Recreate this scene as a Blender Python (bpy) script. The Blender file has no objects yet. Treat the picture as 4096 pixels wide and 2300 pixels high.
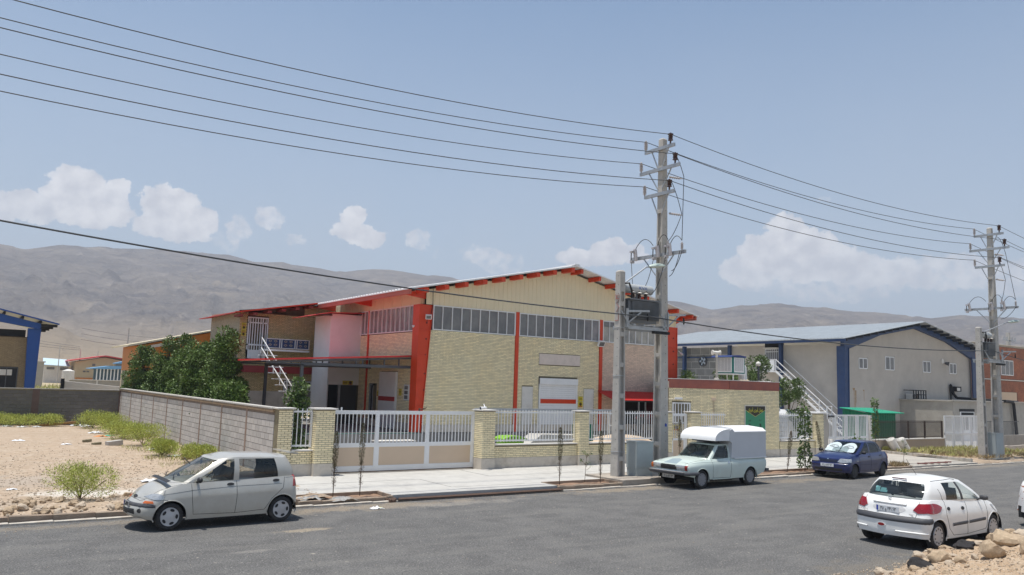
import bpy,bmesh,math,random
import numpy as np
from mathutils import Vector,Matrix
from mathutils.bvhtree import BVHTree
from mathutils import noise as mnoise
SC=bpy.context.scene
COL=SC.collection
R=math.radians
cam=bpy.data.cameras.new('camera')
cam.sensor_width=36.0
cam.lens=36.0*3215.0/4096.0
cam.clip_start=0.1
cam.clip_end=9000.0
cam_ob=bpy.data.objects.new('camera',cam)
COL.objects.link(cam_ob)
cf=Vector((0.56102451,0.81909896,0.11970129))
cr=Vector((0.82251317,-0.5678986,0.03103644))
cu=Vector((-0.09340011,-0.08104368,0.99232472))
M=Matrix((cr,cu,-cf)).transposed().to_4x4()
M.translation=Vector((0.0,0.0,3.15))
cam_ob.matrix_world=M
SC.camera=cam_ob
CAMP=Vector((0,0,3.15))
SC.view_settings.view_transform='Standard'
SC.view_settings.look='None'
SC.view_settings.exposure=0.50
SC.view_settings.gamma=1.0
SC.view_settings.use_curve_mapping=False
SC.cycles.max_bounces=6
SC.cycles.diffuse_bounces=3
SC.cycles.transparent_max_bounces=12
SC.cycles.volume_bounces=0
SC.cycles.use_denoising=True
SUN_DIR=Vector((-0.15,0.03,1.0)).normalized()
SUN_EL=math.asin(SUN_DIR.z)
SUN_AZ=math.atan2(SUN_DIR.x,SUN_DIR.y)
sl=bpy.data.lights.new('sun','SUN')
sl.energy=3.7
sl.angle=R(0.55)
sl.color=(1.0,0.955,0.88)
so=bpy.data.objects.new('sun',sl)
so.rotation_euler=SUN_DIR.to_track_quat('Z','Y').to_euler()
COL.objects.link(so)
world=bpy.data.worlds.new('World')
SC.world=world
world.use_nodes=True
wt=world.node_tree
wt.nodes.clear()
def wn(t,**k):
	n=wt.nodes.new(t)
	for a,v in k.items():setattr(n,a,v)
	return n
def wl(a,b):wt.links.new(a,b)
def wmath(op,a,b=None,c=None,clamp=False):
	n=wn('ShaderNodeMath',operation=op);n.use_clamp=clamp
	for i,v in enumerate((a,b,c)):
		if v is None:continue
		if isinstance(v,(int,float)):n.inputs[i].default_value=v
		else:wl(v,n.inputs[i])
	return n.outputs[0]
sky=wn('ShaderNodeTexSky',sky_type='NISHITA')
sky.sun_disc=False
sky.sun_elevation=SUN_EL
sky.sun_rotation=SUN_AZ
sky.altitude=1500.0
sky.air_density=1.0
sky.dust_density=2.2
sky.ozone_density=1.0
SKY_STR=0.108
tcw=wn('ShaderNodeTexCoord')
sepw=wn('ShaderNodeSeparateXYZ');wl(tcw.outputs['Generated'],sepw.inputs[0])
az=wmath('MULTIPLY',wmath('ARCTAN2',sepw.outputs[0],sepw.outputs[1]),57.29578)
el=wmath('MULTIPLY',wmath('ARCSINE',sepw.outputs[2]),57.29578)
cmb=wn('ShaderNodeCombineXYZ');wl(az,cmb.inputs[0]);wl(el,cmb.inputs[1])
def wnoise(scale,detail,rough=0.5,off=0.0):
	mp=wn('ShaderNodeVectorMath',operation='ADD');wl(cmb.outputs[0],mp.inputs[0]);mp.inputs[1].default_value=(off,off*2.3,off)
	n=wn('ShaderNodeTexNoise');n.inputs['Scale'].default_value=scale
	n.inputs['Detail'].default_value=detail;n.inputs['Roughness'].default_value=rough
	wl(mp.outputs[0],n.inputs['Vector'])
	return n
nd=wnoise(0.85,9.0,0.6)
sub=wn('ShaderNodeVectorMath',operation='SUBTRACT');wl(nd.outputs['Color'],sub.inputs[0]);sub.inputs[1].default_value=(0.5,0.5,0.5)
scl=wn('ShaderNodeVectorMath',operation='MULTIPLY');wl(sub.outputs[0],scl.inputs[0]);scl.inputs[1].default_value=(2.0,1.7,0)
addv=wn('ShaderNodeVectorMath',operation='ADD');wl(cmb.outputs[0],addv.inputs[0]);wl(scl.outputs[0],addv.inputs[1])
PUFFS=[(5.3,11.1,1.9,1.75,1),(3.0,9.9,2.0,1.0,.8),(7.6,11.2,1.0,1.2,.9),(6.3,10.0,2.4,1.1,1),(1.0,9.6,1.6,.9,.6),(10.8,11.1,1.8,1.3,1),(12.6,10.1,1.5,1.2,.95),(10.2,9.7,1.6,1.0,.9),(11.6,9.5,2.0,1.0,.9),(15.2,9.9,0.9,1.1,.5),(14.6,9.1,1.2,.8,.35),(17.1,10.8,1.2,.8,.5),(19.0,9.4,.8,.45,.45),(23.0,11.2,.9,1.0,.95),(23.5,10.0,1.8,.75,.95),(22.3,10.3,1.0,.7,.8),(27.6,9.9,1.0,.9,.5),(28.6,9.3,1.2,.6,.3),(32.6,8.9,2.0,.8,.45),(33.8,8.4,1.8,.9,.4),(31.6,9.4,1.3,.55,.35),(39.2,9.1,1.8,.75,.95),(41.5,9.6,1.5,1.0,1),(43.0,9.3,1.1,.7,.8),(53.3,10.9,1.4,1.2,1),(54.6,9.9,1.9,1.2,.95),(52.2,9.4,2.2,1.4,.9),(51.0,8.2,2.4,1.3,.6),(55.5,8.6,3.6,1.3,.75),(59.0,8.0,3.6,1.2,.6),(63.0,7.8,4.0,1.2,.55),(68.0,7.4,4.5,1.3,.5),(56.0,7.2,6.0,1.2,.45),(55.9,13.1,.5,.22,.35),(48.0,12.4,.5,.2,.15),(47.0,8.2,1.6,.8,.25),(36.0,8.6,2.4,.8,.25),(-12,9.5,6.0,2.5,.8),(82,8.5,7,2.5,.8),(110,9.5,5,2.0,.8),(-40,9.0,8,2.6,.8),(150,9.0,9,2.6,.8),(-100,9.0,9,2.6,.8),(-150,9.0,9,2.6,.8)]
acc=None
for(a0,e0,wa,wb,dn)in PUFFS:
	v1=wn('ShaderNodeVectorMath',operation='SUBTRACT');wl(addv.outputs[0],v1.inputs[0]);v1.inputs[1].default_value=(a0,e0,0)
	v2=wn('ShaderNodeVectorMath',operation='MULTIPLY');wl(v1.outputs[0],v2.inputs[0]);v2.inputs[1].default_value=(1/wa,1/wb,0)
	v3=wn('ShaderNodeVectorMath',operation='LENGTH');wl(v2.outputs[0],v3.inputs[0])
	m=wn('ShaderNodeMapRange');m.interpolation_type='SMOOTHSTEP';wl(v3.outputs['Value'],m.inputs['Value'])
	m.inputs['From Min'].default_value=1.15;m.inputs['From Max'].default_value=0.78
	m.inputs['To Min'].default_value=0.0;m.inputs['To Max'].default_value=dn
	acc=m.outputs[0]if acc is None else wmath('MAXIMUM',acc,m.outputs[0])
n2=wnoise(1.6,7.0,0.55,7.0)
body=wn('ShaderNodeMapRange');wl(n2.outputs['Fac'],body.inputs['Value'])
body.inputs['From Min'].default_value=0.22;body.inputs['From Max'].default_value=0.58;body.inputs['To Min'].default_value=0.55;body.inputs['To Max'].default_value=1.0
_e=wmath('ADD',acc,wmath('MULTIPLY',wmath('SUBTRACT',n2.outputs['Fac'],0.5),0.7))
_m=wn('ShaderNodeMapRange');_m.interpolation_type='SMOOTHSTEP';wl(_e,_m.inputs['Value']);_m.inputs['From Min'].default_value=0.26;_m.inputs['From Max'].default_value=0.60
cmask=wmath('MULTIPLY',_m.outputs[0],wmath('ADD',wmath('MULTIPLY',acc,0.45),0.55),clamp=True)
veil=wn('ShaderNodeMapRange');wl(el,veil.inputs['Value'])
veil.inputs['From Min'].default_value=-2.0;veil.inputs['From Max'].default_value=29.0;veil.inputs['To Min'].default_value=0.97;veil.inputs['To Max'].default_value=0.0
n3=wnoise(0.09,5.0,0.55,3.0)
veil2=wmath('MULTIPLY',veil.outputs[0],wmath('ADD',wmath('MULTIPLY',n3.outputs['Fac'],0.5),0.72),clamp=True)
hs=wn('ShaderNodeMix',data_type='RGBA');wl(veil2,hs.inputs['Factor'])
skm=wn('ShaderNodeMix',data_type='RGBA',blend_type='MULTIPLY');skm.inputs['Factor'].default_value=1.0
wl(sky.outputs[0],skm.inputs[6]);skm.inputs[7].default_value=(SKY_STR*0.98,SKY_STR*1.05,SKY_STR*1.0,1)
wl(skm.outputs[2],hs.inputs[6]);hs.inputs[7].default_value=(0.385,0.418,0.475,1)
ccol=wn('ShaderNodeMix',data_type='RGBA');n4=wnoise(0.9,4.0,0.5,12.0)
cs=wn('ShaderNodeMapRange');wl(n4.outputs['Fac'],cs.inputs['Value']);cs.inputs['From Min'].default_value=.35;cs.inputs['From Max'].default_value=.65
wl(cs.outputs[0],ccol.inputs['Factor']);ccol.inputs[6].default_value=(0.51,0.51,0.545,1);ccol.inputs[7].default_value=(0.70,0.69,0.70,1)
fin=wn('ShaderNodeMix',data_type='RGBA');wl(wmath('MULTIPLY',cmask,0.86),fin.inputs['Factor']);wl(hs.outputs[2],fin.inputs[6]);wl(ccol.outputs[2],fin.inputs[7])
bgn=wn('ShaderNodeBackground');wl(fin.outputs[2],bgn.inputs['Color']);bgn.inputs['Strength'].default_value=1.0
wo=wn('ShaderNodeOutputWorld');wl(bgn.outputs[0],wo.inputs['Surface'])
world.cycles.sampling_method='MANUAL'
world.cycles.sample_map_resolution=512
def rgb(c):return(c[0],c[1],c[2],1.0)
MATS={}
def mat(name,col,rough=0.6,metal=0.0,var=0.0,vscale=3.0,bump=0.0,bscale=40.0,spec=0.5,coat=0.0,col2=None,attr=None,dirt=0.0,dirtcol=(0.28,0.22,0.16),stretch=None,trans=0.0):
	"""procedural principled material: base colour with noise variation, optional second colour, grain relief and dirt"""
	if name in MATS:return MATS[name]
	m=bpy.data.materials.new(name);m.use_nodes=True
	nt=m.node_tree;b=nt.nodes['Principled BSDF']
	b.inputs['Roughness'].default_value=rough
	b.inputs['Metallic'].default_value=metal
	b.inputs['Specular IOR Level'].default_value=spec
	b.inputs['Coat Weight'].default_value=coat
	if trans:b.inputs['Transmission Weight'].default_value=trans
	tc=nt.nodes.new('ShaderNodeTexCoord')
	vec=tc.outputs['Object']
	if stretch:
		mp=nt.nodes.new('ShaderNodeMapping');mp.inputs['Scale'].default_value=stretch
		nt.links.new(vec,mp.inputs['Vector']);vec=mp.outputs[0]
	c2=col2 if col2 else tuple(max(0,x*(1-var))for x in col)
	out=None
	if var>0 or col2:
		n=nt.nodes.new('ShaderNodeTexNoise');n.inputs['Scale'].default_value=vscale;n.inputs['Detail'].default_value=6;n.inputs['Roughness'].default_value=0.65
		nt.links.new(vec,n.inputs['Vector'])
		rp=nt.nodes.new('ShaderNodeMapRange');rp.inputs['From Min'].default_value=0.35;rp.inputs['From Max'].default_value=0.65
		nt.links.new(n.outputs['Fac'],rp.inputs['Value'])
		mx=nt.nodes.new('ShaderNodeMix');mx.data_type='RGBA'
		mx.inputs[6].default_value=rgb(c2);mx.inputs[7].default_value=rgb(col)
		nt.links.new(rp.outputs[0],mx.inputs['Factor']);out=mx.outputs[2]
	if attr:
		at=nt.nodes.new('ShaderNodeAttribute');at.attribute_name=attr
		mr=nt.nodes.new('ShaderNodeMapRange');mr.inputs['To Min'].default_value=0.88;mr.inputs['To Max'].default_value=1.08
		nt.links.new(at.outputs['Fac'],mr.inputs['Value'])
		mm=nt.nodes.new('ShaderNodeMix');mm.data_type='RGBA';mm.blend_type='MULTIPLY';mm.inputs['Factor'].default_value=1
		if out:nt.links.new(out,mm.inputs[6])
		else:mm.inputs[6].default_value=rgb(col)
		nt.links.new(mr.outputs[0],mm.inputs[7]);out=mm.outputs[2]
	if dirt>0:
		n=nt.nodes.new('ShaderNodeTexNoise');n.inputs['Scale'].default_value=vscale*0.6+0.4;n.inputs['Detail'].default_value=8;n.inputs['Roughness'].default_value=0.7
		nt.links.new(tc.outputs['Object'],n.inputs['Vector'])
		rp=nt.nodes.new('ShaderNodeMapRange');rp.inputs['From Min'].default_value=0.48;rp.inputs['From Max'].default_value=0.7;rp.inputs['To Max'].default_value=dirt
		nt.links.new(n.outputs['Fac'],rp.inputs['Value'])
		mx=nt.nodes.new('ShaderNodeMix');mx.data_type='RGBA'
		if out:nt.links.new(out,mx.inputs[6])
		else:mx.inputs[6].default_value=rgb(col)
		mx.inputs[7].default_value=rgb(dirtcol);nt.links.new(rp.outputs[0],mx.inputs['Factor']);out=mx.outputs[2]
	if out:nt.links.new(out,b.inputs['Base Color'])
	else:b.inputs['Base Color'].default_value=rgb(col)
	if bump>0:
		n=nt.nodes.new('ShaderNodeTexNoise');n.inputs['Scale'].default_value=bscale;n.inputs['Detail'].default_value=5
		nt.links.new(vec,n.inputs['Vector'])
		bp=nt.nodes.new('ShaderNodeBump');bp.inputs['Strength'].default_value=bump;bp.inputs['Distance'].default_value=0.02
		nt.links.new(n.outputs['Fac'],bp.inputs['Height']);nt.links.new(bp.outputs[0],b.inputs['Normal'])
	MATS[name]=m
	return m
def glassmat(name,col,alpha,rough=0.05):
	"""window glass: partly see-through tinted sheet with a sharp reflection"""
	if name in MATS:return MATS[name]
	m=bpy.data.materials.new(name);m.use_nodes=True;nt=m.node_tree
	for n in list(nt.nodes):nt.nodes.remove(n)
	o=nt.nodes.new('ShaderNodeOutputMaterial');tr=nt.nodes.new('ShaderNodeBsdfTransparent');gl=nt.nodes.new('ShaderNodeBsdfGlossy');df=nt.nodes.new('ShaderNodeBsdfDiffuse')
	tr.inputs[0].default_value=rgb(tuple(min(1,0.72+c*3)for c in col));gl.inputs['Roughness'].default_value=rough;df.inputs[0].default_value=rgb(col)
	m1=nt.nodes.new('ShaderNodeMixShader');m1.inputs[0].default_value=alpha
	nt.links.new(tr.outputs[0],m1.inputs[1]);nt.links.new(df.outputs[0],m1.inputs[2])
	fr=nt.nodes.new('ShaderNodeFresnel');fr.inputs[0].default_value=1.5
	m2=nt.nodes.new('ShaderNodeMixShader');nt.links.new(fr.outputs[0],m2.inputs[0]);nt.links.new(m1.outputs[0],m2.inputs[1]);nt.links.new(gl.outputs[0],m2.inputs[2])
	nt.links.new(m2.outputs[0],o.inputs[0]);MATS[name]=m
	return m
ORG={}
def thing(name,label,cat,loc=(0,0,0),group=None,rz=0.0):
	o=bpy.data.objects.new(name,None);o.empty_display_size=0.2
	COL.objects.link(o);o.location=loc;o.rotation_euler=(0,0,rz)
	o['label']=label;o['category']=cat
	if group:o['group']=group
	ORG[o.name]=Vector(loc)
	return o
def tag(o,label,cat,group=None):
	o['label']=label;o['category']=cat
	if group:o['group']=group
	return o
def struct(o):o['kind']='structure';return o
def stuff(o):o['kind']='stuff';return o
def recenter(o):
	"""give a one-mesh thing an origin at its own base"""
	me=o.data;n=len(me.vertices)
	co=np.empty(n*3);me.vertices.foreach_get('co',co);co=co.reshape(-1,3)
	c=Vector(((co[:,0].min()+co[:,0].max())/2,(co[:,1].min()+co[:,1].max())/2,co[:,2].min()))
	me.transform(Matrix.Translation(-c));o.location=o.location+c
	ORG[o.name]=Vector(o.location)
	return o
class MB:
	def __init__(s):s.v=[];s.f=[];s.mi=[];s.cm=0;s.var=[];s.cv=0.5
	def add(s,vs,fs):
		n=len(s.v);s.v.extend([tuple(p)for p in vs])
		for f in fs:s.f.append(tuple(i+n for i in f));s.mi.append(s.cm);s.var.append(s.cv)
		return s
	def box(s,x0,y0,z0,x1,y1,z1):
		if x0>x1:x0,x1=x1,x0
		if y0>y1:y0,y1=y1,y0
		if z0>z1:z0,z1=z1,z0
		vs=[(x0,y0,z0),(x1,y0,z0),(x1,y1,z0),(x0,y1,z0),(x0,y0,z1),(x1,y0,z1),(x1,y1,z1),(x0,y1,z1)]
		return s.add(vs,[(0,3,2,1),(4,5,6,7),(0,1,5,4),(1,2,6,5),(2,3,7,6),(3,0,4,7)])
	def obox(s,c,ax,ay,az_,hx,hy,hz):
		c=Vector(c);ax=Vector(ax).normalized()*hx;ay=Vector(ay).normalized()*hy;az_=Vector(az_).normalized()*hz
		vs=[c+sx*ax+sy*ay+sz*az_ for sz in(-1,1)for sx,sy in((-1,-1),(1,-1),(1,1),(-1,1))]
		return s.add(vs,[(0,3,2,1),(4,5,6,7),(0,1,5,4),(1,2,6,5),(2,3,7,6),(3,0,4,7)])
	def bar(s,p0,p1,w,h,up=(0,0,1)):
		p0=Vector(p0);p1=Vector(p1);d=(p1-p0);L=d.length;d.normalize();u=Vector(up)
		if abs(d.dot(u))>.98:u=Vector((0,1,0))
		sd=d.cross(u).normalized();u2=sd.cross(d)
		return s.obox((p0+p1)/2,d,sd,u2,L/2,w/2,h/2)
	def tube(s,pts,r,n=8,cap=True,rs=None):
		pts=[Vector(p)for p in pts];rings=[]
		prev=None
		for i,p in enumerate(pts):
			d=(pts[min(i+1,len(pts)-1)]-pts[max(i-1,0)]).normalized()
			u=Vector((0,0,1))if abs(d.z)<.9 else Vector((1,0,0))
			if prev is not None:
				u=prev
			a=(u-d*u.dot(d)).normalized();b=d.cross(a);prev=a
			rr=rs[i]if rs else r
			rings.append([p+(a*math.cos(2*math.pi*k/n)+b*math.sin(2*math.pi*k/n))*rr for k in range(n)])
		vs=[q for rg in rings for q in rg];fs=[]
		for i in range(len(pts)-1):
			for k in range(n):
				k2=(k+1)%n
				fs.append((i*n+k,i*n+k2,(i+1)*n+k2,(i+1)*n+k))
		if cap:
			fs.append(tuple(range(n-1,-1,-1)));fs.append(tuple((len(pts)-1)*n+k for k in range(n)))
		return s.add(vs,fs)
	def lathe(s,c,axis,prof,n=16):
		"""prof: list of (distance along axis, radius)"""
		c=Vector(c);ax=Vector(axis).normalized()
		pts=[c+ax*t for t,r in prof]
		u=Vector((0,0,1))if abs(ax.z)<.9 else Vector((1,0,0))
		a=(u-ax*u.dot(ax)).normalized();b=ax.cross(a)
		vs=[];fs=[]
		for(t,r)in prof:
			for k in range(n):
				vs.append(c+ax*t+(a*math.cos(2*math.pi*k/n)+b*math.sin(2*math.pi*k/n))*r)
		for i in range(len(prof)-1):
			for k in range(n):
				k2=(k+1)%n;fs.append((i*n+k,i*n+k2,(i+1)*n+k2,(i+1)*n+k))
		if prof[0][1]>1e-5:fs.append(tuple(range(n-1,-1,-1)))
		if prof[-1][1]>1e-5:fs.append(tuple((len(prof)-1)*n+k for k in range(n)))
		return s.add(vs,fs)
	def prism(s,poly,d):
		"""extrude a planar polygon (3D points) by the vector d"""
		n=len(poly);d=Vector(d);p=[Vector(q)for q in poly]
		nrm=Vector((0,0,0))
		for i in range(n):nrm+=(p[i]-p[0]).cross(p[(i+1)%n]-p[0])
		if nrm.dot(d)>0:p=p[::-1]
		vs=p+[q+d for q in p]
		fs=[tuple(range(n)),tuple(range(2*n-1,n-1,-1))]
		for i in range(n):
			j=(i+1)%n;fs.append((j,i,n+i,n+j))
		return s.add(vs,fs)
	def quad(s,a,b,c,d):return s.add([a,b,c,d],[(0,1,2,3)])
	def grid(s,P):
		"""P[i][j] points"""
		n=len(P);m=len(P[0]);vs=[q for row in P for q in row];fs=[]
		for i in range(n-1):
			for j in range(m-1):fs.append((i*m+j,(i+1)*m+j,(i+1)*m+j+1,i*m+j+1))
		return s.add(vs,fs)
	def build(s,name,mats,parent=None,smooth=False,world=True,angle=None,var=False):
		me=bpy.data.meshes.new(name)
		off=Vector((0,0,0))
		if parent is not None and world:off=ORG.get(parent.name,Vector((0,0,0)))
		vs=[(p[0]-off.x,p[1]-off.y,p[2]-off.z)for p in s.v]if off.length>0 else s.v
		me.from_pydata(vs,[],s.f)
		if not isinstance(mats,(list,tuple)):mats=[mats]
		for m in mats:me.materials.append(m)
		if len(mats)>1:me.polygons.foreach_set('material_index',s.mi)
		if var:
			a=me.attributes.new('var','FLOAT','FACE');a.data.foreach_set('value',s.var)
		if smooth or angle:
			me.polygons.foreach_set('use_smooth',[True]*len(me.polygons))
			if angle:me.set_sharp_from_angle(angle=R(angle))
		me.update()
		o=bpy.data.objects.new(name,me);COL.objects.link(o)
		if parent is not None:o.parent=parent;ORG[o.name]=ORG.get(parent.name,Vector((0,0,0)))
		return o
def B(name,m,parent,*boxes,**k):
	mb=MB()
	for b in boxes:mb.box(*b)
	return mb.build(name,m,parent,**k)
def place(me,name,parent,loc,rot=None,sc=None):
	"""one more object that shares a mesh: loc in world coordinates"""
	o=bpy.data.objects.new(name,me);COL.objects.link(o);o.parent=parent
	off=ORG.get(parent.name,Vector((0,0,0)))if parent is not None else Vector((0,0,0))
	o.location=Vector(loc)-off
	if rot:o.rotation_euler=rot
	if sc:o.scale=sc
	return o
def copy_tree(o,parent=None,loc=None,rz=None,label=None):
	c=o.copy();COL.objects.link(c);c.parent=parent
	if loc is not None:c.location=loc
	if rz is not None:c.rotation_euler=(0,0,rz)
	if label:c['label']=label
	ORG[c.name]=Vector(c.location)
	for ch in list(o.children):copy_tree(ch,c)
	return c
BRV={}
def brick_mesh(L,H,D,m,k):
	"""a single brick: chamfer-free 5-sided lump standing proud of its joint, local x along the wall, y out of the wall"""
	key=(round(L,3),round(H,3),round(D,3),m.name,k)
	if key in BRV:return BRV[key]
	mb=MB();mb.cv=k/7.0
	e=min(0.004,H*0.08)
	vs=[(0,0,0),(L,0,0),(L,0,H),(0,0,H),(e,D,e),(L-e,D,e),(L-e,D,H-e),(e,D,H-e)]
	mb.add(vs,[(4,7,6,5),(0,4,5,1),(1,5,6,2),(2,6,7,3),(3,7,4,0)])
	me=bpy.data.meshes.new('brick')
	me.from_pydata(mb.v,[],mb.f);me.materials.append(m)
	a=me.attributes.new('var','FLOAT','FACE');a.data.foreach_set('value',mb.var)
	me.update();BRV[key]=me
	return me
def in_frame(p):
	v=Vector(p)-CAMP;d=v.dot(cf)
	if d<.5:return False
	x=3215*v.dot(cr)/d;y=3215*v.dot(cu)/d
	return abs(x)<2090 and abs(y)<1190
def brickwork(parent,faces,m,nparts=300,LN=0.20,HD=0.0835,H=0.054,J=0.0110,D=0.012,name='brick',seed=1,bond='flemish',stuffname='brickwork'):
	"""faces: list of (origin, u direction, outward normal, width, z0, z1, holes[(u0,u1,z0,z1)]). The nearest bricks in the picture become objects,
    the rest of the wall is one mesh."""
	rnd=random.Random(seed);items=[]
	for(o,u,nrm,W,z0,z1,holes)in faces:
		o=Vector(o);u=Vector(u).normalized();nrm=Vector(nrm).normalized()
		row=0;z=z0+J/2
		while z+H<=z1+0.004:
			if bond=='flemish':seq=(LN,HD);start=-(LN+HD+2*J)*(0.5 if row%2 else 0.0)
			elif bond=='running':seq=(LN,);start=-(LN+J)*(0.5 if row%2 else 0.0)
			else:seq=(LN,);start=0
			x=start;k=0
			while x<W:
				L=seq[k%len(seq)];k+=1
				a=max(0.0,x);b=min(W,x+L);x+=L+J
				if b-a<0.02:continue
				segs=[(a,b)]
				for(h0,h1,g0,g1)in holes:
					if z+H>g0 and z<g1:
						ns=[]
						for(p,q)in segs:
							if q<=h0 or p>=h1:ns.append((p,q));continue
							if p<h0:ns.append((p,h0))
							if q>h1:ns.append((h1,q))
						segs=ns
				for(p,q)in segs:
					if q-p<0.02:continue
					items.append((o,u,nrm,p,z,q-p,rnd.randrange(8),rnd.uniform(0.85,1.1)))
			z+=H+J;row+=1
	vis=[]
	for i,it in enumerate(items):
		c=it[0]+it[1]*(it[3]+it[5]/2);c.z=it[4]+H/2
		vis.append(((c-CAMP).length if in_frame(c)else 1e6+(c-CAMP).length,i))
	vis.sort()
	part=set(i for d,i in vis[:nparts]if d<1e6)
	mb=MB()
	off=ORG.get(parent.name,Vector((0,0,0)))
	for i,(o,u,nrm,p,z,L,k,dd)in enumerate(items):
		d=D*dd
		if i in part:
			q=round(L/0.005)*0.005 if abs(L-LN)>1e-4 and abs(L-HD)>1e-4 else L
			me=brick_mesh(min(q,L+.004),H,D,m,k)
			ob=bpy.data.objects.new(name,me);COL.objects.link(ob);ob.parent=parent
			zax=Vector((0,0,1));base=o+u*p;base.z=z
			if u.cross(nrm).dot(zax)<0:
				uu=-u;base=o+u*(p+L);base.z=z
			else:uu=u
			ob.matrix_local=Matrix.Translation(base-off)@Matrix((uu,nrm,zax)).transposed().to_4x4()
			ob.location=base-off
		else:
			e=0.004;b0=o+u*p;b0.z=z;up=Vector((0,0,1));mb.cv=k/7.0
			vs=[b0,b0+u*L,b0+u*L+up*H,b0+up*H]
			vo=[b0+u*e+up*e+nrm*d,b0+u*(L-e)+up*e+nrm*d,b0+u*(L-e)+up*(H-e)+nrm*d,b0+u*e+up*(H-e)+nrm*d]
			mb.add(vs+vo,[(4,5,6,7),(0,1,5,4),(1,2,6,5),(2,3,7,6),(3,0,4,7)]if u.cross(nrm).dot(up)<0 else[(7,6,5,4),(4,5,1,0),(5,6,2,1),(6,7,3,2),(7,4,0,3)])
	if mb.v:
		s_=mb.build(stuffname,m,parent,var=True)
		if nparts:stuff(s_)
TXT={}
def text_mesh(body,size,m,name='lettering',depth=0.002,align='CENTER'):
	c=bpy.data.curves.new('lettering','FONT');c.body=body;c.size=size;c.extrude=depth;c.align_x=align;c.align_y='CENTER'
	o=bpy.data.objects.new('lettering_source',c);COL.objects.link(o)
	dg=bpy.context.evaluated_depsgraph_get();dg.update()
	me=bpy.data.meshes.new_from_object(o.evaluated_get(dg));me.name=name
	bpy.data.objects.remove(o);me.materials.clear();me.materials.append(m)
	return me
def put_text(body,size,m,parent,loc,xdir,nrm,name='lettering',sx=1.0,bold=0.0,world=True,depth=0.002):
	me=text_mesh(body,size,m,name,depth)
	o=bpy.data.objects.new(name,me);COL.objects.link(o);o.parent=parent
	X=Vector(xdir).normalized();N=Vector(nrm).normalized();Y=N.cross(X)
	off=ORG.get(parent.name,Vector((0,0,0)))if world else Vector((0,0,0))
	mm=Matrix((X*sx,Y,N)).transposed().to_4x4();mm.translation=Vector(loc)-off
	o.matrix_local=mm
	return o
m_brick=mat('pale_yellow_brick',(0.93,0.79,0.50),rough=0.85,var=0.15,vscale=.8,bump=0.2,bscale=90,attr='var',col2=(0.88,0.78,0.53))
m_mortar=mat('dark_mortar',(0.25,0.215,0.135),rough=0.95,var=0.3,vscale=8,bump=0.3,bscale=80)
m_brick2=mat('ochre_brick',(0.68,0.49,0.235),rough=0.85,var=0.2,vscale=1.2,bump=0.2,bscale=90,attr='var',col2=(0.62,0.48,0.26))
m_mortar2=mat('ochre_mortar',(0.13,0.09,0.05),rough=0.95,var=0.3,vscale=8)
m_redbrick=mat('red_brick',(0.46,0.18,0.105),rough=0.85,var=0.25,vscale=1.2,attr='var',col2=(0.30,0.13,0.085))
m_redmortar=mat('red_brick_mortar',(0.2,0.10,0.07),rough=0.95,var=0.2,vscale=5)
m_block=mat('concrete_block',(0.56,0.53,0.495),rough=0.9,var=0.15,vscale=1.0,bump=0.5,bscale=60,attr='var',dirt=0.45,dirtcol=(0.36,0.295,0.245))
m_blockjoint=mat('block_joint_mortar',(0.24,0.195,0.16),rough=0.95,var=0.3,vscale=4)
m_stone=mat('white_stone_slab',(0.72,0.69,0.64),rough=0.75,var=0.12,vscale=3,bump=0.1,bscale=30,dirt=0.25,dirtcol=(0.42,0.36,0.28))
m_plinth=mat('beige_stone_plinth',(0.62,0.56,0.48),rough=0.8,var=0.12,vscale=2.5,bump=0.15,bscale=40,dirt=0.5,dirtcol=(0.27,0.22,0.17))
m_cream=mat('cream_sheet_metal',(0.78,0.68,0.475),rough=0.5,var=0.05,vscale=1.0,spec=0.4)
m_red=mat('red_painted_steel',(0.66,0.050,0.008),rough=0.45,var=0.12,vscale=2.0,dirt=0.15,dirtcol=(0.30,0.05,0.03))
m_redroof=mat('red_roof_sheet',(0.64,0.045,0.04),rough=0.45,var=0.1,vscale=2.0,dirt=0.2,dirtcol=(0.4,0.12,0.10))
m_white=mat('white_paint',(0.80,0.80,0.80),rough=0.45,var=0.05,vscale=3,dirt=0.12,dirtcol=(0.5,0.46,0.4))
m_whitesheet=mat('white_sheet_metal',(0.78,0.78,0.78),rough=0.5,var=0.06,vscale=1.5,dirt=0.15,dirtcol=(0.5,0.47,0.43))
m_panelbeige=mat('beige_gate_panel',(0.62,0.48,0.35),rough=0.5,var=0.06,vscale=1.0)
m_galv=mat('galvanised_roof_sheet',(0.52,0.55,0.56),rough=0.42,metal=0.35,var=0.12,vscale=1.2,dirt=0.25,dirtcol=(0.4,0.39,0.37))
m_galvsteel=mat('galvanised_steel',(0.42,0.44,0.46),rough=0.45,metal=0.5,var=0.2,vscale=6)
m_darksteel=mat('grey_painted_steel',(0.085,0.09,0.10),rough=0.5,var=0.15,vscale=4)
m_black=mat('black_rubber_plastic',(0.02,0.02,0.022),rough=0.55,var=0.2,vscale=8)
m_dark=mat('dark_interior',(0.018,0.018,0.02),rough=0.8,var=0.3,vscale=1.5)
m_conc=mat('pole_concrete',(0.50,0.475,0.435),rough=0.9,var=0.18,vscale=3.0,bump=0.35,bscale=70,dirt=0.3,dirtcol=(0.22,0.20,0.17))
m_blue=mat('blue_painted_steel',(0.022,0.058,0.16),rough=0.5,var=0.2,vscale=3,dirt=0.2,dirtcol=(0.10,0.10,0.14))
m_render=mat('grey_cement_render',(0.52,0.475,0.42),rough=0.92,var=0.14,vscale=0.8,bump=0.2,bscale=25,dirt=0.3,dirtcol=(0.42,0.38,0.335))
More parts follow.
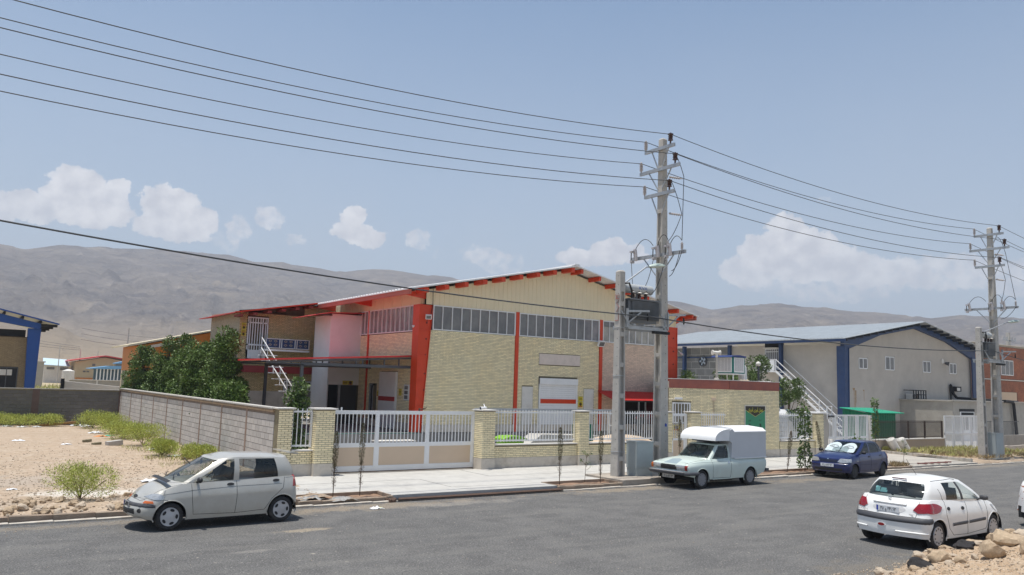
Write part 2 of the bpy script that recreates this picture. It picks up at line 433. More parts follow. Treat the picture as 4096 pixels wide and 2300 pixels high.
m_glassd=mat('dusty_window_glass',(0.115,0.115,0.12),rough=0.15,var=0.5,vscale=0.9,col2=(0.21,0.20,0.195),spec=0.6)
m_glassl=mat('dusty_window_glass_bright',(0.55,0.51,0.44),rough=0.2,var=0.3,vscale=0.8,col2=(0.22,0.22,0.21),spec=0.6)
m_glassv=mat('dusty_side_window_glass',(0.30,0.27,0.27),rough=0.2,var=0.4,vscale=0.6,col2=(0.10,0.10,0.11),spec=0.6)
m_orange=mat('orange_sheet_metal',(0.60,0.20,0.02),rough=0.5,var=0.1,vscale=1)
m_green=mat('green_sheet_metal',(0.0,0.17,0.085),rough=0.5,var=0.15,vscale=2)
m_greenroof=mat('green_roof_sheet',(0.03,0.36,0.22),rough=0.5,var=0.1,vscale=2)
m_leaf=mat('dark_green_leaf',(0.135,0.215,0.045),rough=0.5,var=0.5,vscale=2.2,attr='var',spec=0.4)
m_leaf2=mat('mid_green_leaf',(0.125,0.195,0.045),rough=0.5,var=0.4,vscale=3,attr='var')
m_cyp=mat('cypress_foliage',(0.095,0.11,0.045),rough=0.8,var=0.4,vscale=3,col2=(0.17,0.115,0.06),attr='var')
m_bush=mat('yellow_green_thorn_bush',(0.42,0.45,0.085),rough=0.8,var=0.25,vscale=3,col2=(0.33,0.38,0.08),attr='var')
m_grass=mat('dry_yellow_green_weeds',(0.36,0.39,0.10),rough=0.8,var=0.4,vscale=4,col2=(0.42,0.36,0.18),attr='var')
m_bark=mat('brown_bark',(0.16,0.11,0.07),rough=0.9,var=0.3,vscale=8,bump=0.5,bscale=50)
m_rock=mat('tan_limestone_rock',(0.52,0.395,0.265),rough=0.92,var=0.3,vscale=5,bump=0.6,bscale=30,dirt=0.4,dirtcol=(0.30,0.19,0.12))
m_rockp=mat('pale_limestone_rock',(0.56,0.46,0.35),rough=0.92,var=0.25,vscale=5,bump=0.6,bscale=30,dirt=0.3,dirtcol=(0.40,0.27,0.18))
m_tar=mat('black_asphalt_lump',(0.05,0.045,0.045),rough=0.95,var=0.4,vscale=20,bump=1.0,bscale=60)
def ground_mat(name,cols,scales,rough=0.95,bump=0.5,bscale=12,speck=None,patches=None,streak=None):
	"""mix of several noise scales; speck=(colour, density, scale); patches=[(x,y,rx,ry,colour,strength)] are stains that lie on the ground"""
	m=bpy.data.materials.new(name);m.use_nodes=True;nt=m.node_tree;b=nt.nodes['Principled BSDF']
	b.inputs['Roughness'].default_value=rough;b.inputs['Specular IOR Level'].default_value=0.25
	tc=nt.nodes.new('ShaderNodeTexCoord');vec=tc.outputs['Object']
	def N(sc_,det=8,ro=.65,v=None):
		n=nt.nodes.new('ShaderNodeTexNoise');n.inputs['Scale'].default_value=sc_;n.inputs['Detail'].default_value=det;n.inputs['Roughness'].default_value=ro
		nt.links.new(v or vec,n.inputs['Vector']);return n.outputs['Fac']
	def MR(s_,a,b_,c=0,d=1):
		r=nt.nodes.new('ShaderNodeMapRange');r.inputs['From Min'].default_value=a;r.inputs['From Max'].default_value=b_;r.inputs['To Min'].default_value=c;r.inputs['To Max'].default_value=d
		nt.links.new(s_,r.inputs['Value']);return r.outputs[0]
	def MX(f,a,b_):
		x=nt.nodes.new('ShaderNodeMix');x.data_type='RGBA'
		if isinstance(f,float):x.inputs[0].default_value=f
		else:nt.links.new(f,x.inputs[0])
		for i,c in((6,a),(7,b_)):
			if isinstance(c,tuple):x.inputs[i].default_value=rgb(c)
			else:nt.links.new(c,x.inputs[i])
		return x.outputs[2]
	cur=cols[0]
	for c,s_ in zip(cols[1:],scales):cur=MX(MR(N(s_),.42,.62),cur,c)
	if streak:
		mp=nt.nodes.new('ShaderNodeMapping');mp.inputs['Scale'].default_value=streak[0];mp.inputs['Rotation'].default_value=(0,0,streak[3]if len(streak)>3 else 0)
		nt.links.new(vec,mp.inputs[0])
		cur=MX(MR(N(1.0,7,.6,mp.outputs[0]),.50,.68,0,streak[2]),cur,streak[1])
	for(x,y,rx,ry,c,st)in(patches or[]):
		mp=nt.nodes.new('ShaderNodeMapping');mp.inputs['Location'].default_value=(-x/rx,-y/ry,0);mp.inputs['Scale'].default_value=(1/rx,1/ry,0)
		nt.links.new(vec,mp.inputs[0])
		ln=nt.nodes.new('ShaderNodeVectorMath');ln.operation='LENGTH';nt.links.new(mp.outputs[0],ln.inputs[0])
		ad=nt.nodes.new('ShaderNodeMath');ad.operation='ADD';nt.links.new(ln.outputs['Value'],ad.inputs[0])
		nn=MR(N(1.6,8,.7),.3,.7,-0.75,.75);nt.links.new(nn,ad.inputs[1])
		cur=MX(MR(ad.outputs[0],1.05,.45,0,st),cur,c)
	if speck:
		for(c,lo,sc_)in speck:
			cur=MX(MR(N(sc_,2,.5),lo,lo+.06),cur,c)
	nt.links.new(cur,b.inputs['Base Color'])
	bp=nt.nodes.new('ShaderNodeBump');bp.inputs['Strength'].default_value=bump;bp.inputs['Distance'].default_value=0.03
	nt.links.new(N(bscale,10,.7),bp.inputs['Height']);nt.links.new(bp.outputs[0],b.inputs['Normal'])
	return m
m_sand=ground_mat('sandy_ground',[(0.44,0.335,0.24),(0.39,0.295,0.21),(0.47,0.385,0.295),(0.35,0.265,0.19)],[0.25,1.3,6.0],speck=[((0.30,0.22,0.16),.66,9.0),((0.6,0.54,0.46),.69,16.0)],patches=[(3.2,23.6,1.7,1.0,(0.58,0.54,0.48),.85),(1.8,26.5,2.2,1.8,(0.36,0.31,0.26),.6),(5.6,26.0,1.3,1.6,(0.42,0.36,0.29),.6)])
m_plain=ground_mat('dry_plain',[(0.42,0.33,0.22),(0.38,0.34,0.17),(0.47,0.38,0.27)],[0.02,0.08],bump=.2,bscale=1)
m_asph=ground_mat('weathered_asphalt',[(0.130,0.127,0.122),(0.155,0.150,0.143),(0.108,0.105,0.102)],[0.35,1.2],rough=0.9,bump=.55,bscale=55,speck=[((0.20,0.195,0.19),.57,30.0),((0.30,0.285,0.26),.65,17.0),((0.045,0.045,0.047),.58,36.0),((0.33,0.30,0.26),.70,7.0)],streak=((0.30,1.6,1),(0.175,0.168,0.155),.8,0.06),patches=[(6.2,16.6,.75,.16,(0.36,0.30,0.22),.75),(9.2,18.9,3.2,.5,(0.30,0.245,0.18),.8),(17.5,19.1,3.0,.45,(0.30,0.245,0.18),.75),(2.5,19.0,4.0,.28,(0.26,0.22,0.17),.6),(26.5,18.6,4.0,.5,(0.27,0.22,0.16),.6),(11.5,18.6,2.2,.35,(0.28,0.26,0.23),.6),(4.8,15.0,.5,.12,(0.30,0.28,0.25),.5),(38,19.2,9,.6,(0.27,0.23,0.18),.6),(16.6,13.2,1.6,.25,(0.17,0.165,0.155),.5),(14.5,8.5,3.0,1.0,(0.20,0.17,0.13),.5)])
m_pave=ground_mat('pale_concrete_paving',[(0.455,0.44,0.41),(0.40,0.385,0.36),(0.49,0.475,0.44)],[0.5,2.5],bump=.15,bscale=20,speck=[((0.42,0.39,0.35),.67,12.0)],patches=[(14.5,21.8,1.2,1.0,(0.47,0.45,0.42),.5)])
m_yard=ground_mat('yard_concrete',[(0.50,0.48,0.45),(0.44,0.42,0.39)],[0.6],bump=.15,bscale=20)
m_kerbwhite=mat('whitened_kerb',(0.56,0.51,0.44),rough=0.9,var=0.25,vscale=4,bump=0.5,bscale=30,dirt=0.6,dirtcol=(0.36,0.27,0.19))
m_kerb=mat('earth_stained_kerb',(0.36,0.28,0.21),rough=0.95,var=0.3,vscale=3,bump=0.6,bscale=30,dirt=0.5,dirtcol=(0.28,0.18,0.12))
m_soil=mat('reddish_planting_soil',(0.34,0.215,0.14),rough=0.97,var=0.35,vscale=9,bump=1.0,bscale=25)
def fbm(x,y,s=1.0,o=5,seed=0.0):
	return mnoise.fractal(Vector((x*s+seed,y*s-seed,seed)),1.0,2.0,o,noise_basis='PERLIN_ORIGINAL')
def rise(r):
	return max(0.0,r-70.0)*0.0030
SKYLINE=[(-180,7),(-90,7),(-40,7.0),(-12,7.3),(1.5,7.52),(2.2,7.56),(2.9,7.45),(4.6,7.76),(6.0,7.86),(7.6,7.96),(9.5,8.0),(10.6,8.08),(12.3,8.12),(14.7,8.2),(15.6,8.0),(16.4,7.8),(17.3,7.84),(18.3,7.94),(18.9,7.8),(20.7,7.73),(22.5,7.52),(24.4,7.8),(26.2,7.78),(28.7,7.68),(30.6,7.36),(36,6.9),(41,6.4),(45.4,6.17),(46.4,6.11),(48.5,5.68),(50.5,6.03),(52.4,6.1),(53.9,5.98),(56.1,5.75),(57.6,5.51),(59.7,5.33),(62,5.09),(63.7,5.17),(65.3,5.08),(67.1,4.94),(80,4.6),(110,5.2),(150,6.5),(180,7)]
def hill_mesh():
	mb=MB();az0,az1=-22.0,92.0;na=560
	rs=[330,380,430,490,560,640]+[700+38*i for i in range(34)]+[2100,2350,2700]
	P=[]
	xs=[a for a,e in SKYLINE];es=[e for a,e in SKYLINE]
	fh_a=[-22,1,5,5.5,6.1,7.1,8,8.8,9.9,12,20,92];fh_e=[3.2,3.1,2.8,2.6,2.2,1.9,1.66,1.42,1.3,1.1,0.9,0.8]
	for i in range(na+1):
		a=az0+(az1-az0)*i/na;ar=R(a);e=np.interp(a,xs,es);row=[]
		RID=1750.0+120*math.sin(a*.09)
		hr=math.tan(R(e))*RID+3.15
		fe=np.interp(a,fh_a,fh_e)
		for r in rs:
			x=r*math.sin(ar);y=r*math.cos(ar)
			base=rise(r)
			t=min(1.0,max(0.0,(r-620)/(RID-620)))
			prof=(t**1.25)*(0.92+0.08*t)
			h=base+(hr-base)*prof
			if r>RID:h=hr-(r-RID)*0.16
			amp=58*min(1,t*1.8)*(1-t)**.55+9*(1-abs(1-2*t))+1.5
			g=abs(fbm(x,y,.0042,6,3.0))+.6*abs(fbm(x,y,.011,6,9.0))+.32*abs(fbm(x,y,.03,5,5.0))
			if r<=RID:h+=(0.30-g)*amp
			f=math.exp(-((r-760)/150.0)**2)
			h=max(h,math.tan(R(fe))*760*f+3.15*f+base*(1-f)+fbm(x,y,.012,4)*3*f)
			if r<500:h=base
			lim=math.tan(R(e))*r+3.15
			if t>.15:h=min(h,lim+(0.6*fbm(x,y,.05,3)if r>RID-60 else-3*(1-t)))
			row.append((x,y,h))
		P.append(row)
	mb.grid(P)
	return mb
m_hill=bpy.data.materials.new('bare_rocky_hillside');m_hill.use_nodes=True
def _hill():
	nt=m_hill.node_tree;b=nt.nodes['Principled BSDF'];b.inputs['Roughness'].default_value=1.0;b.inputs['Specular IOR Level'].default_value=0.05
	tc=nt.nodes.new('ShaderNodeTexCoord')
	def N(sc_,det=10,ro=.68,sx=None):
		n=nt.nodes.new('ShaderNodeTexNoise');n.inputs['Scale'].default_value=sc_;n.inputs['Detail'].default_value=det;n.inputs['Roughness'].default_value=ro
		if sx:
			mp=nt.nodes.new('ShaderNodeMapping');mp.inputs['Scale'].default_value=sx;nt.links.new(tc.outputs['Object'],mp.inputs[0]);nt.links.new(mp.outputs[0],n.inputs['Vector'])
		else:nt.links.new(tc.outputs['Object'],n.inputs['Vector'])
		return n.outputs['Fac']
	def MR(s_,a,b_,c=0,d=1):
		r=nt.nodes.new('ShaderNodeMapRange');r.inputs['From Min'].default_value=a;r.inputs['From Max'].default_value=b_;r.inputs['To Min'].default_value=c;r.inputs['To Max'].default_value=d
		nt.links.new(s_,r.inputs['Value']);return r.outputs[0]
	def MX(f,a,b_):
		x=nt.nodes.new('ShaderNodeMix');x.data_type='RGBA';nt.links.new(f,x.inputs[0])
		for i,c in((6,a),(7,b_)):
			if isinstance(c,tuple):x.inputs[i].default_value=rgb(c)
			else:nt.links.new(c,x.inputs[i])
		return x.outputs[2]
	def RG(sc_,lo,hi,a,b_):
		n=nt.nodes.new('ShaderNodeTexNoise');n.noise_type='RIDGED_MULTIFRACTAL';n.inputs['Scale'].default_value=sc_;n.inputs['Detail'].default_value=9;n.inputs['Roughness'].default_value=.62
		nt.links.new(tc.outputs['Object'],n.inputs['Vector']);return MR(n.outputs['Fac'],lo,hi,a,b_)
	c=MX(MR(N(.0045),.38,.64),(0.30,0.255,0.215),(0.20,0.178,0.17))
	c=MX(MR(N(.02),.50,.68),c,(0.36,0.30,0.235))
	c=MX(MR(N(1.0,9,.7,(.012,.012,.11)),.52,.64,0,.9),c,(0.105,0.092,0.094))
	c=MX(MR(N(.012),.53,.64,0,.85),c,(0.095,0.085,0.088))
	c=MX(MR(N(.055,6),.56,.66,0,.75),c,(0.42,0.365,0.30))
	c=MX(MR(N(.16,6),.56,.66,0,.6),c,(0.11,0.097,0.082))
	c=MX(RG(.0065,.55,1.25,0,.55),c,(0.43,0.375,0.31))
	c=MX(RG(.013,.2,-.25+.0,0,.0)if False else RG(.017,.45,.05,0,.5),c,(0.12,0.105,0.10))
	sp=nt.nodes.new('ShaderNodeSeparateXYZ');nt.links.new(tc.outputs['Object'],sp.inputs[0])
	c=MX(MR(sp.outputs[2],75,12,0,.8),c,(0.45,0.355,0.245))
	nt.links.new(c,b.inputs['Base Color'])
	bp=nt.nodes.new('ShaderNodeBump');bp.inputs['Strength'].default_value=0.9;bp.inputs['Distance'].default_value=16.0
	nt.links.new(N(.03,10,.7),bp.inputs['Height']);nt.links.new(bp.outputs[0],b.inputs['Normal'])
_hill()
h=hill_mesh().build('hills',m_hill,smooth=True);struct(h)
def ground_mesh():
	mb=MB();rs=[0,20,40,60,70,90,120,160,220,300,400,520];na=96
	vs=[(0,0,-0.06)]
	for r in rs[1:]:
		for k in range(na):
			a=2*math.pi*k/na;vs.append((r*math.sin(a),r*math.cos(a),rise(r)-0.06))
	vs2=[]
	for r in(1500,4500):
		for k in range(na):
			a=2*math.pi*k/na;vs.append((r*math.sin(a),r*math.cos(a),rise(520)-0.06-(r-520)*.002))
	fs=[(0,1+(k+1)%na,1+k)for k in range(na)]
	for i in range(len(rs)):
		for k in range(na):
			a=1+i*na;
			if i+1>=len(rs)+1:continue
			fs.append((a+k,a+(k+1)%na,a+na+(k+1)%na,a+na+k))
	fs=[f for f in fs if max(f)<len(vs)]
	mb.add(vs,fs);return mb
g=ground_mesh().build('ground',m_plain);struct(g)
def lot_h(x,y):
	h=0.035+0.05*fbm(x,y,.35,4,2.0)+0.02*fbm(x,y,1.8,3,4.0)
	d=math.hypot((x-4.5)/1.25,(y-31.3)/.35)
	h-=0.22*math.exp(-d**4)if d<2 else 0
	h+=0.10*math.exp(-((y-21.4)/.9)**2)*(1 if x<6.3 else max(0,1-(x-6.3)))
	h+=0.12*math.exp(-((x-8.1)/.8)**2)
	return max(h,-0.12)
def lot():
	P=[]
	xs=[-42+i*2.0 for i in range(20)]+[-2+i*.25 for i in range(42)]
	ys=[19.9+i*.22 for i in range(66)]+[34.5+i*.9 for i in range(22)]
	for x in xs:P.append([(x,y,lot_h(x,y))for y in ys])
	mb=MB();mb.grid(P);o=mb.build('vacant_lot',m_sand,smooth=True);return struct(o)
lot()
def verge(x0,x1,y0,y1,hump,name,nx=40,ny=14):
	P=[]
	for i in range(nx+1):
		row=[]
		for j in range(ny+1):
			x=x0+(x1-x0)*i/nx;y=y0+(y1-y0)*j/ny
			row.append((x,y,0.03+hump*math.sin(math.pi*min(1,j/ny*1.15))*(0.6+0.8*fbm(x,y,.4,3))+0.03*fbm(x,y,2.0,3)))
		P.append(row)
	mb=MB();mb.grid(P);return struct(mb.build(name,m_sand,smooth=True))
verge(41.1,140,19.85,24.95,0.22,'verge',90)
verge(29.2,35.2,19.9,20.6,0.05,'verge',20,4)
struct(B('road',m_asph,None,(-60,4.5,-0.10,170,19.68,0.0)))
mbp=MB()
mbp.box(7.0,20.55,-0.1,35.9,24.7,0.128)
for(a,b)in((9.85,15.4),(21.6,24.6),(28.9,29.2)):mbp.box(a,19.72,-0.1,b,20.55,0.139)
struct(mbp.build('pavement',m_pave))
pvo=bpy.data.objects['pavement']
_k=0
for i in range(11):
	for j in range(2):
		a=7.0+i*2.6;b=min(35.9,a+2.6);y0=20.55+j*2.02;y1=22.57 if j==0 else 24.45;_k+=1
		B('paving_slab',m_pave,pvo,(a+.008,y0+.008,.1,b-.008,y1-.008,.140+.003*((_k*7)%3-1)))
m_drive=ground_mat('worn_concrete_drive',[(0.40,0.365,0.32),(0.35,0.32,0.28),(0.44,0.41,0.36)],[0.4,2.0],bump=.25,bscale=18,speck=[((0.28,0.25,0.21),.66,9.0)])
struct(B('driveway',m_drive,None,(35.3,19.72,-.1,41.1,20.55,.10),(35.9,20.55,-.1,41.4,25.05,.12)))
struct(B('yard',m_yard,None,(8.7,24.95,-0.1,36.4,60,0.12)))
struct(B('yard',m_yard,None,(36.6,25.1,-0.1,75,60,0.10)))
kerbs=bpy.data.objects.new('kerb',None);COL.objects.link(kerbs);struct(kerbs);ORG[kerbs.name]=Vector((0,0,0))
def kerb_row(x0,x1,y,w,h,L,m,seed,z0=-0.08):
	rnd=random.Random(seed);x=x0;i=0;protos=[]
	for k in range(5):
		mb=MB();l2=L-0.012;c=0.012;d=[rnd.uniform(-.012,.012)for _ in range(8)]
		mb.add([(0,0,z0),(l2,0,z0),(l2,w,z0),(0,w,z0),(0,d[0],h-c),(l2,d[1],h-c),(l2,w,h-c),(0,w,h-c),(c,c+d[2],h+d[3]),(l2-c,c+d[4],h+d[5]),(l2-c,w-c,h+d[5]),(c,w-c,h+d[3])],[(0,1,5,4),(1,2,6,5),(2,3,7,6),(3,0,4,7),(4,5,9,8),(5,6,10,9),(6,7,11,10),(7,4,8,11),(8,9,10,11)])
		me=bpy.data.meshes.new('kerb_stone');me.from_pydata(mb.v,[],mb.f);me.materials.append(m);me.update();protos.append(me)
	while x<x1-.05:
		o=bpy.data.objects.new('kerb_stone',rnd.choice(protos));COL.objects.link(o);o.parent=kerbs
		o.location=(x,y+rnd.uniform(-.012,.012),rnd.uniform(-.012,.008));o.rotation_euler=(0,rnd.uniform(-.006,.006),rnd.uniform(-.008,.008))
		if x+L>x1:o.scale=((x1-x)/L,1,1)
		x+=L
kerb_row(-6,9.9,19.42,0.14,0.05,0.8,m_kerbwhite,1)
kerb_row(15.4,21.4,19.40,0.14,0.05,0.8,m_kerbwhite,2)
kerb_row(21.4,75,19.44,0.16,0.06,0.8,m_kerbwhite,3)
kerb_row(-6,7.2,19.70,0.15,0.14,0.8,m_kerb,4)
kerb_row(15.4,18.0,19.62,0.12,0.13,0.6,m_kerb,5)
kerb_row(7.3,9.85,19.62,0.12,0.12,0.6,m_kerb,6)
kerb_row(24.6,28.9,19.66,0.12,0.13,0.6,m_kerb,7)
kerb_row(29.2,35.2,19.66,0.12,0.13,0.6,m_kerb,8)
def kerb_line(p0,p1,w,h,L,m):
	p0=Vector(p0);p1=Vector(p1);d=(p1-p0);n=int(d.length/L);d.normalize();sd=Vector((-d.y,d.x,0))
	mb=MB();mb.box(0,0,-.08,L-.015,w,h);me=bpy.data.meshes.new('kerb_stone');me.from_pydata(mb.v,[],mb.f);me.materials.append(m);me.update()
	for i in range(n):
		o=bpy.data.objects.new('kerb_stone',me);COL.objects.link(o);o.parent=kerbs
		o.location=p0+d*L*i;o.rotation_euler=(0,0,math.atan2(d.y,d.x)+0.01*math.sin(i*7));o.scale=(1,1,1+.06*math.sin(i*5))
kerb_line((41.1,19.95,0),(41.6,24.9,0),.14,.26,.62,m_kerbwhite)
kerb_line((35.2,20.62,0),(35.25,19.9,0),.14,.24,.6,m_kerbwhite)
kerb_line((29.2,20.66,0),(35.2,20.62,0),.1,.17,.6,m_kerbwhite)
kerb_line((48.7,24.0,0),(75,24.0,0),.2,.35,.9,m_kerbwhite)
for(x0,x1,rx)in((7.3,9.85,8.6),(15.4,18.0,16.7),(24.6,28.9,26.8)):
	P=[]
	for i in range(24):
		row=[]
		for j in range(8):
			x=x0+.06+(x1-x0-.12)*i/23;y=19.76+(20.5-19.76)*j/7
			row.append((x,y,0.075+0.035*fbm(x,y,3.5,4,x0)))
		P.append(row)
	mb=MB();mb.grid(P);o=mb.build('planting_bed',m_soil,smooth=True);struct(o)
	B('kerb_stone',m_kerb,kerbs,(x0,20.49,-.05,x1,20.55,.158));B('kerb_stone',m_kerb,kerbs,(x1-.06,19.76,-.05,x1,20.49,.152));B('kerb_stone',m_kerb,kerbs,(x0,19.76,-.05,x0+.06,20.49,.152))
pad=MB();pad.box(18.02,19.66,-.05,21.55,21.55,.2)
struct(pad.build('concrete_pad',mat('pad_concrete',(0.42,0.37,0.31),rough=.95,var=.2,vscale=4,bump=.4,bscale=30,dirt=.5,dirtcol=(.27,.2,.15))))
dr=thing('drain_grating','rusty steel bars of the drain channel across the factory driveway at the road edge','grating',(12.6,19.5,0))
B('channel',m_dark,dr,(9.9,19.40,-.03,15.4,19.70,0.012))
mr_=mat('rusty_steel',(0.10,0.055,0.035),rough=.8,var=.4,vscale=8)
for i,yy in enumerate((19.43,19.50,19.57,19.64)):
	mb=MB();mb.tube([(9.9+(.04*i),yy,.055),(12,yy+.006,.05),(15.4,yy,.055)],.02,6);mb.build('bar',mr_,dr)
rc=thing('rubble_bits','broken rusty concrete lump at the left end of the drain bars','rubble',(9.85,19.5,0))
mb=MB();rr=random.Random(4)
for k in range(9):mb.obox((9.75+rr.uniform(-.18,.2),19.5+rr.uniform(-.12,.14),.05),(rr.random(),rr.random(),.2),(-.3,1,.3),(.1,.2,1),rr.uniform(.03,.07),rr.uniform(.03,.05),rr.uniform(.02,.04))
mb.build('lump',mr_,rc)
FX0,FX1,FY=16.72,32.1,31.0
fac=thing('factory_hall','pale yellow brick factory hall with red steel columns, cream gable and white gabled roof','factory',(24.4,31.0,0))
B('plinth',m_plinth,fac,(FX0+.05,FY-.05,.98,FX1-.05,FY+.2,1.31))
B('plinth',m_plinth,fac,(FX0-.05,FY+.2,.98,FX0+.2,41.3,1.31))
B('dock_platform',mat('dock_concrete',(0.27,0.26,0.245),rough=.9,var=.25,vscale=1.5,bump=.2,dirt=.4,dirtcol=(.18,.17,.15)),fac,(9.8,FY-.12,.0,33.5,FY+.35,.96),(9.8,FY+.35,0,FX0+.02,41.4,.96))
B('platform_edge',mat('green_painted_edge',(0.03,0.16,0.14),rough=.6),fac,(9.8,FY-.135,.955,FX0-.1,FY-.06,.985))
win_z0,win_z1=5.42,6.52
clad_z=6.52
holesF=[(22.93-FX0,25.3-FX0,.9,3.53),(21.96-FX0,22.62-FX0,.9,3.08),(25.71-FX0,26.38-FX0,.9,3.05),(22.91-FX0,25.45-FX0,4.13,4.67),(21.49-FX0,21.69-FX0,.9,5.42),(26.67-FX0,26.87-FX0,.9,5.42),(27.7-FX0,31.2-FX0,.9,2.75)]
B('wall',m_mortar,fac,(FX0+.1,FY,1.31,22.93,FY+.25,5.42),(25.3,FY,1.31,27.7,FY+.25,2.75),(22.93,FY,3.53,25.3,FY+.25,5.42),(25.3,FY,2.75,FX1-.1,FY+.25,5.42),(31.2,FY,1.31,FX1-.1,FY+.25,2.75),(FX0,FY+.25,1.31,FX0+.25,36.0,5.37),(FX0,36.0,3.0,FX0+.25,36.45,5.37),(FX0,36.45,1.31,FX0+.25,41.5,5.37))
brickwork(fac,[((FX0,FY,0),(1,0,0),(0,-1,0),26.86-FX0,1.31,5.40,holesF)],m_brick,300,seed=3)
m_bouncebrick=mat('red_bounce_brick',(0.86,0.66,0.52),rough=.85,var=.1,vscale=.8,attr='var')  # same yellow brick, with red bounce light from the awning put into its colour
brickwork(fac,[((26.86,FY,0),(1,0,0),(0,-1,0),31.9-26.86,1.31,5.40,[(27.7-26.86,31.2-26.86,.9,2.75)])],m_bouncebrick,0,seed=5,stuffname='red_bounce_brickwork')
brickwork(fac,[((FX0,FY+.9,0),(0,1,0),(-1,0,0),9.6,1.31,5.36,[(33.4-31.9,35.15-31.9,.9,3.58),(35.6-31.9,36.45-31.9,.9,3.0),(32.2-31.9,32.72-31.9,2.3,3.0),(36.72-31.9,36.9-31.9,.9,5.37),(5.85,9.6,.9,5.37)])],m_brick,0,seed=4,stuffname='side_brickwork')
def taper_col(x_out,sgn,y,z0,z1,wt,wb,name='column'):
	"""steel column on the facade: outer edge vertical, inner edge leans outwards going down"""
	mb=MB()
	ins_t=x_out+sgn*wt;ins_b=x_out+sgn*wb
	mb.prism([(x_out,y,z0),(ins_b,y,z0),(ins_t,y,z1),(x_out,y,z1)],(0,.06,0))
	mb.box(x_out-sgn*.02,y-.03,z0,x_out+sgn*.03,y+.55,z1)
	for k in range(2):
		pass
	mb.prism([(ins_b,y-.05,z0),(ins_b+sgn*.02,y-.05,z0),(ins_t+sgn*.02,y-.05,z1),(ins_t,y-.05,z1)],(0,.12,0))
	n=5
	for i in range(1,n):
		z=z0+(z1-z0)*i/n;w=wb+(wt-wb)*i/n
		mb.box(x_out+sgn*.03,y-.045,z-.012,x_out+sgn*(w-.0),y+.0,z+.012)
	return mb.build(name,m_red,fac)
taper_col(16.38,1,FY-.04,.98,6.5,.62,.27)
taper_col(32.18,-1,FY-.04,.98,6.5,.75,.60)
for x in(21.59,26.77):B('column',m_red,fac,(x-.09,FY-.06,.98,x+.09,FY+.05,6.54))
B('column',m_red,fac,(FX0-.05,36.74,1.3,FX0+.06,36.88,6.56))
mb=MB()
for z in(1.6,2.2,3.0,3.7,4.5,5.2,5.9):
	mb.lathe((31.9,FY-.045,z),(0,-1,0),[(0,.035),(.03,.035)],6);mb.lathe((16.75,FY-.045,z-.2),(0,-1,0),[(0,.03),(.03,.03)],6)
mb.build('bolts',m_dark,fac)
def strip_window(parent,o,u,nrm,W,z0,z1,n,panes,depth=.05,fr=.045,mull=.03):
	o=Vector(o);u=Vector(u);nrm=Vector(nrm)
	root=MB()
	def bx(mb,a,b,za,zb,d0,d1):
		p=[o+u*a+nrm*d0,o+u*b+nrm*d0,o+u*b+nrm*d1,o+u*a+nrm*d1]
		mb.prism([(q.x,q.y,za)for q in p],(0,0,zb-za))
	bx(root,0,W,z0,z0+fr,-.02,.05);bx(root,0,W,z1-fr,z1,-.02,.05);bx(root,0,fr,z0+fr,z1-fr,-.02,.05);bx(root,W-fr,W,z0+fr,z1-fr,-.02,.05)
	w=root.build('window',m_white,parent)
	for i in range(1,n):
		m_=MB();a=W*i/n;bx(m_,a-mull/2,a+mull/2,z0+fr,z1-fr,-.015,.045);m_.build('mullion',m_white,w)
	for i in range(n):
		m_=MB();bx(m_,W*i/n+.0,W*(i+1)/n,z0+fr,z1-fr,-.03-.004*(i%3),-.012);m_.build('pane',panes[i%len(panes)]if not callable(panes)else panes(i),w)
	return w
strip_window(fac,(17.06,FY,0),(1,0,0),(0,-1,0),21.48-17.06,win_z0,win_z1,9,[m_glassd])
strip_window(fac,(21.7,FY,0),(1,0,0),(0,-1,0),26.66-21.7,win_z0,win_z1,10,lambda i:m_glassd if i<8 else m_glassv)
strip_window(fac,(26.88,FY,0),(1,0,0),(0,-1,0),31.4-26.88,win_z0,win_z1,10,lambda i:m_glassl)
B('backing',m_glassd,fac,(26.95,FY-.035,6.22,28.6,FY-.012,6.47))
strip_window(fac,(FX0,FY+.55,0),(0,1,0),(-1,0,0),36.74-FY-.55,5.38,6.56,11,[m_glassv])
strip_window(fac,(FX0,36.88,0),(0,1,0),(-1,0,0),.87,5.38,6.56,2,[m_glassv])
B('interior',m_dark,fac,(FX0+.4,FY+.5,1.35,FX1-.4,58,7.0))
RIDX,RIDZ,EZ=24.4,8.93,7.10
def roofz(x):return RIDZ-abs(x-RIDX)*(RIDZ-EZ)/(32.95-RIDX)
def cladding(parent,xa,xb,y,zb,ztop,m,pitch=.24,panel=.96):
	x=xa
	while x<xb-.02:
		xe=min(x+panel,xb);mb=MB();n=max(1,round((xe-x)/pitch));pts=[]
		for i in range(n):
			a=x+(xe-x)*i/n;b=x+(xe-x)*(i+1)/n;w=b-a
			pts+=[(a,y),(a+w*.72,y),(a+w*.80,y-.018),(a+w*.93,y-.018)]
		pts.append((xe,y))
		P=[[(p[0],p[1]-.0,zb)for p in pts],[(p[0],p[1],ztop(p[0]))for p in pts]]
		mb.grid(P);mb.build('cladding_panel',m,parent);x=xe
cladding(fac,FX0-.02,FX1+.02,FY-.02,clad_z,lambda x:roofz(x)-.12,m_cream)
B('wall',m_cream,fac,(FX0-.02,FY+.25,6.56,FX0+.05,41.5,7.2))
mb=MB()
for k in range(11):mb.box(FX0-.035,FY+.4+k*.96,6.56,FX0-.02,FY+.43+k*.96,7.05)
mb.build('cladding_ribs',m_cream,fac)
B('wall',m_cream,fac,(FX0,58.1,.9,FX1,58.3,7.0),(FX1-.1,FY+.4,.9,FX1-.02,58,7.0))
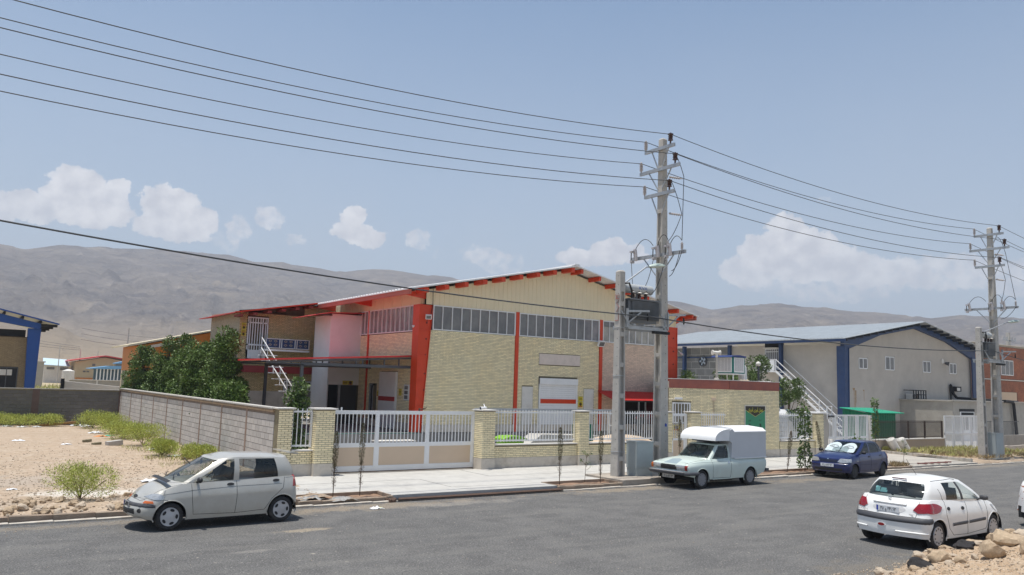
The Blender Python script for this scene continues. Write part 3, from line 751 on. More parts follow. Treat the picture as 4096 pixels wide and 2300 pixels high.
def rib_roof(parent,x0,x1,zf,ya,yb,m,pitch=.3,th=.05,name='roof_sheet',sgn=1):
	n=int(abs(yb-ya)/pitch);P0=[];P1=[]
	mb=MB()
	for i in range(n):
		a=ya+(yb-ya)*i/n;w=(yb-ya)/n
		for f,dz in((0,0),(.68,0),(.76,.035),(.92,.035)):P0.append((x0,a+w*f,zf(x0)+th+dz));P1.append((x1,a+w*f,zf(x1)+th+dz))
	P0.append((x0,yb,zf(x0)+th));P1.append((x1,yb,zf(x1)+th))
	mb.grid([P0,P1])
	mb.add([(x0,ya,zf(x0)),(x1,ya,zf(x1)),(x1,yb,zf(x1)),(x0,yb,zf(x0)),(x0,ya,zf(x0)+th),(x1,ya,zf(x1)+th),(x1,yb,zf(x1)+th),(x0,yb,zf(x0)+th)],[(0,1,2,3),(0,1,5,4),(2,3,7,6),(1,2,6,5),(0,3,7,4)])
	return mb.build(name,m,parent)
rib_roof(fac,15.42,RIDX,roofz,30.1,40.6,m_whitesheet,.3);rib_roof(fac,16.9,RIDX,roofz,40.6,59,m_whitesheet,.3)
rib_roof(fac,32.95,RIDX,roofz,30.1,59,m_whitesheet,.3)
B('ridge_cap',m_whitesheet,fac,(RIDX-.16,30.06,RIDZ+.05,RIDX+.16,59,RIDZ+.11))
mb=MB();mb.prism([(15.42,30.08,roofz(15.42)-.0),(RIDX,30.08,RIDZ-.0),(RIDX,30.08,RIDZ+.06),(15.42,30.08,roofz(15.42)+.06)],(0,.03,0));mb.prism([(32.95,30.08,roofz(32.95)),(RIDX,30.08,RIDZ),(RIDX,30.08,RIDZ+.06),(32.95,30.08,roofz(32.95)+.06)],(0,.03,0))
mb.build('verge_trim',m_white,fac)
for x in list(np.arange(16.2,24.0,.98))+[24.15,24.75]+list(np.arange(25.9,33.0,1.1)):
	z=roofz(x)-.005
	B('purlin',m_red,fac,(x-.035,30.15,z-.22,x+.17 if x<RIDX else x+.10,FY-.0,z-.02))
m_pdr=mat('pink_dusty_red',(.50,.13,.09),rough=.6,var=.2,vscale=1)
B('eave_beam',m_pdr,fac,(15.46,30.2,roofz(15.46)-.2,15.56,40.6,roofz(15.46)-.01))
B('eave_beam',m_pdr,fac,(32.8,30.2,roofz(32.8)-.22,32.9,44,roofz(32.8)-.01))
mb=MB()
for y in(31.05,36.6,41.2):
	mb.prism([(15.5,y,roofz(15.5)-.12),(FX0,y,roofz(FX0)-.12),(FX0,y,roofz(FX0)-.52)],(0,.14,0))
mb.build('bracket',m_red,fac)
mb=MB();mb.prism([(32.9,31.05,roofz(32.9)-.12),(FX1,31.05,roofz(FX1)-.12),(FX1,31.05,roofz(FX1)-.62)],(0,.14,0));mb.build('bracket',m_red,fac)
B('stone_panel',mat('blank_pinkish_stone',(.72,.62,.55),rough=.85,var=.1,vscale=4,bump=.2,dirt=.3,dirtcol=(.45,.38,.33)),fac,(22.93,FY-.03,4.15,25.43,FY,4.66))
for a,b,t in((21.98,22.6,3.07),(25.73,26.36,3.04)):B('blind_niche',m_stone,fac,(a,FY-.02,1.0,b,FY+.02,t))
rd=B('roller_door',m_white,fac,(22.95,FY-.07,1.0,23.02,FY+.1,3.5),(25.21,FY-.07,1.0,25.28,FY+.1,3.5),(22.95,FY-.10,3.20,25.28,FY+.1,3.5))
zz=1.0;sh=[]
mw_=MB()
mw_.box(0,0,0,2.19,.03,.096);me_sl=bpy.data.meshes.new('slat');me_sl.from_pydata(mw_.v,[],mw_.f);me_sl.materials.append(m_white);me_sl.update()
me_sl2=me_sl.copy();me_sl2.materials.clear();me_sl2.materials.append(m_red)
i=0
while zz<3.18:
	place(me_sl,'slat',rd,(23.02,FY-.03,zz));zz+=.1;i+=1
B('red_band',m_red,rd,(23.02,FY-.05,2.31,25.21,FY-.031,2.51))
sd=B('side_roller_door',m_white,fac,(FX0-.12,33.42,.98,FX0-.0,35.13,3.56))
B('band',mat('dull_red_band',(.42,.03,.03),rough=.5),sd,(FX0-.128,33.42,2.22,FX0-.118,35.13,2.42))
mb=MB()
for k in range(22):mb.box(FX0-.126,33.46,1.02+k*.053,FX0-.119,35.1,1.05+k*.053)
mb.build('slats',m_white,sd)
ad=B('alu_door',m_galvsteel,fac,(FX0+.0,35.62,.98,FX0+.08,35.7,2.98),(FX0+.0,36.0,.98,FX0+.08,36.08,2.98),(FX0,36.37,.98,FX0+.08,36.45,2.98),(FX0,35.62,2.9,FX0+.08,36.45,2.98))
B('pane',m_dark,ad,(FX0+.1,35.65,.98,FX0+.13,36.4,2.95))
vb=B('vent_box',m_white,fac,(FX0-.05,32.2,2.3,FX0-.005,32.68,3.0))
for k in range(3):B('louvre',m_glassd,vb,(FX0-.062,32.28,2.36+k*.21,FX0-.05,32.6,2.52+k*.21))
def yellow_sign(parent,name,label,o,u,nrm,w,h,red=True,kind=0):
	"""small yellow warning plate with a dark pictogram"""
	o=Vector(o);u=Vector(u);n=Vector(nrm);up=Vector((0,0,1))
	if parent is None:root=thing(name,label,'sign',tuple(o))
	else:root=parent
	mb=MB();mb.prism([o,o+u*w,o+u*w+up*h,o+up*h],n*.012)
	pl=mb.build('plate' if parent is None else name,mat('sign_yellow',(.62,.50,.03),rough=.5),root)
	mb=MB();c=o+u*w/2+up*h*.55+n*.014
	if kind==0:
		for z in(.62,.38):mb.obox(o+u*w/2+up*h*z+n*.014,u,n,up,w*.34,.002,h*.05)
	else:
		mb.lathe(c,n,[(0,w*.30),(.004,w*.30),(.004,w*.24),(0,w*.24)],14);mb.obox(c,u+up,n,u-up,w*.24,.003,w*.03);mb.lathe(c,n,[(0,w*.12),(.004,w*.10)],8)
	mb.build('pictogram',mat('sign_dark',(.12,.07,.02),rough=.6),root)
	if red:m2=MB();m2.obox(o+u*w/2+up*h*.1+n*.014,u,n,up,w*.42,.002,h*.075);m2.build('band',mat('sign_red',(.5,.05,.02),rough=.5),root)
	return root
yellow_sign(None,'warning_sign','upper yellow plate with lines of writing right of the white roller door',(25.38,FY-.02,2.44),(1,0,0),(0,-1,0),.27,.22,False,0)
yellow_sign(None,'warning_sign','lower yellow plate with round pictogram and red band right of the roller door',(25.38,FY-.02,2.14),(1,0,0),(0,-1,0),.27,.27,True,1)
yellow_sign(None,'warning_sign','small yellow plate beside the narrow metal door under the canopy',(FX0-.02,35.5,2.4),(0,-1,0),(-1,0,0),.2,.26,True,0)
yellow_sign(None,'warning_sign','pale yellow plate right of the door with the dull red band',(FX0-.02,33.2,2.5),(0,-1,0),(-1,0,0),.26,.3,False,0)
def floodlight(loc,nrm,label,s=.2,tilt=-.5):
	t=thing('floodlight',label,'floodlight',loc);n=Vector(nrm);up=Vector((0,0,1));sd_=n.cross(up)
	d=(n+up*tilt).normalized();c=Vector(loc)+n*.2
	mb=MB();mb.obox(c,sd_,d,sd_.cross(d),s,.05,s*.75);mb.build('housing',m_white,t)
	mb=MB();mb.obox(c+d*.052,sd_,d,sd_.cross(d),s*.8,.006,s*.55);mb.build('glass',m_glassd,t)
	mb=MB();mb.bar(Vector(loc),c,.03,.03);mb.build('arm',m_galvsteel,t)
	return t
floodlight((26.6,FY-.06,5.32),(0,-1,0),'white floodlight under the strip window beside the second red post')
floodlight((16.8,FY-.1,5.95),(-.5,-1,0),'white angular lamp near the top of the left red corner column',.13)
def bullet_cam(loc,d,label):
	t=thing('security_camera',label,'camera',loc);d=Vector(d).normalized();c=Vector(loc)
	mb=MB();mb.lathe(c,d,[(0,.0),(.0,.045),(.22,.045),(.25,.055),(.30,.055)],10);mb.build('body',m_white,t,angle=40)
	mb=MB();mb.lathe(c+d*.3,d,[(0,.045),(.005,0)],10);mb.build('lens',m_black,t)
	mb=MB();mb.bar(c+d*.05,c+d*.0+Vector((0,.15,.12)),.025,.025);mb.build('bracket',m_white,t)
	return t
bullet_cam((16.55,31.3,5.62),(-1,.4,-.35),'white bullet camera on the left red corner column')
bullet_cam((32.25,30.75,5.12),(-.3,-1,-.4),'white bullet camera on the right red corner column')
bullet_cam((15.62,24.2,2.30),(-1,-.3,-.05),'white camera with dark lens on the pier beside the sliding gate')
cb=thing('cable','thin black cable hanging down the cream gable to the left corner column','cable',(16.95,FY-.1,5.9))
mb=MB();mb.tube([(16.98,FY-.09,7.2),(17.0,FY-.09,6.5),(16.9,FY-.12,6.05),(16.72,FY-.14,5.9),(16.72,FY-.14,5.7)],.014,5);mb.build('cable',m_black,cb)
aw=thing('awning','bright red corrugated awning over the dark recess of the factory front','awning',(29,FY,2.6))
P0=[];P1=[]
for i in range(64):
	x=26.6+i*.0865
	for f,dz in((0,0),(.6,0),(.72,.03),(.9,.03)):P0.append((x+.0865*f,FY-.02,2.97-(x-26.6)*.005+dz));P1.append((x+.0865*f,FY-1.25,2.55+dz))
mb=MB();mb.grid([P0,P1]);mb.grid([[(p[0],p[1],p[2]-.015)for p in P0[::-1]],[(p[0],p[1],p[2]-.015)for p in P1[::-1]]]);mb.build('sheet',m_redroof,aw)
mb=MB()
for x in(27.4,29.2,31.0):mb.bar((x,FY-1.2,2.52),(x,FY-.02,2.92),.04,.05)
mb.bar((26.65,FY-1.2,2.51),(32.1,FY-1.2,2.51),.05,.06);mb.build('frame',m_darksteel,aw)
for x in(28.3,28.75):B('post',m_galvsteel,aw,(x,FY-1.22,.95,x+.06,FY-1.16,2.5))
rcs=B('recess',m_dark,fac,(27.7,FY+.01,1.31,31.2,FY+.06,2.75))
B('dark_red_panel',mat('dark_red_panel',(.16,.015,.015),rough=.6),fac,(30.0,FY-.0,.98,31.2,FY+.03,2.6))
ds=thing('motorbike','dark red motorbike standing in the shade under the red awning','motorbike',(29.3,30.2,.96))
mb=MB();mb.tube([(28.5,30.2,1.65),(28.8,30.2,1.85),(29.3,30.2,1.8),(29.8,30.2,1.86),(30.1,30.2,1.7)],.1,8,rs=[.05,.12,.16,.12,.05]);mb.build('body',mat('motorbike_red',(.28,.02,.02),rough=.4),ds,angle=50)
for x in(28.55,30.05):
	mb=MB();mb.tube([(x+.3*math.cos(a),30.2,1.27+.3*math.sin(a))for a in np.linspace(0,2*math.pi,17)],.05,6,cap=False);mb.build('wheel',m_black,ds)
mb=MB();mb.tube([(28.55,30.2,1.27),(28.75,30.2,1.9),(28.8,30.0,2.0)],.025,6);mb.tube([(28.8,30.0,2.0),(28.8,30.4,2.0)],.02,6);mb.build('fork',m_darksteel,ds)
AX0,AY=11.72,41.5
anx=thing('annex_building','two storey ochre brick annex with red-edged roof, barred door and blue balcony','building',(14,41.5,0))
B('wall',m_mortar2,anx,(AX0,AY,2.42,FX0,AY+.25,6.5))
mb=MB();mb.prism([(AX0,AY,6.5),(FX0,AY,6.5),(FX0,AY,7.2),(AX0,AY,6.42)],(0,.25,0));mb.build('wall',m_mortar2,anx)
brickwork(anx,[((AX0,AY,0),(1,0,0),(0,-1,0),FX0-AX0,2.42,6.42,[(12.1-AX0,13.2-AX0,4.3,6.22),(14.15-AX0,15.7-AX0,2.4,2.98)]),((15.08,AY,0),(1,0,0),(0,-1,0),FX0-15.08,6.42,7.05,[])],m_brick2,300,seed=7,LN=.20)
B('plaster_base',m_plinth,anx,(AX0,AY-.01,.96,15.1,AY+.2,2.42))
mb=MB();mb.prism([(AX0,AY+.25,.9),(AX0,47.1,.9),(AX0,47.1,6.55),(AX0,AY+.25,6.42)],(.2,0,0));mb.build('wall',mat('cream_brick_side_joint',(.36,.31,.23),rough=.9,var=.1,vscale=4),anx)
brickwork(anx,[((AX0,AY,0),(0,1,0),(-1,0,0),5.6,2.42,6.4,[])],mat('cream_brick_side',(.53,.46,.35),rough=.85,var=.1,vscale=3,attr='var'),0,seed=8,LN=.21,H=.056,stuffname='side_brickwork')
mb=MB();mb.prism([(11.2,40.6,6.27),(16.1,40.6,7.16),(16.1,40.6,7.22),(11.2,40.6,6.32)],(0,7.2,0));mb.build('roof',m_redroof,anx)
mb=MB();mb.prism([(11.2,40.58,6.28),(16.1,40.58,7.17),(16.1,40.58,7.23),(11.2,40.58,6.33)],(0,-.02,0));mb.build('roof_edge',m_red,anx)
for i in range(7):B('rafter',mat('dark_red_steel',(.22,.03,.02),rough=.6),anx,(11.4+i*.72,40.66,6.1+i*.14,11.62+i*.72,AY,6.22+i*.14))
def barred(parent,o,u,nrm,W,z0,z1,n,name='window',glass=None,extra=None,bar=.022):
	o=Vector(o);u=Vector(u).normalized();nrm=Vector(nrm).normalized()
	def bx(mb,a,b,za,zb,d0,d1):
		p=[o+u*a+nrm*d0,o+u*b+nrm*d0,o+u*b+nrm*d1,o+u*a+nrm*d1]
		mb.prism([(q.x,q.y,za)for q in p],(0,0,zb-za))
	mb=MB();f=.06
	for(a,b,za,zb)in((0,W,z1-f,z1),(0,W,z0,z0+f),(0,f,z0+f,z1-f),(W-f,W,z0+f,z1-f))+tuple(extra or()):bx(mb,a,b,za,zb,-.03,.04)
	w=mb.build(name,m_white,parent)
	mb=MB();bx(mb,f/2,W-f/2,z0+f/2,z1-f/2,-.06,-.035);mb.build('pane',glass or m_glassd,w)
	zt=z1-f
	for i in range(1,n):
		mb=MB();a=W*i/n;bx(mb,a-bar,a+bar,z0+f,zt,-.01,.03);mb.build('bar',m_white,w)
	return w
barred(anx,(12.12,AY-.02,0),(1,0,0),(0,-1,0),1.05,4.0,6.18,8,'door',extra=((0,1.05,5.86,5.92),(.74,.8,4.06,6.12),(0,1.05,4.72,4.8),(0,1.05,4.0,4.5)))
barred(anx,(14.18,AY-.02,0),(1,0,0),(0,-1,0),1.5,2.46,2.97,8,'window',glass=m_dark)
for k in range(4):yellow_sign(None,'warning_sign',('topmost','second from the top','third from the top','lowest')[k]+' of the four yellow plates left of the upstairs door',(11.82,AY-.02,5.70-k*.17),(1,0,0),(0,-1,0),.22,.15,k in(0,2),k%2)
bal=B('balcony',m_white,anx,(12.8,AY-1.0,4.47,15.1,AY,4.55))
mb=MB()
yb=AY-.98
for z in(4.6,5.06):mb.box(12.8,yb-.02,z,15.08,yb+.02,z+.035)
for x in(12.8,13.5,13.6,14.3,14.4,15.05):mb.box(x,yb-.02,4.6,x+.035,yb+.02,5.09)
mb.build('railing',m_white,bal)
mb=MB()
for x in(13.51,14.31):mb.box(x+.03,yb-.008,4.63,x+.1,yb+.008,5.06)
mb.box(12.84,yb+.012,4.63,15.04,yb+.018,5.06);mb.build('blue_panel',m_blue,bal)
mb=MB()
def scroll(cx,cz,r,s):
	pts=[(cx+s*r*(1-t*.75)*math.cos(t*5.2),yb-.005,cz+r*(1-t*.75)*math.sin(t*5.2))for t in np.linspace(0,1,12)]
	mb.tube(pts,.008,4)
for c in(13.02,13.3,13.82,14.1,14.6,14.88):
	for s in(1,-1):
		scroll(c,4.94,.085,s);scroll(c,4.75,.085,-s)
mb.build('scrollwork',mat('beige_iron',(.45,.38,.30),rough=.6),bal)
st=thing('staircase','white metal staircase railing running down from the upstairs door of the annex','staircase',(12.9,40,1))
mb=MB();mb.bar((12.55,40.4,5.1),(13.35,37.6,2.6),.04,.04);mb.bar((12.55,40.4,4.6),(13.35,37.6,2.1),.04,.04)
for t in np.linspace(0,1,6):mb.bar((12.55+.8*t,40.4-2.8*t,4.3-2.5*t),(12.55+.8*t,40.4-2.8*t,5.1-2.5*t),.03,.03)
mb.build('handrail',m_white,st)
for k in range(9):t=k/9;B('step',m_white,st,(12.4+.8*t,40.1-2.8*t,4.2-2.6*t,13.3+.6*t,40.4-2.8*t,4.24-2.6*t))
lt=thing('lift_tower','white sheet-metal lift tower with small red roof between annex and factory hall','tower',(15.9,38.8,.96))
LX,LY=15.08,37.75
B('side_wall',m_whitesheet,lt,(LX,LY,.96,LX+.05,39.9,6.3))
mb=MB()
for k in range(38):mb.box(LX-.012,LY,1.0+k*.085,LX,39.9,1.04+k*.085)
mb.build('siding',m_whitesheet,lt)
B('front_wall',m_whitesheet,lt,(LX+.05,LY,2.87,FX0,LY+.05,6.36))
B('back_wall',m_whitesheet,lt,(LX,39.85,.96,FX0,39.9,6.3))
B('opening',m_dark,lt,(LX+.05,LY+.5,.96,FX0,LY+.55,2.87))
B('sliding_door',mat('dark_lift_door',(.06,.06,.062),rough=.4),lt,(15.85,LY+.2,.96,16.7,LY+.25,2.86));B('door_rail',m_galvsteel,lt,(15.7,LY+.12,.96,15.82,LY+.2,2.86))
mb=MB();mb.prism([(13.9,LY-.35,6.14),(14.85,LY-.35,6.36),(16.72,LY-.35,6.46),(16.72,LY-.35,6.49),(14.85,LY-.35,6.39),(13.9,LY-.35,6.165)],(0,2.6,0));mb.build('roof',m_redroof,lt)
B('roof_frame',m_darksteel,lt,(14.3,LY-.1,6.24,15.1,LY-.02,6.3),(16.5,LY-.3,6.36,16.58,LY,6.44))
yellow_sign(None,'warning_sign','blank yellow plate above the dark lift opening',(15.86,LY-.015,2.88),(1,0,0),(0,-1,0),.27,.2,False,0)
yellow_sign(None,'warning_sign','orange-red pictogram plate above the dark lift opening',(16.14,LY-.015,2.88),(1,0,0),(0,-1,0),.26,.2,True,1)
cn=thing('canopy','long red-edged canopy on dark grey steel truss in front of the annex','canopy',(13.4,32,.96))
mb=MB();mb.prism([(10.0,31.6,3.80),(16.7,31.6,4.23),(16.7,31.6,4.27),(10.0,31.6,3.84)],(0,6.1,0));mb.build('roof',m_redroof,cn)
mb=MB()
for k in range(18):
	y=31.62+k*.33;mb.prism([(10.0,y,3.84),(16.7,y,4.27),(16.7,y,4.30),(10.0,y,3.87)],(0,.08,0))
mb.build('roof_ribs',m_redroof,cn)
def truss(y):
	mb=MB();mb.bar((10.1,y,3.74),(16.66,y,4.17),.09,.07);mb.bar((11.5,y,3.72),(16.66,y,3.76),.12,.12);mb.bar((10.1,y,3.72),(11.6,y,3.72),.06,.05)
	for x in(12.7,13.9,14.2,15.2,15.9,16.6):mb.bar((x,y,3.75),(x,y,3.72+(x-10.1)*.0655),.05,.05,up=(0,1,0))
	mb.build('truss',m_darksteel,cn)
for y in(31.75,36.3):truss(y)
for y in(31.75,36.3):B('post',m_darksteel,cn,(11.5,y-.06,.96,11.62,y+.06,3.7))
B('fascia',mat('dull_red_fascia',(.3,.03,.03),rough=.6),cn,(10.4,41.2,3.35,16.6,41.25,3.7))
oh=thing('orange_hall','low orange sheet-metal hall with cream verge behind the dark trees','building',(12,58,0))
mb=MB();mb.prism([(9.9,58,0),(16.5,58,0),(16.5,58,6.6),(9.9,58,4.95)],(0,6,0));mb.build('wall',m_orange,oh)
mb=MB();mb.prism([(9.2,57.5,4.86),(17.0,57.5,6.78),(17.0,57.5,6.86),(9.2,57.5,4.96)],(0,7,0));mb.build('roof',mat('cream_verge',(.6,.52,.36),rough=.6),oh)
mb=MB();mb.prism([(10.6,57.95,5.0),(13.2,57.95,5.62),(13.2,57.95,5.42),(10.6,57.95,4.8)],(0,.04,0));mb.build('skylight_strip',m_stone,oh)
mb=MB()
for k in range(22):mb.box(10+k*.3,57.96,.0,10.05+k*.3,58,4.7+k*.07)
mb.build('ribs',m_orange,oh)
def pier(x0,x1,y0,y1,label,top=2.19,seed=1,left=True,np_=300,plinth=.52,capz=None):
	t=thing('brick_pier',label,'pier',((x0+x1)/2,y0,.14),'yellow brick piers of the street fence')
	B('core',m_mortar,t,(x0+.012,y0+.012,plinth,x1-.012,y1,top))
	B('plinth',m_plinth,t,(x0-.01,y0-.012,.1,x1+.01,y1,plinth-.005))
	mb=MB();mb.box(x0-.06,y0-.06,top,x1+.06,y1+.04,top+.035);mb.box(x0-.045,y0-.045,top-.012,x1+.045,y1+.03,top)
	mb.build('cap_stone',m_stone,t)
	faces=[((x0+.012,y0+.012,0),(1,0,0),(0,-1,0),x1-x0-.024,plinth,top-.02,[])]
	if left:faces.append(((x0+.012,y0+.012,0),(0,1,0),(-1,0,0),y1-y0-.012,plinth,top-.02,[]))
	brickwork(t,faces,m_brick,np_,seed=seed,bond='running',LN=.205,D=.012)
	return t
pier(8.27,8.74,24.45,24.85,'narrow yellow brick pier at the corner of the grey block wall',seed=11,left=False)
pier(9.42,10.05,24.30,24.85,'yellow brick pier at the left end of the sliding gate',seed=12)
pier(15.60,16.16,24.35,24.95,'yellow brick pier at the right end of the sliding gate with the camera on it',seed=13)
pier(20.12,20.62,24.45,24.85,'yellow brick pier between the two long white railings',seed=14)
pier(24.55,25.2,24.45,24.85,'yellow brick pier left of the narrow white gate, half behind the tall pole',seed=15)
pier(26.33,26.92,24.45,24.85,'yellow brick pier between the narrow white gate and the guard house',seed=16)
pier(35.2,35.78,24.45,24.95,'yellow brick pier at the right end of the factory fence',seed=17)
def low_wall(x0,x1,label,seed,y=24.58,top=.95,np_=300):
	t=thing('low_brick_wall',label,'wall',((x0+x1)/2,y,.14),'low yellow brick fence walls')
	B('core',m_mortar,t,(x0,y+.012,.5,x1,y+.22,top));B('plinth',m_plinth,t,(x0,y-.01,.1,x1,y+.22,.5))
	B('cap_stone',m_stone,t,(x0-.0,y-.06,top,x1+.0,y+.26,top+.035))
	brickwork(t,[((x0,y+.012,0),(1,0,0),(0,-1,0),x1-x0,.5,top-.01,[])],m_brick,np_,seed=seed)
low_wall(8.74,9.42,'short low brick wall under the small railing beside the sliding gate',21,y=24.5,top=.90)
low_wall(16.17,20.11,'low brick wall between the gate pier and the middle pier',22)
low_wall(20.63,24.54,'low brick wall behind the grey street cabinet and the poles',23)
low_wall(32.5,35.19,'low brick wall right of the guard house in front of the white tank',24,top=.87)
def railing(x0,x1,z0,z1,n,label,y=24.70,over=.09,group='white railings on the street fence'):
	t=thing('railing',label,'railing',((x0+x1)/2,y,z0),group)
	B('rail',m_white,t,(x0,y-.02,z1-.12,x1,y+.02,z1-.07));B('rail',m_white,t,(x0,y-.02,z0+.05,x1,y+.02,z0+.10))
	mb=MB();mb.box(-.012,-.012,z0+.03,.012,.012,z1+over-.09);me=bpy.data.meshes.new('bar');me.from_pydata(mb.v,[],mb.f);me.materials.append(m_white);me.update()
	for i in range(n+1):place(me,'bar',t,(x0+.02+(x1-x0-.04)*i/n,y-.0,0))
	return t
railing(8.76,9.40,.98,2.2,4,'small white railing with four bars in front of the slim tree',y=24.62)
B('frame_rail',m_white,bpy.data.objects['railing'],(9.36,24.59,1.0,9.41,24.66,2.1))
railing(16.2,20.08,1.03,2.22,28,'long white railing right of the sliding gate pier')
railing(20.66,24.5,1.03,2.22,28,'long white railing behind the two concrete poles')
railing(26.95,28.85,.9,2.18,13,'short white railing in front of the guard house window')
railing(32.52,35.17,.95,2.18,19,'white railing right of the guard house in front of the white tank')
gt=thing('sliding_gate','long white sliding gate with three beige lower panels','gate',(12.8,24.98,.15))
GY=24.93
B('frame',m_white,gt,(10.0,GY-.03,2.02,15.62,GY+.03,2.14),(10.0,GY-.03,.97,15.62,GY+.03,1.08),(10.0,GY-.03,.17,15.62,GY+.03,.32),(11.73,GY-.032,.32,11.86,GY+.032,2.02),(13.64,GY-.032,.32,13.77,GY+.032,2.02),(15.5,GY-.032,.32,15.62,GY+.032,2.02),(10.0,GY-.032,.32,10.1,GY+.032,2.02))
for(a,b)in((10.13,11.70),(11.89,13.61),(13.80,15.47)):
	B('panel',m_panelbeige,gt,(a,GY-.012,.34,b,GY+.012,.95))
	B('panel_edge',m_white,gt,(a-.03,GY-.022,.32,b+.03,GY-.0125,.345),(a-.03,GY-.022,.945,b+.03,GY-.0125,.97),(a-.03,GY-.022,.345,a,GY-.0125,.945),(b,GY-.022,.345,b+.03,GY-.0125,.945))
mb=MB();mb.box(-.012,-.012,1.08,.012,.012,2.02);me=bpy.data.meshes.new('bar');me.from_pydata(mb.v,[],mb.f);me.materials.append(m_white);me.update()
for(a,b,n)in((10.10,11.73,12),(11.86,13.64,13),(13.77,15.5,13)):
	for i in range(1,n):place(me,'bar',gt,(a+(b-a)*i/n,GY,0))
B('wheel_rail',mr_,gt,(9.9,GY-.03,.135,16.0,GY+.03,.165))
mb=MB();mb.bar((13.35,GY,2.14),(13.35,GY,2.22),.04,.04,up=(0,1,0));mb.tube([(13.33,GY,2.22),(13.5,GY-.02,2.2),(13.62,GY-.02,2.26)],.018,6);mb.build('latch',mr_,gt);B('roller',m_white,gt,(10.48,GY-.02,2.14,10.52,GY+.02,2.24))
hr=thing('horizontal_rail','long grey steel guide rail running along the top of the fence behind the railings','rail',(19.5,25.0,2.2))
B('rail',m_galvsteel,hr,(15.7,25.02,2.17,22.75,25.10,2.26))
ng=thing('narrow_gate','narrow white pedestrian gate with beige lower panel beside the guard house','gate',(25.76,24.7,.15))
B('frame',m_white,ng,(25.24,24.66,.18,25.38,24.72,2.13),(26.16,24.66,.18,26.30,24.72,2.13),(25.38,24.66,2.02,26.16,24.72,2.13),(25.38,24.66,1.0,26.16,24.72,1.08),(25.38,24.66,.18,26.16,24.72,.3),(25.38,24.662,.3,25.45,24.718,1.0),(26.08,24.662,.3,26.16,24.718,1.0))
B('panel',m_panelbeige,ng,(25.45,24.68,.3,26.08,24.7,1.0))
for i in range(1,6):B('bar',m_white,ng,(25.38+i*.13-.011,24.68,1.08,25.38+i*.13+.011,24.70,2.02))
B('lock',m_black,ng,(25.36,24.64,1.0,25.4,24.66,1.1))
gh=thing('guard_house','yellow brick guard house with a brown-red stone band and a green sign','building',(30,25.5,.14))
A_=Vector((26.75,26.2,0));D_=Vector((30.2,30.6,0));B_=Vector((28.93,24.6,0));C_=Vector((32.47,24.6,0))
uAB=(B_-A_).normalized();nAB=Vector((uAB.y,-uAB.x,0));LAB=(B_-A_).length
ZB,ZT=3.23,3.63
mb=MB();mb.prism([(A_.x,A_.y,.5),(B_.x,B_.y,.5),(C_.x,C_.y,.5),(C_.x,30.6,.5),(D_.x,30.6,.5)],(0,0,ZB-.5));mb.build('wall',m_mortar,gh)
mb=MB();mb.prism([(A_.x,A_.y-.015,.1),(B_.x-.01,B_.y-.015,.1),(C_.x+.015,C_.y-.015,.1),(C_.x+.015,30.6,.1),(D_.x,30.6,.1)],(0,0,.4));mb.build('plinth',m_plinth,gh)
wu0=.52
brickwork(gh,[(tuple(A_),tuple(uAB),tuple(nAB),LAB,.5,ZB,[(.13,1.0,1.62,2.60)]),(tuple(B_),(1,0,0),(0,-1,0),C_.x-B_.x,.5,ZB,[])],m_brick,300,seed=31)
brickwork(gh,[((C_.x,C_.y,0),(0,1,0),(1,0,0),6,.5,ZB,[])],m_brick,0,seed=32,stuffname='side_brickwork')
m_band=mat('brown_red_stone_band',(.32,.10,.07),rough=.6,var=.25,vscale=2.5,col2=(.24,.08,.065),spec=.4)
def band(p,q,nr,a,b):
	p=Vector(p);q=Vector(q);n=int((q-p).length/1.9+.5);u=(q-p).normalized();L=(q-p).length/n
	for i in range(n):
		s=p+u*(L*i+.004);e=p+u*(L*(i+1)-.004)
		m_=MB();m_.prism([(s.x,s.y,a),(e.x,e.y,a),(e.x-nr.x*-.0,e.y,b),(s.x,s.y,b)],Vector(nr)*.03);m_.build('stone_panel',m_band,gh)
band(A_,B_,nAB,ZB,ZT);band(B_,C_,Vector((0,-1,0)),ZB,ZT)
band(C_,Vector((C_.x,30.6,0)),Vector((1,0,0)),ZB,ZT)
mb=MB();mb.prism([(A_.x,A_.y,ZB),(B_.x,B_.y,ZB),(C_.x,C_.y,ZB),(C_.x,30.6,ZB),(D_.x,30.6,ZB)],(0,0,.3));mb.build('roof',m_kerbwhite,gh)
mb=MB();mb.prism([(A_.x,A_.y-.04,ZT),(B_.x,B_.y-.045,ZT),(C_.x+.05,C_.y-.045,ZT),(C_.x+.05,C_.y+.1,ZT),(B_.x+.1,B_.y+.1,ZT),(A_.x,A_.y+.12,ZT)],(0,0,.03));mb.build('coping',m_stone,gh)
w_=barred(gh,tuple(A_+uAB*.15+nAB*.01),tuple(uAB),tuple(nAB),.82,1.64,2.58,6,'window',glass=m_dark)
yellow_sign(None,'warning_sign','yellow plate with a red figure below the guard house window',tuple(A_+uAB*.18+nAB*.03+Vector((0,0,1.33))),tuple(uAB),tuple(nAB),.3,.24,True,1)
wl_=thing('wall_lamp','cream bulkhead lamp with conduit above the guard house window','lamp',tuple(A_+uAB*.4+Vector((0,0,2.75))))
pp=A_+uAB*.42+nAB*.06
mb=MB();mb.obox((pp.x,pp.y,2.76),tuple(uAB),tuple(nAB),(0,0,1),.17,.06,.05);mb.build('housing',m_white,wl_)
q0=A_-uAB*.12+nAB*.03;q1=A_+uAB*.3+nAB*.03
mb=MB();mb.tube([(q1.x,q1.y,2.72),(q0.x,q0.y,2.72),(q0.x,q0.y,3.7)],.014,5);mb.build('conduit',m_stone,wl_)
jb=A_+uAB*2.0+nAB*.03
jn=thing('junction_box','small beige junction box with conduit on the guard house wall','box',(jb.x,jb.y,2.8))
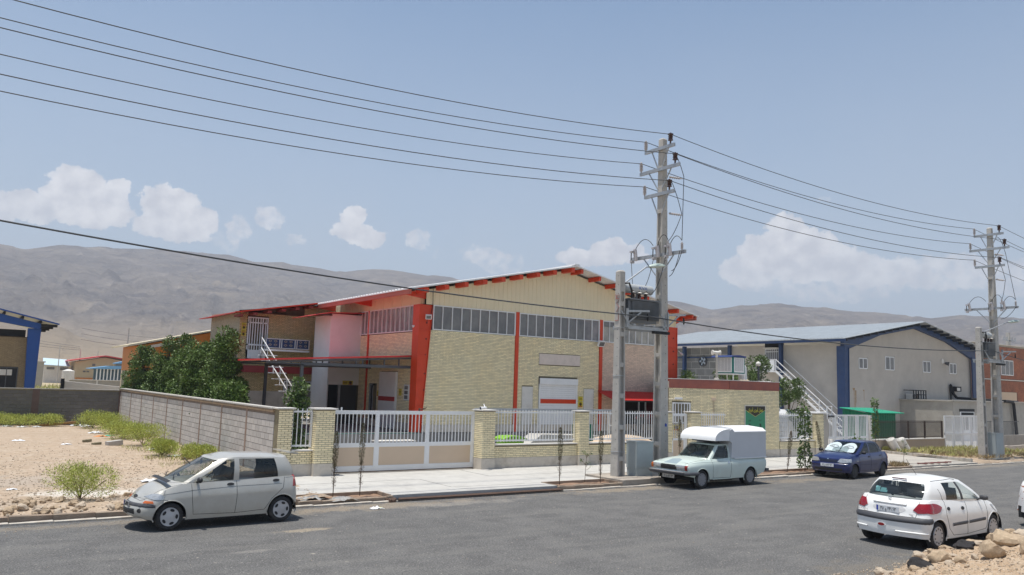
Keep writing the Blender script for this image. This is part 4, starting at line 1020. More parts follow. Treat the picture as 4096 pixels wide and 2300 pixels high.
mb=MB();mb.obox((jb.x,jb.y,2.78),tuple(uAB),tuple(nAB),(0,0,1),.09,.035,.07);mb.build('box',m_panelbeige,jn);mb=MB();mb.tube([(jb.x,jb.y,2.7),(jb.x,jb.y,1.5)],.012,5);mb.build('conduit',m_panelbeige,jn)
sg=thing('sign_board','tall green sign board with black head and yellow Persian lettering on the guard house','sign',(30.7,24.57,1.1))
SY=24.57
B('board',mat('sign_green',(.03,.25,.13),rough=.45),sg,(29.99,SY-.01,.85,31.39,SY+.01,2.5))
B('frame',m_stone,sg,(29.96,SY-.02,.82,29.99,SY+.012,2.53),(31.39,SY-.02,.82,31.42,SY+.012,2.53),(29.99,SY-.02,2.5,31.39,SY+.012,2.53))
mb=MB();mb.prism([(29.99,SY-.012,2.5),(31.39,SY-.012,2.5),(31.39,SY-.012,2.32),(30.69,SY-.012,2.02),(29.99,SY-.012,2.32)],(0,-.003,0));mb.build('head',mat('sign_black',(.02,.018,.01),rough=.5),sg)
mb=MB();mb.bar((29.99,SY-.016,2.325),(30.69,SY-.016,2.02),.004,.015);mb.bar((30.69,SY-.016,2.02),(31.39,SY-.016,2.325),.004,.015);mb.build('gold_line',mat('sign_gold',(.55,.45,.15),rough=.5),sg)
m_y=mat('lettering_yellow',(.75,.70,.05),rough=.5);m_k=mat('lettering_black',(.03,.05,.03),rough=.5);m_wt=mat('lettering_white',(.7,.75,.7),rough=.5)
T1='\ufee5\ufe8e\ufbfe\ufeb0\ufe91\ufe81 \ufbfc\ufead\ufeed\ufe81 \ufede\ufee4\ufecb'
put_text(T1,.2,m_y,sg,(30.69,SY-.018,2.32),(1,0,0),(0,-1,0),sx=.85)
put_text('\ufe94\ufe91\ufead\ufe81',.1,m_k,sg,(31.03,SY-.014,1.86),(1,0,0),(0,-1,0),sx=1.3)
put_text('\ufee5\ufbfe\ufe8e\ufee1',.1,m_k,sg,(30.3,SY-.014,1.86),(1,0,0),(0,-1,0),sx=1.2)
mb=MB()
for cx in(30.3,31.05):
	for(dx,dz,w,h_)in((0,.06,.06,.015),(-.03,.02,.04,.02),(.03,-.02,.05,.02),(0,-.06,.07,.015),(0,0,.015,.07)):mb.box(cx+dx-w,SY-.015,1.62+dz-h_,cx+dx+w,SY-.012,1.62+dz+h_)
mb.build('emblem',m_k,sg)
put_text('\ufeae\ufe91\ufe8e\ufeae\ufe91 \ufee5\ufe8e\ufee4\ufe97\ufe8e\ufeb3 \ufed9\ufeae\ufeec\ufeb7',.11,m_k,sg,(30.72,SY-.014,1.3),(1,0,0),(0,-1,0),sx=1.15)
put_text('\ufee5\ufe8e\ufeeb\ufe8e\ufeb7',.1,m_wt,sg,(30.69,SY-.014,1.08),(1,0,0),(0,-1,0),sx=1.3)
def ladder_pole(t,x,y,H,wb,wt,db,dt,solid_from,face='x',step=1.05,z0=.0):
	"""tapered concrete pole: two flanges and a web with cross rungs (pockets), solid near the top. face = side that shows the pockets"""
	mb=MB()
	def dims(z):
		f=(z-z0)/(H-z0);return(wb+(wt-wb)*f)/2,(db+(dt-db)*f)/2
	def frus(z_a,z_b,fn):
		a=fn(z_a);b=fn(z_b)
		mb.add([(a[0],a[2],z_a),(a[1],a[2],z_a),(a[1],a[3],z_a),(a[0],a[3],z_a),(b[0],b[2],z_b),(b[1],b[2],z_b),(b[1],b[3],z_b),(b[0],b[3],z_b)],[(0,3,2,1),(4,5,6,7),(0,1,5,4),(1,2,6,5),(2,3,7,6),(3,0,4,7)])
	fl=.26
	if face=='x':
		frus(z0,solid_from,lambda z:(x-dims(z)[0],x+dims(z)[0],y-dims(z)[1],y-dims(z)[1]*(1-fl*1.5)))
		frus(z0,solid_from,lambda z:(x-dims(z)[0],x+dims(z)[0],y+dims(z)[1]*(1-fl*1.5),y+dims(z)[1]))
		frus(z0,solid_from,lambda z:(x-.05,x+.05,y-dims(z)[1]*.62,y+dims(z)[1]*.62))
		z=z0+.12
		while z<solid_from-.1:
			d=dims(z);mb.box(x-d[0]+.012,y-d[1]*.62,z,x+d[0]-.012,y+d[1]*.62,z+.13)
			mb.prism([(x-d[0]+.012,y-d[1]*.62,z),(x-.05,y-d[1]*.62,z-.12),(x-.05,y-d[1]*.62,z)],(0,d[1]*1.24,0));z+=step
	else:
		frus(z0,solid_from,lambda z:(x-dims(z)[0],x-dims(z)[0]*(1-fl*1.5),y-dims(z)[1],y+dims(z)[1]))
		frus(z0,solid_from,lambda z:(x+dims(z)[0]*(1-fl*1.5),x+dims(z)[0],y-dims(z)[1],y+dims(z)[1]))
		frus(z0,solid_from,lambda z:(x-dims(z)[0]*.62,x+dims(z)[0]*.62,y-.05,y+.05))
		z=z0+.6
		while z<solid_from-.1:
			d=dims(z);mb.box(x-d[0]*.62,y-d[1]+.012,z,x+d[0]*.62,y+d[1]-.012,z+.16);z+=step
	frus(solid_from,H-.05,lambda z:(x-dims(z)[0],x+dims(z)[0],y-dims(z)[1],y+dims(z)[1]))
	frus(H-.05,H,lambda z:(x-dims(z)[0]+(z-H+.05)*.8,x+dims(z)[0]-(z-H+.05)*.8,y-dims(z)[1]+(z-H+.05)*.8,y+dims(z)[1]-(z-H+.05)*.8))
	p=mb.build('shaft',m_conc,t)
	mb=MB();z=z0+.7
	while z<H-.2:
		d=dims(z)
		if face=='x':mb.lathe((x+d[0]*.25,y-d[1]-.001,z),(0,-1,0),[(0,.014),(.003,.014)],6)
		else:mb.lathe((x-d[0]-.001,y-d[1]*.25,z),(-1,0,0),[(0,.014),(.003,.014)],6)
		z+=.31
	mb.build('bolt_holes',m_dark,t)
	return p
m_ins=mat('brown_porcelain',(.06,.03,.025),rough=.2,spec=.6)
m_insw=mat('grey_polymer_insulator',(.45,.42,.42),rough=.4)
def pin_insulator(t,x,y,z,dark=True,up=(0,0,1),s=1.0):
	if dark:prof=[(0,.025),(.10,.03),(.12,.085),(.15,.07),(.17,.055),(.19,.08),(.21,.055),(.24,.08),(.26,.055),(.30,.09),(.32,.09),(.34,.04),(.36,.02)]
	else:prof=[(0,.02),(.06,.03)]+[q for k in range(5)for q in((.08+.05*k,.065),(.095+.05*k,.03))]+[(.34,.03),(.36,.01)]
	mb=MB();mb.lathe((x,y,z),up,[(a*s,b*s)for a,b in prof],10);return mb.build('insulator',m_ins if dark else m_insw,t)
def crossarm(t,x,y0,y1,z,px,pw):
	mb=MB();mb.box(x-pw/2-.09,y0,z-.06,x-pw/2-.01,y1,z+.06);yc=(y0+y1)/2
	a=mb.build('crossarm',m_galvsteel,t)
	mb=MB();mb.bar((x-pw/2-.02,y0+(y1-y0)*.22,z-.05),(x-pw/2-.02,yc-.1,z-.75),.035,.035);mb.bar((x-pw/2-.02,y1-(y1-y0)*.22,z-.05),(x-pw/2-.02,yc+.1,z-.75),.035,.035)
	mb.build('brace',m_galvsteel,t)
def hv_pole(x,y,label,side,H=12.45,z0=.0):
	t=thing('utility_pole',label,'pole',(x,y,z0),'high voltage poles along the kerb')
	ladder_pole(t,x,y,H,.40,.21,.44,.22,9.6,'x',z0=z0)
	for(hw,z,a,b)in((.76,12.03,0,0),(1.02,11.24,0,0),(.76,10.30,0,0)):
		crossarm(t,x,y-hw,y+hw,z,x,.22)
	crossarm(t,x,y-1.36,y+1.36,8.0,x,.30)
	for yy,z,d in((y-.56,12.08,1),(y+.76-.0,12.08,0),(y-.80,11.29,1),(y+1.0,11.29,0),(y-.52,10.35,1),(y+.8,10.35,0)):
		pin_insulator(t,x-.17,yy if d else yy-.04,z,bool(d),s=1.2)
	for yy in(y+1.05,y-.1,y-.72):
		mb=MB();mb.obox((x-.33,yy,8.12),(1,0,0),(0,1,-.15),(0,.15,1),.05,.05,.22);mb.obox((x-.42,yy+.06,8.24),(1,0,.1),(0,1,0),(0,0,1),.1,.06,.035);mb.obox((x-.42,yy+.08,7.86),(1,0,0),(0,1,0),(0,0,1),.07,.05,.05)
		mb.build('fuse_cutout',m_insw,t)
		mb=MB();mb.tube([(x-.46,yy+.09,8.2),(x-.47,yy+.09,7.88)],.018,6);mb.build('fuse_tube',m_dark,t)
	pin_insulator(t,x-.3,y-1.28,8.02,False,s=.9);pin_insulator(t,x-.3,y-.60,8.2,False,s=.8)
	for z in(11.0,9.62):
		mb=MB();c=Vector((x+.22,y-.12,z));d=Vector((.8,-.58,-.12)).normalized()
		mb.lathe(c,d,[(0,.02)]+[q for k in range(5)for q in((.05+.08*k,.055),(.09+.08*k,.025))]+[(.5,.015)],8);mb.build('insulator',m_insw,t)
	jw=MB()
	def droop(a,b,s,n=12):
		a=Vector(a);b=Vector(b);return[a.lerp(b,k/n)+Vector((0,0,-s*4*(k/n)*(1-k/n)))for k in range(n+1)]
	for pts in(droop((x+.1,y-.3,11.9),(x+.6,y-.5,11.0),-.25),droop((x+.6,y-.5,11.0),(x-.3,y-1.28,8.38),.0),droop((x+.15,y-.3,10.8),(x+.55,y-.45,9.6),-.1),droop((x+.55,y-.45,9.6),(x-.3,y-.62,8.45),.12),droop((x-.3,y-1.28,8.38),(x-.3,y-.72,8.34),-.22),droop((x-.33,y+1.05,8.34),(x-.2,y+.25,8.4),-.3),droop((x-.33,y-.1,8.34),(x-.3,y-.6,8.5),-.28),droop((x-.3,y-1.28,8.0),(x+.2,y-.3,7.45),.15)):jw.tube(pts,.013,5)
	jw.build('jumper_wire',m_black,t)
	return t
PX,PY=21.0,20.98
hv_pole(PX,PY,'tall ladder-sided concrete pole behind the pale green pickup',1)
hv_pole(45.75,20.87,'tall ladder-sided concrete pole far right by the red brick building',1)
def lv_pole(x,y,label,H=7.2):
	t=thing('utility_pole',label,'pole',(x,y,0));ladder_pole(t,x,y,H,.34,.22,.36,.24,H-.75,'y',z0=.1);return t
sp=lv_pole(18.72,20.69,'short concrete pole carrying a street lamp left of the grey cabinet')
lv_pole(43.95,20.8,'short concrete pole carrying a street lamp near the far cabinet',6.9)
mb=MB()
def strk(pts):mb.tube(pts,.012,4)
xx=18.72-.135
for pts in([(xx,20.78,5.45),(xx,20.62,5.45),(xx,20.62,5.7)],[(xx,20.72,5.75),(xx,20.6,5.9),(xx,20.72,6.05),(xx,20.6,6.15)],[(xx,20.78,6.2),(xx,20.6,6.2),(xx,20.6,6.32),(xx,20.7,6.32),(xx,20.7,6.2),(xx,20.78,6.36)]):strk(pts)
mb.build('red_scrawl',mat('faded_red_paint',(.35,.12,.10),rough=.8),sp)
for zz,w in((1.0,.012),(3.55,.012),(5.2,.01)):
	d=(.34-.12*zz/7.2)/2+.006;e=(.36-.12*zz/7.2)/2+.006
	mb=MB();mb.tube([(18.72-d,20.69-e,zz+.02),(18.72+d,20.69-e,zz),(18.72+d,20.69+e,zz),(18.72-d,20.69+e,zz),(18.72-d,20.69-e,zz+.02)],w,4);mb.build('tie_wire',m_galvsteel,sp)
bl=bpy.data.objects['utility_pole']
B('blue_mark',mat('blue_mark',(.04,.09,.4),rough=.6),bl,(21.02,PY-.222,1.83,21.10,PY-.205,1.93))
def street_lamp(x,y,z,d,L,rise_,label):
	t=thing('street_lamp',label,'lamp',(x,y,z));d=Vector(d).normalized();e=Vector((x,y,z))+d*L+Vector((0,0,rise_))
	mb=MB();mb.tube([(x,y,z),Vector((x,y,z))+d*.05+Vector((0,0,.05)),e-d*.1-Vector((0,0,.02)),e+d*.1],.027,8);mb.build('arm',m_galvsteel,t)
	B('bracket',m_galvsteel,t,(x-.05,y-.05,z-.35,x+.02,y+.05,z+.3))
	sdv=d.cross(Vector((0,0,1)));prof=[(0,.05,.04),(.08,.09,.07),(.25,.15,.11),(.45,.16,.10),(.62,.12,.07),(.7,.03,.03)]
	P=[]
	for(s,w,h_)in prof:
		c=e+d*s+Vector((0,0,s*.13));P.append([c+sdv*w*math.cos(a)+Vector((0,0,1))*(h_*math.sin(a)if math.sin(a)>0 else h_*.5*math.sin(a))for a in np.linspace(0,2*math.pi,13)])
	mb=MB();mb.grid(P);mb.build('lamp_head',mat('lamp_grey_green',(.42,.50,.46),rough=.35),t,smooth=True)
	mb=MB();P2=[[c+Vector((0,0,-.012))for c in row[6:]]for row in P[1:5]];mb.grid(P2);mb.build('lens',mat('lamp_lens',(.5,.55,.5),rough=.15),t,smooth=True)
	return t
street_lamp(18.86,20.69,6.72,(.93,-.15,0),1.05,.72,'street lamp on a slanting arm at the short pole in front of the tall pole')
street_lamp(44.15,20.9,6.5,(.9,-.35,0),1.9,.75,'street lamp on a long arm at the far right short pole')
def transformer(x0,x1,y0,y1,z,label,txt=True):
	t=thing('transformer',label,'transformer',((x0+x1)/2,(y0+y1)/2,z))
	mt=mat('transformer_grey',(.16,.17,.18),rough=.5,var=.12,vscale=4)
	B('tank',mt,t,(x0+.1,y0+.1,z,x1-.1,y1-.1,z+.78));B('lid',mt,t,(x0,y0,z+.78,x1,y1,z+.83))
	mb=MB();k=0;x=x0+.12
	while x<x1-.1:mb.box(x,y0-.02,z+.12,x+.018,y0+.1,z+.75);mb.box(x,y1-.1,z+.12,x+.018,y1+.02,z+.75);x+=.055
	y=y0+.08
	while y<y1-.08:mb.box(x0-.02,y,z+.12,x0+.1,y+.018,z+.75);mb.box(x1-.1,y,z+.12,x1+.02,y+.018,z+.75);y+=.055
	mb.build('cooling_fins',mt,t)
	mb=MB();mb.lathe((x0-.05,(y0+y1)/2,z+1.22),(1,0,0),[(0,.0),(0,.17),(x1-x0-.05,.17),(x1-x0-.05,0)],16);cs_=mb.build('conservator',mat('conservator_pale',(.42,.44,.45),rough=.4),t,angle=40)
	if txt:put_text('KVA',.15,mat('lettering_blue',(.05,.12,.4),rough=.5),t,((x0+x1)/2+.1,(y0+y1)/2-.172,z+1.24),(1,0,0),(0,-1,0),sx=1.4)
	mb=MB();mb.box((x0+x1)/2-.05,(y0+y1)/2+.0,z+.8,(x0+x1)/2+.0,(y0+y1)/2+.06,z+1.1);mb.build('support',mt,t)
	for i in range(3):
		xx=x0+.35+i*.3
		mb=MB();mb.lathe((xx,y0+.25,z+.83),(0,0,1),[(0,.06),(.08,.06),(.09,.05),(.12,.075),(.15,.045),(.18,.07),(.21,.04),(.24,.02),(.32,.015)],10);mb.build('bushing',m_ins,t)
		mb=MB();mb.lathe((xx,y0+.25,z+1.05),(0,0,1),[(0,.10),(.02,.11),(.05,.04)],10);mb.build('bushing_cap',m_stone,t)
	mb=MB();mb.tube([(x0-.2,y0+.2,z+1.32),(x0-.02,y0+.05,z+1.35),(x0+.15,y0+.1,z+1.1),(x0+.25,y0+.2,z+.85)],.035,8);mb.build('cable',m_black,t)
	return t
transformer(18.98,20.42,20.45,21.25,5.42,'grey finned transformer on the platform between the short and the tall pole')
transformer(44.3,45.2,20.55,21.1,5.3,'grey transformer between the two far right poles',False)
def platform(xa,xb,y,z,label):
	t=thing('transformer_platform',label,'platform',((xa+xb)/2,y,z))
	mb=MB()
	for yy in(y-.36,y+.36):mb.bar((xa-.1,yy,z),(xb+.2,yy,z),.07,.12)
	mb.build('beam',m_galvsteel,t)
	for xx in np.linspace(xa+.1,xb-.1,4):B('cross_beam',m_galvsteel,t,(xx-.04,y-.5,z+.06,xx+.04,y+.5,z+.12))
	B('foot',m_dark,t,(xb-.5,y-.45,z-.16,xb+.25,y-.3,z-.07))
	mb=MB();mb.bar((xa-.05,y-.42,z+.05),(xa-.35,y-.3,z+.55),.04,.04);mb.bar((xb,y-.42,z+.0),(xb+.15,y-.35,z+.55),.03,.03);mb.bar((xb+.2,y-.42,z+.0),(xb-.1,y-.35,z+.55),.03,.03)
	mb.build('brace',m_galvsteel,t)
platform(19.0,20.6,20.85,5.24,'steel platform carrying the near transformer between two poles')
platform(44.3,45.6,20.85,5.12,'steel platform carrying the far transformer between two poles')
def bracket_arm(x0,x1,y,z,label):
	t=thing('cable_bracket',label,'bracket',(x0,y,z));s=1 if x1>x0 else-1
	mb=MB();mb.bar((x0,y,z),(x1,y-.1,z+.06),.05,.07);mb.bar((x0,y,z-.42),(x0+(x1-x0)*.62,y-.06,z+.0),.035,.045);mb.box(x0-.03,y-.04,z-.55,x0+.03,y+.04,z+.1);mb.build('arm',m_galvsteel,t)
	mb=MB();mb.lathe((x1-s*.08,y-.1,z-.04),(0,0,-1),[(0,.02),(.1,.03),(.2,.035),(.26,.01)],8);mb.build('clamp',m_dark,t)
bracket_arm(18.85,19.8,20.46,5.78,'grey triangular bracket on the short pole holding the lower cable')
bracket_arm(21.14,21.95,20.8,5.82,'grey triangular bracket on the tall pole holding the lower cable')
bracket_arm(45.9,47.2,20.55,5.7,'grey triangular bracket on the far tall pole')
def span(label,y0,x0,z0,y1,x1,z1,a,r=.011,name='power_line',group='high voltage wires'):
	"""sagging wire between two points: z'' = 2a"""
	t=None;L=x1-x0;mb=MB();n=28;pts=[]
	for k in range(n+1):
		f=k/n;x=x0+L*f
		pts.append((x,y0+(y1-y0)*f,z0+(z1-z0)*f-a*L*L*f*(1-f)))
	mb.tube(pts,r,5);o=mb.build(name,m_wire,None);tag(o,label,'wire',group);recenter(o);return o
m_wire=mat('weathered_wire',(.055,.06,.065),rough=.6)
for nm,yy,z in(('topmost near',20.39,12.44),('topmost far',21.67,12.44),('middle near',20.15,11.65),('middle far',21.91,11.65),('lowest near',20.43,10.71),('lowest far',21.71,10.71)):
	xa=PX-.17
	span(nm+' high voltage wire from the tall pole out of the picture to the left',yy,-15.8,z,yy,xa,z,.00350,r=.0135)
	span(nm+' high voltage wire between the near tall pole and the far right tall pole',yy,xa,z,yy-.1,45.5,z,.0036,r=.0135)
	span(nm+' high voltage wire running on from the far right tall pole',yy-.1,45.5,z,yy-.1,84,z,.003,r=.013)
span('thick twisted black cable crossing in front of the factory gable from the left',20.3,-15.8,8.14,20.35,19.72,5.64,.00217,r=.022,name='lower_cable',group='twisted lower cables')
span('thick twisted black cable from the near pole brackets to the far right poles',20.35,19.72,5.66,20.5,44.2,5.66,.0022,r=.024,name='lower_cable',group='twisted lower cables')
span('thick twisted black cable running on past the far right poles',20.5,45.0,5.66,20.5,84,5.9,.003,r=.022,name='lower_cable',group='twisted lower cables')
mb=MB()
def drp(a,b,s,n=14):
	a=Vector(a);b=Vector(b);return[a.lerp(b,k/n)+Vector((0,0,-s*4*(k/n)*(1-k/n)))for k in range(n+1)]
for q,(a,b,s)in enumerate((((20.5,20.95+1.12,7.84),(19.33,20.7,6.55),.05),((20.5,20.9,7.84),(19.63,20.7,6.6),.35),((20.5,20.3,7.84),(19.95,20.7,6.6),.55),((20.6,19.7,8.0),(20.9,20.5,7.2),.2))):
	mb=MB();mb.tube(drp(a,b,s),.013,5);o=mb.build('drop_wire',m_wire);tag(o,('straight','second, slightly bowed','third, deeply bowed','short')[q]+' drop wire from the fuse crossarm towards the near transformer','wire','drop wires at the tall pole');recenter(o)
def cabinet(x0,x1,y0,y1,z0,h,label,mcol):
	t=thing('street_cabinet',label,'cabinet',((x0+x1)/2,(y0+y1)/2,z0))
	mb=MB();mb.box(x0+.015,y0+.015,z0,x1-.015,y1-.015,z0+.26);mb.build('base',mcol,t)
	mb=MB();mb.box(x0,y0,z0+.262,x1,y1,z0+h-.05);mb.build('body',mcol,t)
	mb=MB();mb.prism([(x0-.01,y0-.02,z0+h-.05),(x1+.01,y0-.02,z0+h-.05),(x1+.01,y0-.02,z0+h-.02),(x0-.01,y0-.02,z0+h-.0)],(0,y1-y0+.04,0));mb.build('roof',mcol,t)
	for(a,b)in((x0+.03,(x0+x1)/2-.004),((x0+x1)/2+.004,x1-.03)):pass
	B('door',mcol,t,(x0+.03,y0-.008,z0+.29,x1-.03,y0,z0+h-.08));B('handle',m_black,t,(x1+.0,y0+.04,z0+.5,x1+.02,y0+.08,z0+.54),(x1+.0,y0+.04,z0+1.05,x1+.02,y0+.08,z0+1.09))
	return t
m_cab=mat('cabinet_grey_green',(.38,.43,.44),rough=.55,var=.12,vscale=2.0,dirt=.3,dirtcol=(.36,.36,.34))
cabinet(19.27,20.05,20.36,20.86,.2,1.17,'grey-green street cabinet between the two near concrete poles',m_cab)
cabinet(44.4,45.15,20.35,20.8,.1,1.35,'grey street cabinet between the two far right poles',m_cab)
cl=thing('evaporative_cooler','white and teal evaporative cooler with blue cover on the guard house roof','cooler',(31.0,26.9,ZT))
m_teal=mat('teal_sheet',(.0,.17,.15),rough=.45);m_cover=mat('blue_tarpaulin',(.03,.06,.22),rough=.6,var=.2,vscale=6)
cx0,cx1,cy0,cy1,cz=31.35,32.2,26.4,27.5,4.02
B('body',m_teal,cl,(cx0,cy0,cz,cx1,cy1,cz+.82))
def louvre(o,u,nr,W):
	o=Vector(o);u=Vector(u);nr=Vector(nr);mb=MB()
	def bx(a,b,za,zb,d0,d1):
		p=[o+u*a+nr*d0,o+u*b+nr*d0,o+u*b+nr*d1,o+u*a+nr*d1];mb.prism([(q.x,q.y,za)for q in p],(0,0,zb-za))
	bx(0,W,cz+.06,cz+.78,0,.01)
	w=mb.build('filter_panel',m_white,cl);mb=MB()
	for c in range(4):
		for k in range(17):bx(.05+c*(W-.1)/4+.012,.05+(c+1)*(W-.1)/4-.012,cz+.13+k*.037,cz+.13+k*.037+.016,.010,.013)
	mb.build('slots',mat('slot_grey',(.22,.22,.25),rough=.6),w)
louvre((cx0+.06,cy0,0),(1,0,0),(0,-1,0),cx1-cx0-.12);louvre((cx0,cy1-.08,0),(0,-1,0),(-1,0,0),cy1-cy0-.16)
mb=MB();mb.prism([(cx0-.2,cy0-.08,cz+.8),(cx0-.15,cy0-.08,cz+.87),(cx0+.4,cy0-.08,cz+.91),(cx1+.04,cy0-.08,cz+.86),(cx1+.05,cy0-.08,cz+.8)],(0,cy1-cy0+.2,0));mb.build('cover',m_cover,cl)
mb=MB();mb.box(cx0-.03,cy0-.03,cz-.05,cx1+.03,cy1+.03,cz)
for(x,y)in((cx0,cy0),(cx1-.04,cy0),(cx0,cy1-.04),(cx1-.04,cy1-.04)):mb.box(x,y,ZT,x+.04,y+.04,cz)
mb.build('stand',m_white,cl)
mb=MB();mb.tube([(cx1,27.0,cz+.45),(cx1+.35,27.0,cz+.45),(cx1+.55,27.0,cz+.3),(cx1+.6,27.0,cz-.4)],.22,10);mb.build('duct',m_whitesheet,cl)
B('duct_flange',mat('red_flange',(.4,.02,.03),rough=.6),cl,(cx1,26.7,cz+.15,cx1+.04,27.3,cz+.62))
ch=thing('flue_pipe','pale flue pipe with a T-shaped cap on the guard house roof','pipe',(30.5,26.8,ZT))
mb=MB();mb.lathe((30.62,26.8,ZT),(0,0,1),[(0,.14),(.14,.11),(.16,.055),(1.15,.05)],12);mb.build('pipe',m_conc,ch,angle=40)
mb=MB();mb.lathe((30.62,26.8,ZT+1.15),(0,0,1),[(0,.06),(.18,.06)],10);mb.lathe((30.42,26.9,ZT+1.38),(1,-.4,0),[(0,.08),(.42,.08)],12);mb.lathe((30.40,26.9,ZT+1.38),(1,-.4,0),[(0,.12),(.05,.12)],12);mb.lathe((30.76,26.76,ZT+1.38),(1,-.4,0),[(0,.12),(.05,.12)],12);mb.build('cap',m_stone,ch,angle=40)
gl_=thing('garden_lamp','round white bulb lamp on a dark post behind the guard house roof','lamp',(34.4,27.3,.14))
mb=MB();mb.tube([(34.45,27.3,.14),(34.38,27.3,4.5)],.05,8);mb.build('post',m_darksteel,gl_)
mb=MB();mb.lathe((34.38,27.3,4.48),(0,0,1),[(0,.03),(.04,.1),(.11,.135),(.2,.11),(.25,.03)],14);mb.build('globe',m_stone,gl_,smooth=True)
pl=thing('plastic_sheet','white plastic sheet and cloth lying on the guard house roof edge','sheet',(32.9,26,ZT))
P=[[(31.9+i*.12,25.0+j*.12,ZT+.02+.035*abs(fbm(i*.6,j*.6,1.0,3))+(.03 if 2<j<5 else 0))for j in range(8)]for i in range(9)]
mb=MB();mb.grid(P);mb.build('sheet',m_stone,pl,smooth=True)
ck=thing('cloth','crumpled beige cloth on the guard house roof under the cooler','cloth',(31,25.6,ZT))
P=[[(30.7+i*.1,25.3+j*.1,ZT+.02+.16*abs(fbm(i*.7,j*.7,1.0,3,5.0))*math.sin(math.pi*i/9))for j in range(6)]for i in range(10)]
mb=MB();mb.grid(P);mb.build('cloth',mat('beige_cloth',(.45,.36,.24),rough=.9,var=.2),ck,smooth=True)
BX0,BX1,BY=52.3,70.3,34.0
blh=thing('render_hall','grey cement-rendered hall with blue steel frame and pale blue-grey sheet roof','factory',(61.3,34,0))
BRX,BRZ,BEZ=61.4,8.92,7.05
def bz(x):return BRZ-abs(x-BRX)*(BRZ-BEZ)/(BRX-50.85)
mb=MB();mb.prism([(BX0,BY,.0),(BX1,BY,.0),(BX1,BY,bz(BX1)-.25),(BRX,BY,BRZ-.25),(BX0,BY,bz(BX0)-.25)],(0,.3,0));mb.build('gable_wall',m_render,blh)
B('side_wall',m_render,blh,(BX0,BY+.3,0,BX0+.3,39.35,6.8),(BX0,40.9,0,BX0+.3,44.2,6.8),(BX0,39.35,0,BX0+.3,40.9,4.85))
B('side_wall',mat('grey_block_wall',(.55,.54,.5),rough=.9,var=.2,vscale=2),blh,(BX0+.3,44.2,0,BX0+.55,62,6.8))
brickwork(blh,[((BX0+.3,44.3,0),(0,1,0),(-1,0,0),9,3.2,6.8,[])],mat('grey_big_block',(.24,.24,.235),rough=.9,var=.25,vscale=1,attr='var'),60,LN=.98,HD=.98,H=.56,J=.035,D=.012,name='block',bond='running',seed=5,stuffname='blockwork')
rib_roof(blh,50.85,BRX,bz,33.0,56,m_galv,.28,.05);rib_roof(blh,71.9,BRX,bz,33.0,56,m_galv,.28,.05)
mb=MB();mb.prism([(50.9,33.0,bz(50.9)-.01),(50.9,33.0,bz(50.9)-.2),(50.95,33.0,bz(50.9)-.2),(50.95,33.0,bz(50.9)-.01)],(0,23,0));mb.build('eave_beam',m_blue,blh)
def beam(xa,za,xb,zb,h0,h1,y=33.75,d=.3):
	mb=MB();mb.prism([(xa,y,za),(xb,y,zb),(xb,y,zb-h1),(xa,y,za-h0)],(0,d,0));mb.build('rafter',m_blue,blh)
beam(BX0-.4,bz(BX0-.4)-.03,BX0+4.2,bz(BX0+4.2)-.03,.95,.38);beam(BX0+4.2,bz(BX0+4.2)-.03,BRX,BRZ-.03,.38,.42)
beam(BX1+.3,bz(BX1+.3)-.03,BX1-4.2,bz(BX1-4.2)-.03,.95,.38);beam(BX1-4.2,bz(BX1-4.2)-.03,BRX,BRZ-.03,.38,.42)
mb=MB();mb.prism([(BX0-.45,BY-.3,0),(BX0-.05,BY-.3,0),(BX0+.05,BY-.3,6.5),(BX0-.45,BY-.3,6.5)],(0,.08,0));mb.box(BX0-.5,BY-.35,0,BX0-.42,BY+.3,6.6);mb.prism([(BX0-.07,BY-.35,0),(BX0-.03,BY-.35,0),(BX0+.07,BY-.35,6.5),(BX0+.03,BY-.35,6.5)],(0,.4,0))
mb.build('column',m_blue,blh)
mb=MB();mb.box(BX1-.35,BY-.3,0,BX1+.3,BY-.2,6.6);mb.build('column',m_blue,blh)
mb=MB()
for x in np.arange(BRX+.8,71.6,.95):mb.box(x,33.05,bz(x)-.2,x+.1,BY,bz(x)-.02)
for x in np.arange(51.2,BRX,.95):mb.box(x,33.05,bz(x)-.2,x+.1,BY,bz(x)-.02)
mb.build('purlins',mat('dark_purlin',(.03,.035,.05),rough=.7),blh)
for y in(39.3,44.3,49.3):
	B('column',m_blue,blh,(BX0-.25,y-.12,0,BX0+.05,y+.12,6.9))
B('girder',m_blue,blh,(BX0+.2,44.3,5.9,BX0+.29,55,6.0))
def swin(x0,x1,z0,z1):
	w=B('window',m_white,blh,(x0,BY-.04,z0,x1,BY+.02,z0+.06),(x0,BY-.04,z1-.06,x1,BY+.02,z1),(x0,BY-.04,z0+.06,x0+.06,BY+.02,z1-.06),(x1-.06,BY-.04,z0+.06,x1,BY+.02,z1-.06),((x0+x1)/2-.04,BY-.045,z0+.06,(x0+x1)/2+.04,BY+.02,z1-.06))
	B('pane',m_glassd,w,(x0+.05,BY-.02,z0+.05,(x0+x1)/2,BY-.01,z1-.05));B('pane',m_glassd,w,((x0+x1)/2,BY-.018,z0+.05,x1-.05,BY-.008,z1-.05))
	B('reveal',m_render,w,(x1,BY-.05,z0-.05,x1+.12,BY,z1+.05))
for a in((54.0,55.1,5.08,5.86),(57.45,58.65,5.1,6.12),(62.7,63.85,5.1,6.0),(66.75,67.85,5.12,5.98)):swin(*a)
fl=thing('floodlight','small round lamp on the rendered gable between the two right windows','floodlight',(65.8,BY-.1,5.95))
mb=MB();mb.lathe((65.7,BY,6.1),(0,-1,0),[(0,.2),(.05,.2)],12);mb.build('plate',m_stone,fl);mb=MB();mb.lathe((66.05,BY-.05,5.95),(.3,-1,-.2),[(0,.08),(.3,.16)],10);mb.build('housing',m_darksteel,fl)
rs_=MB()
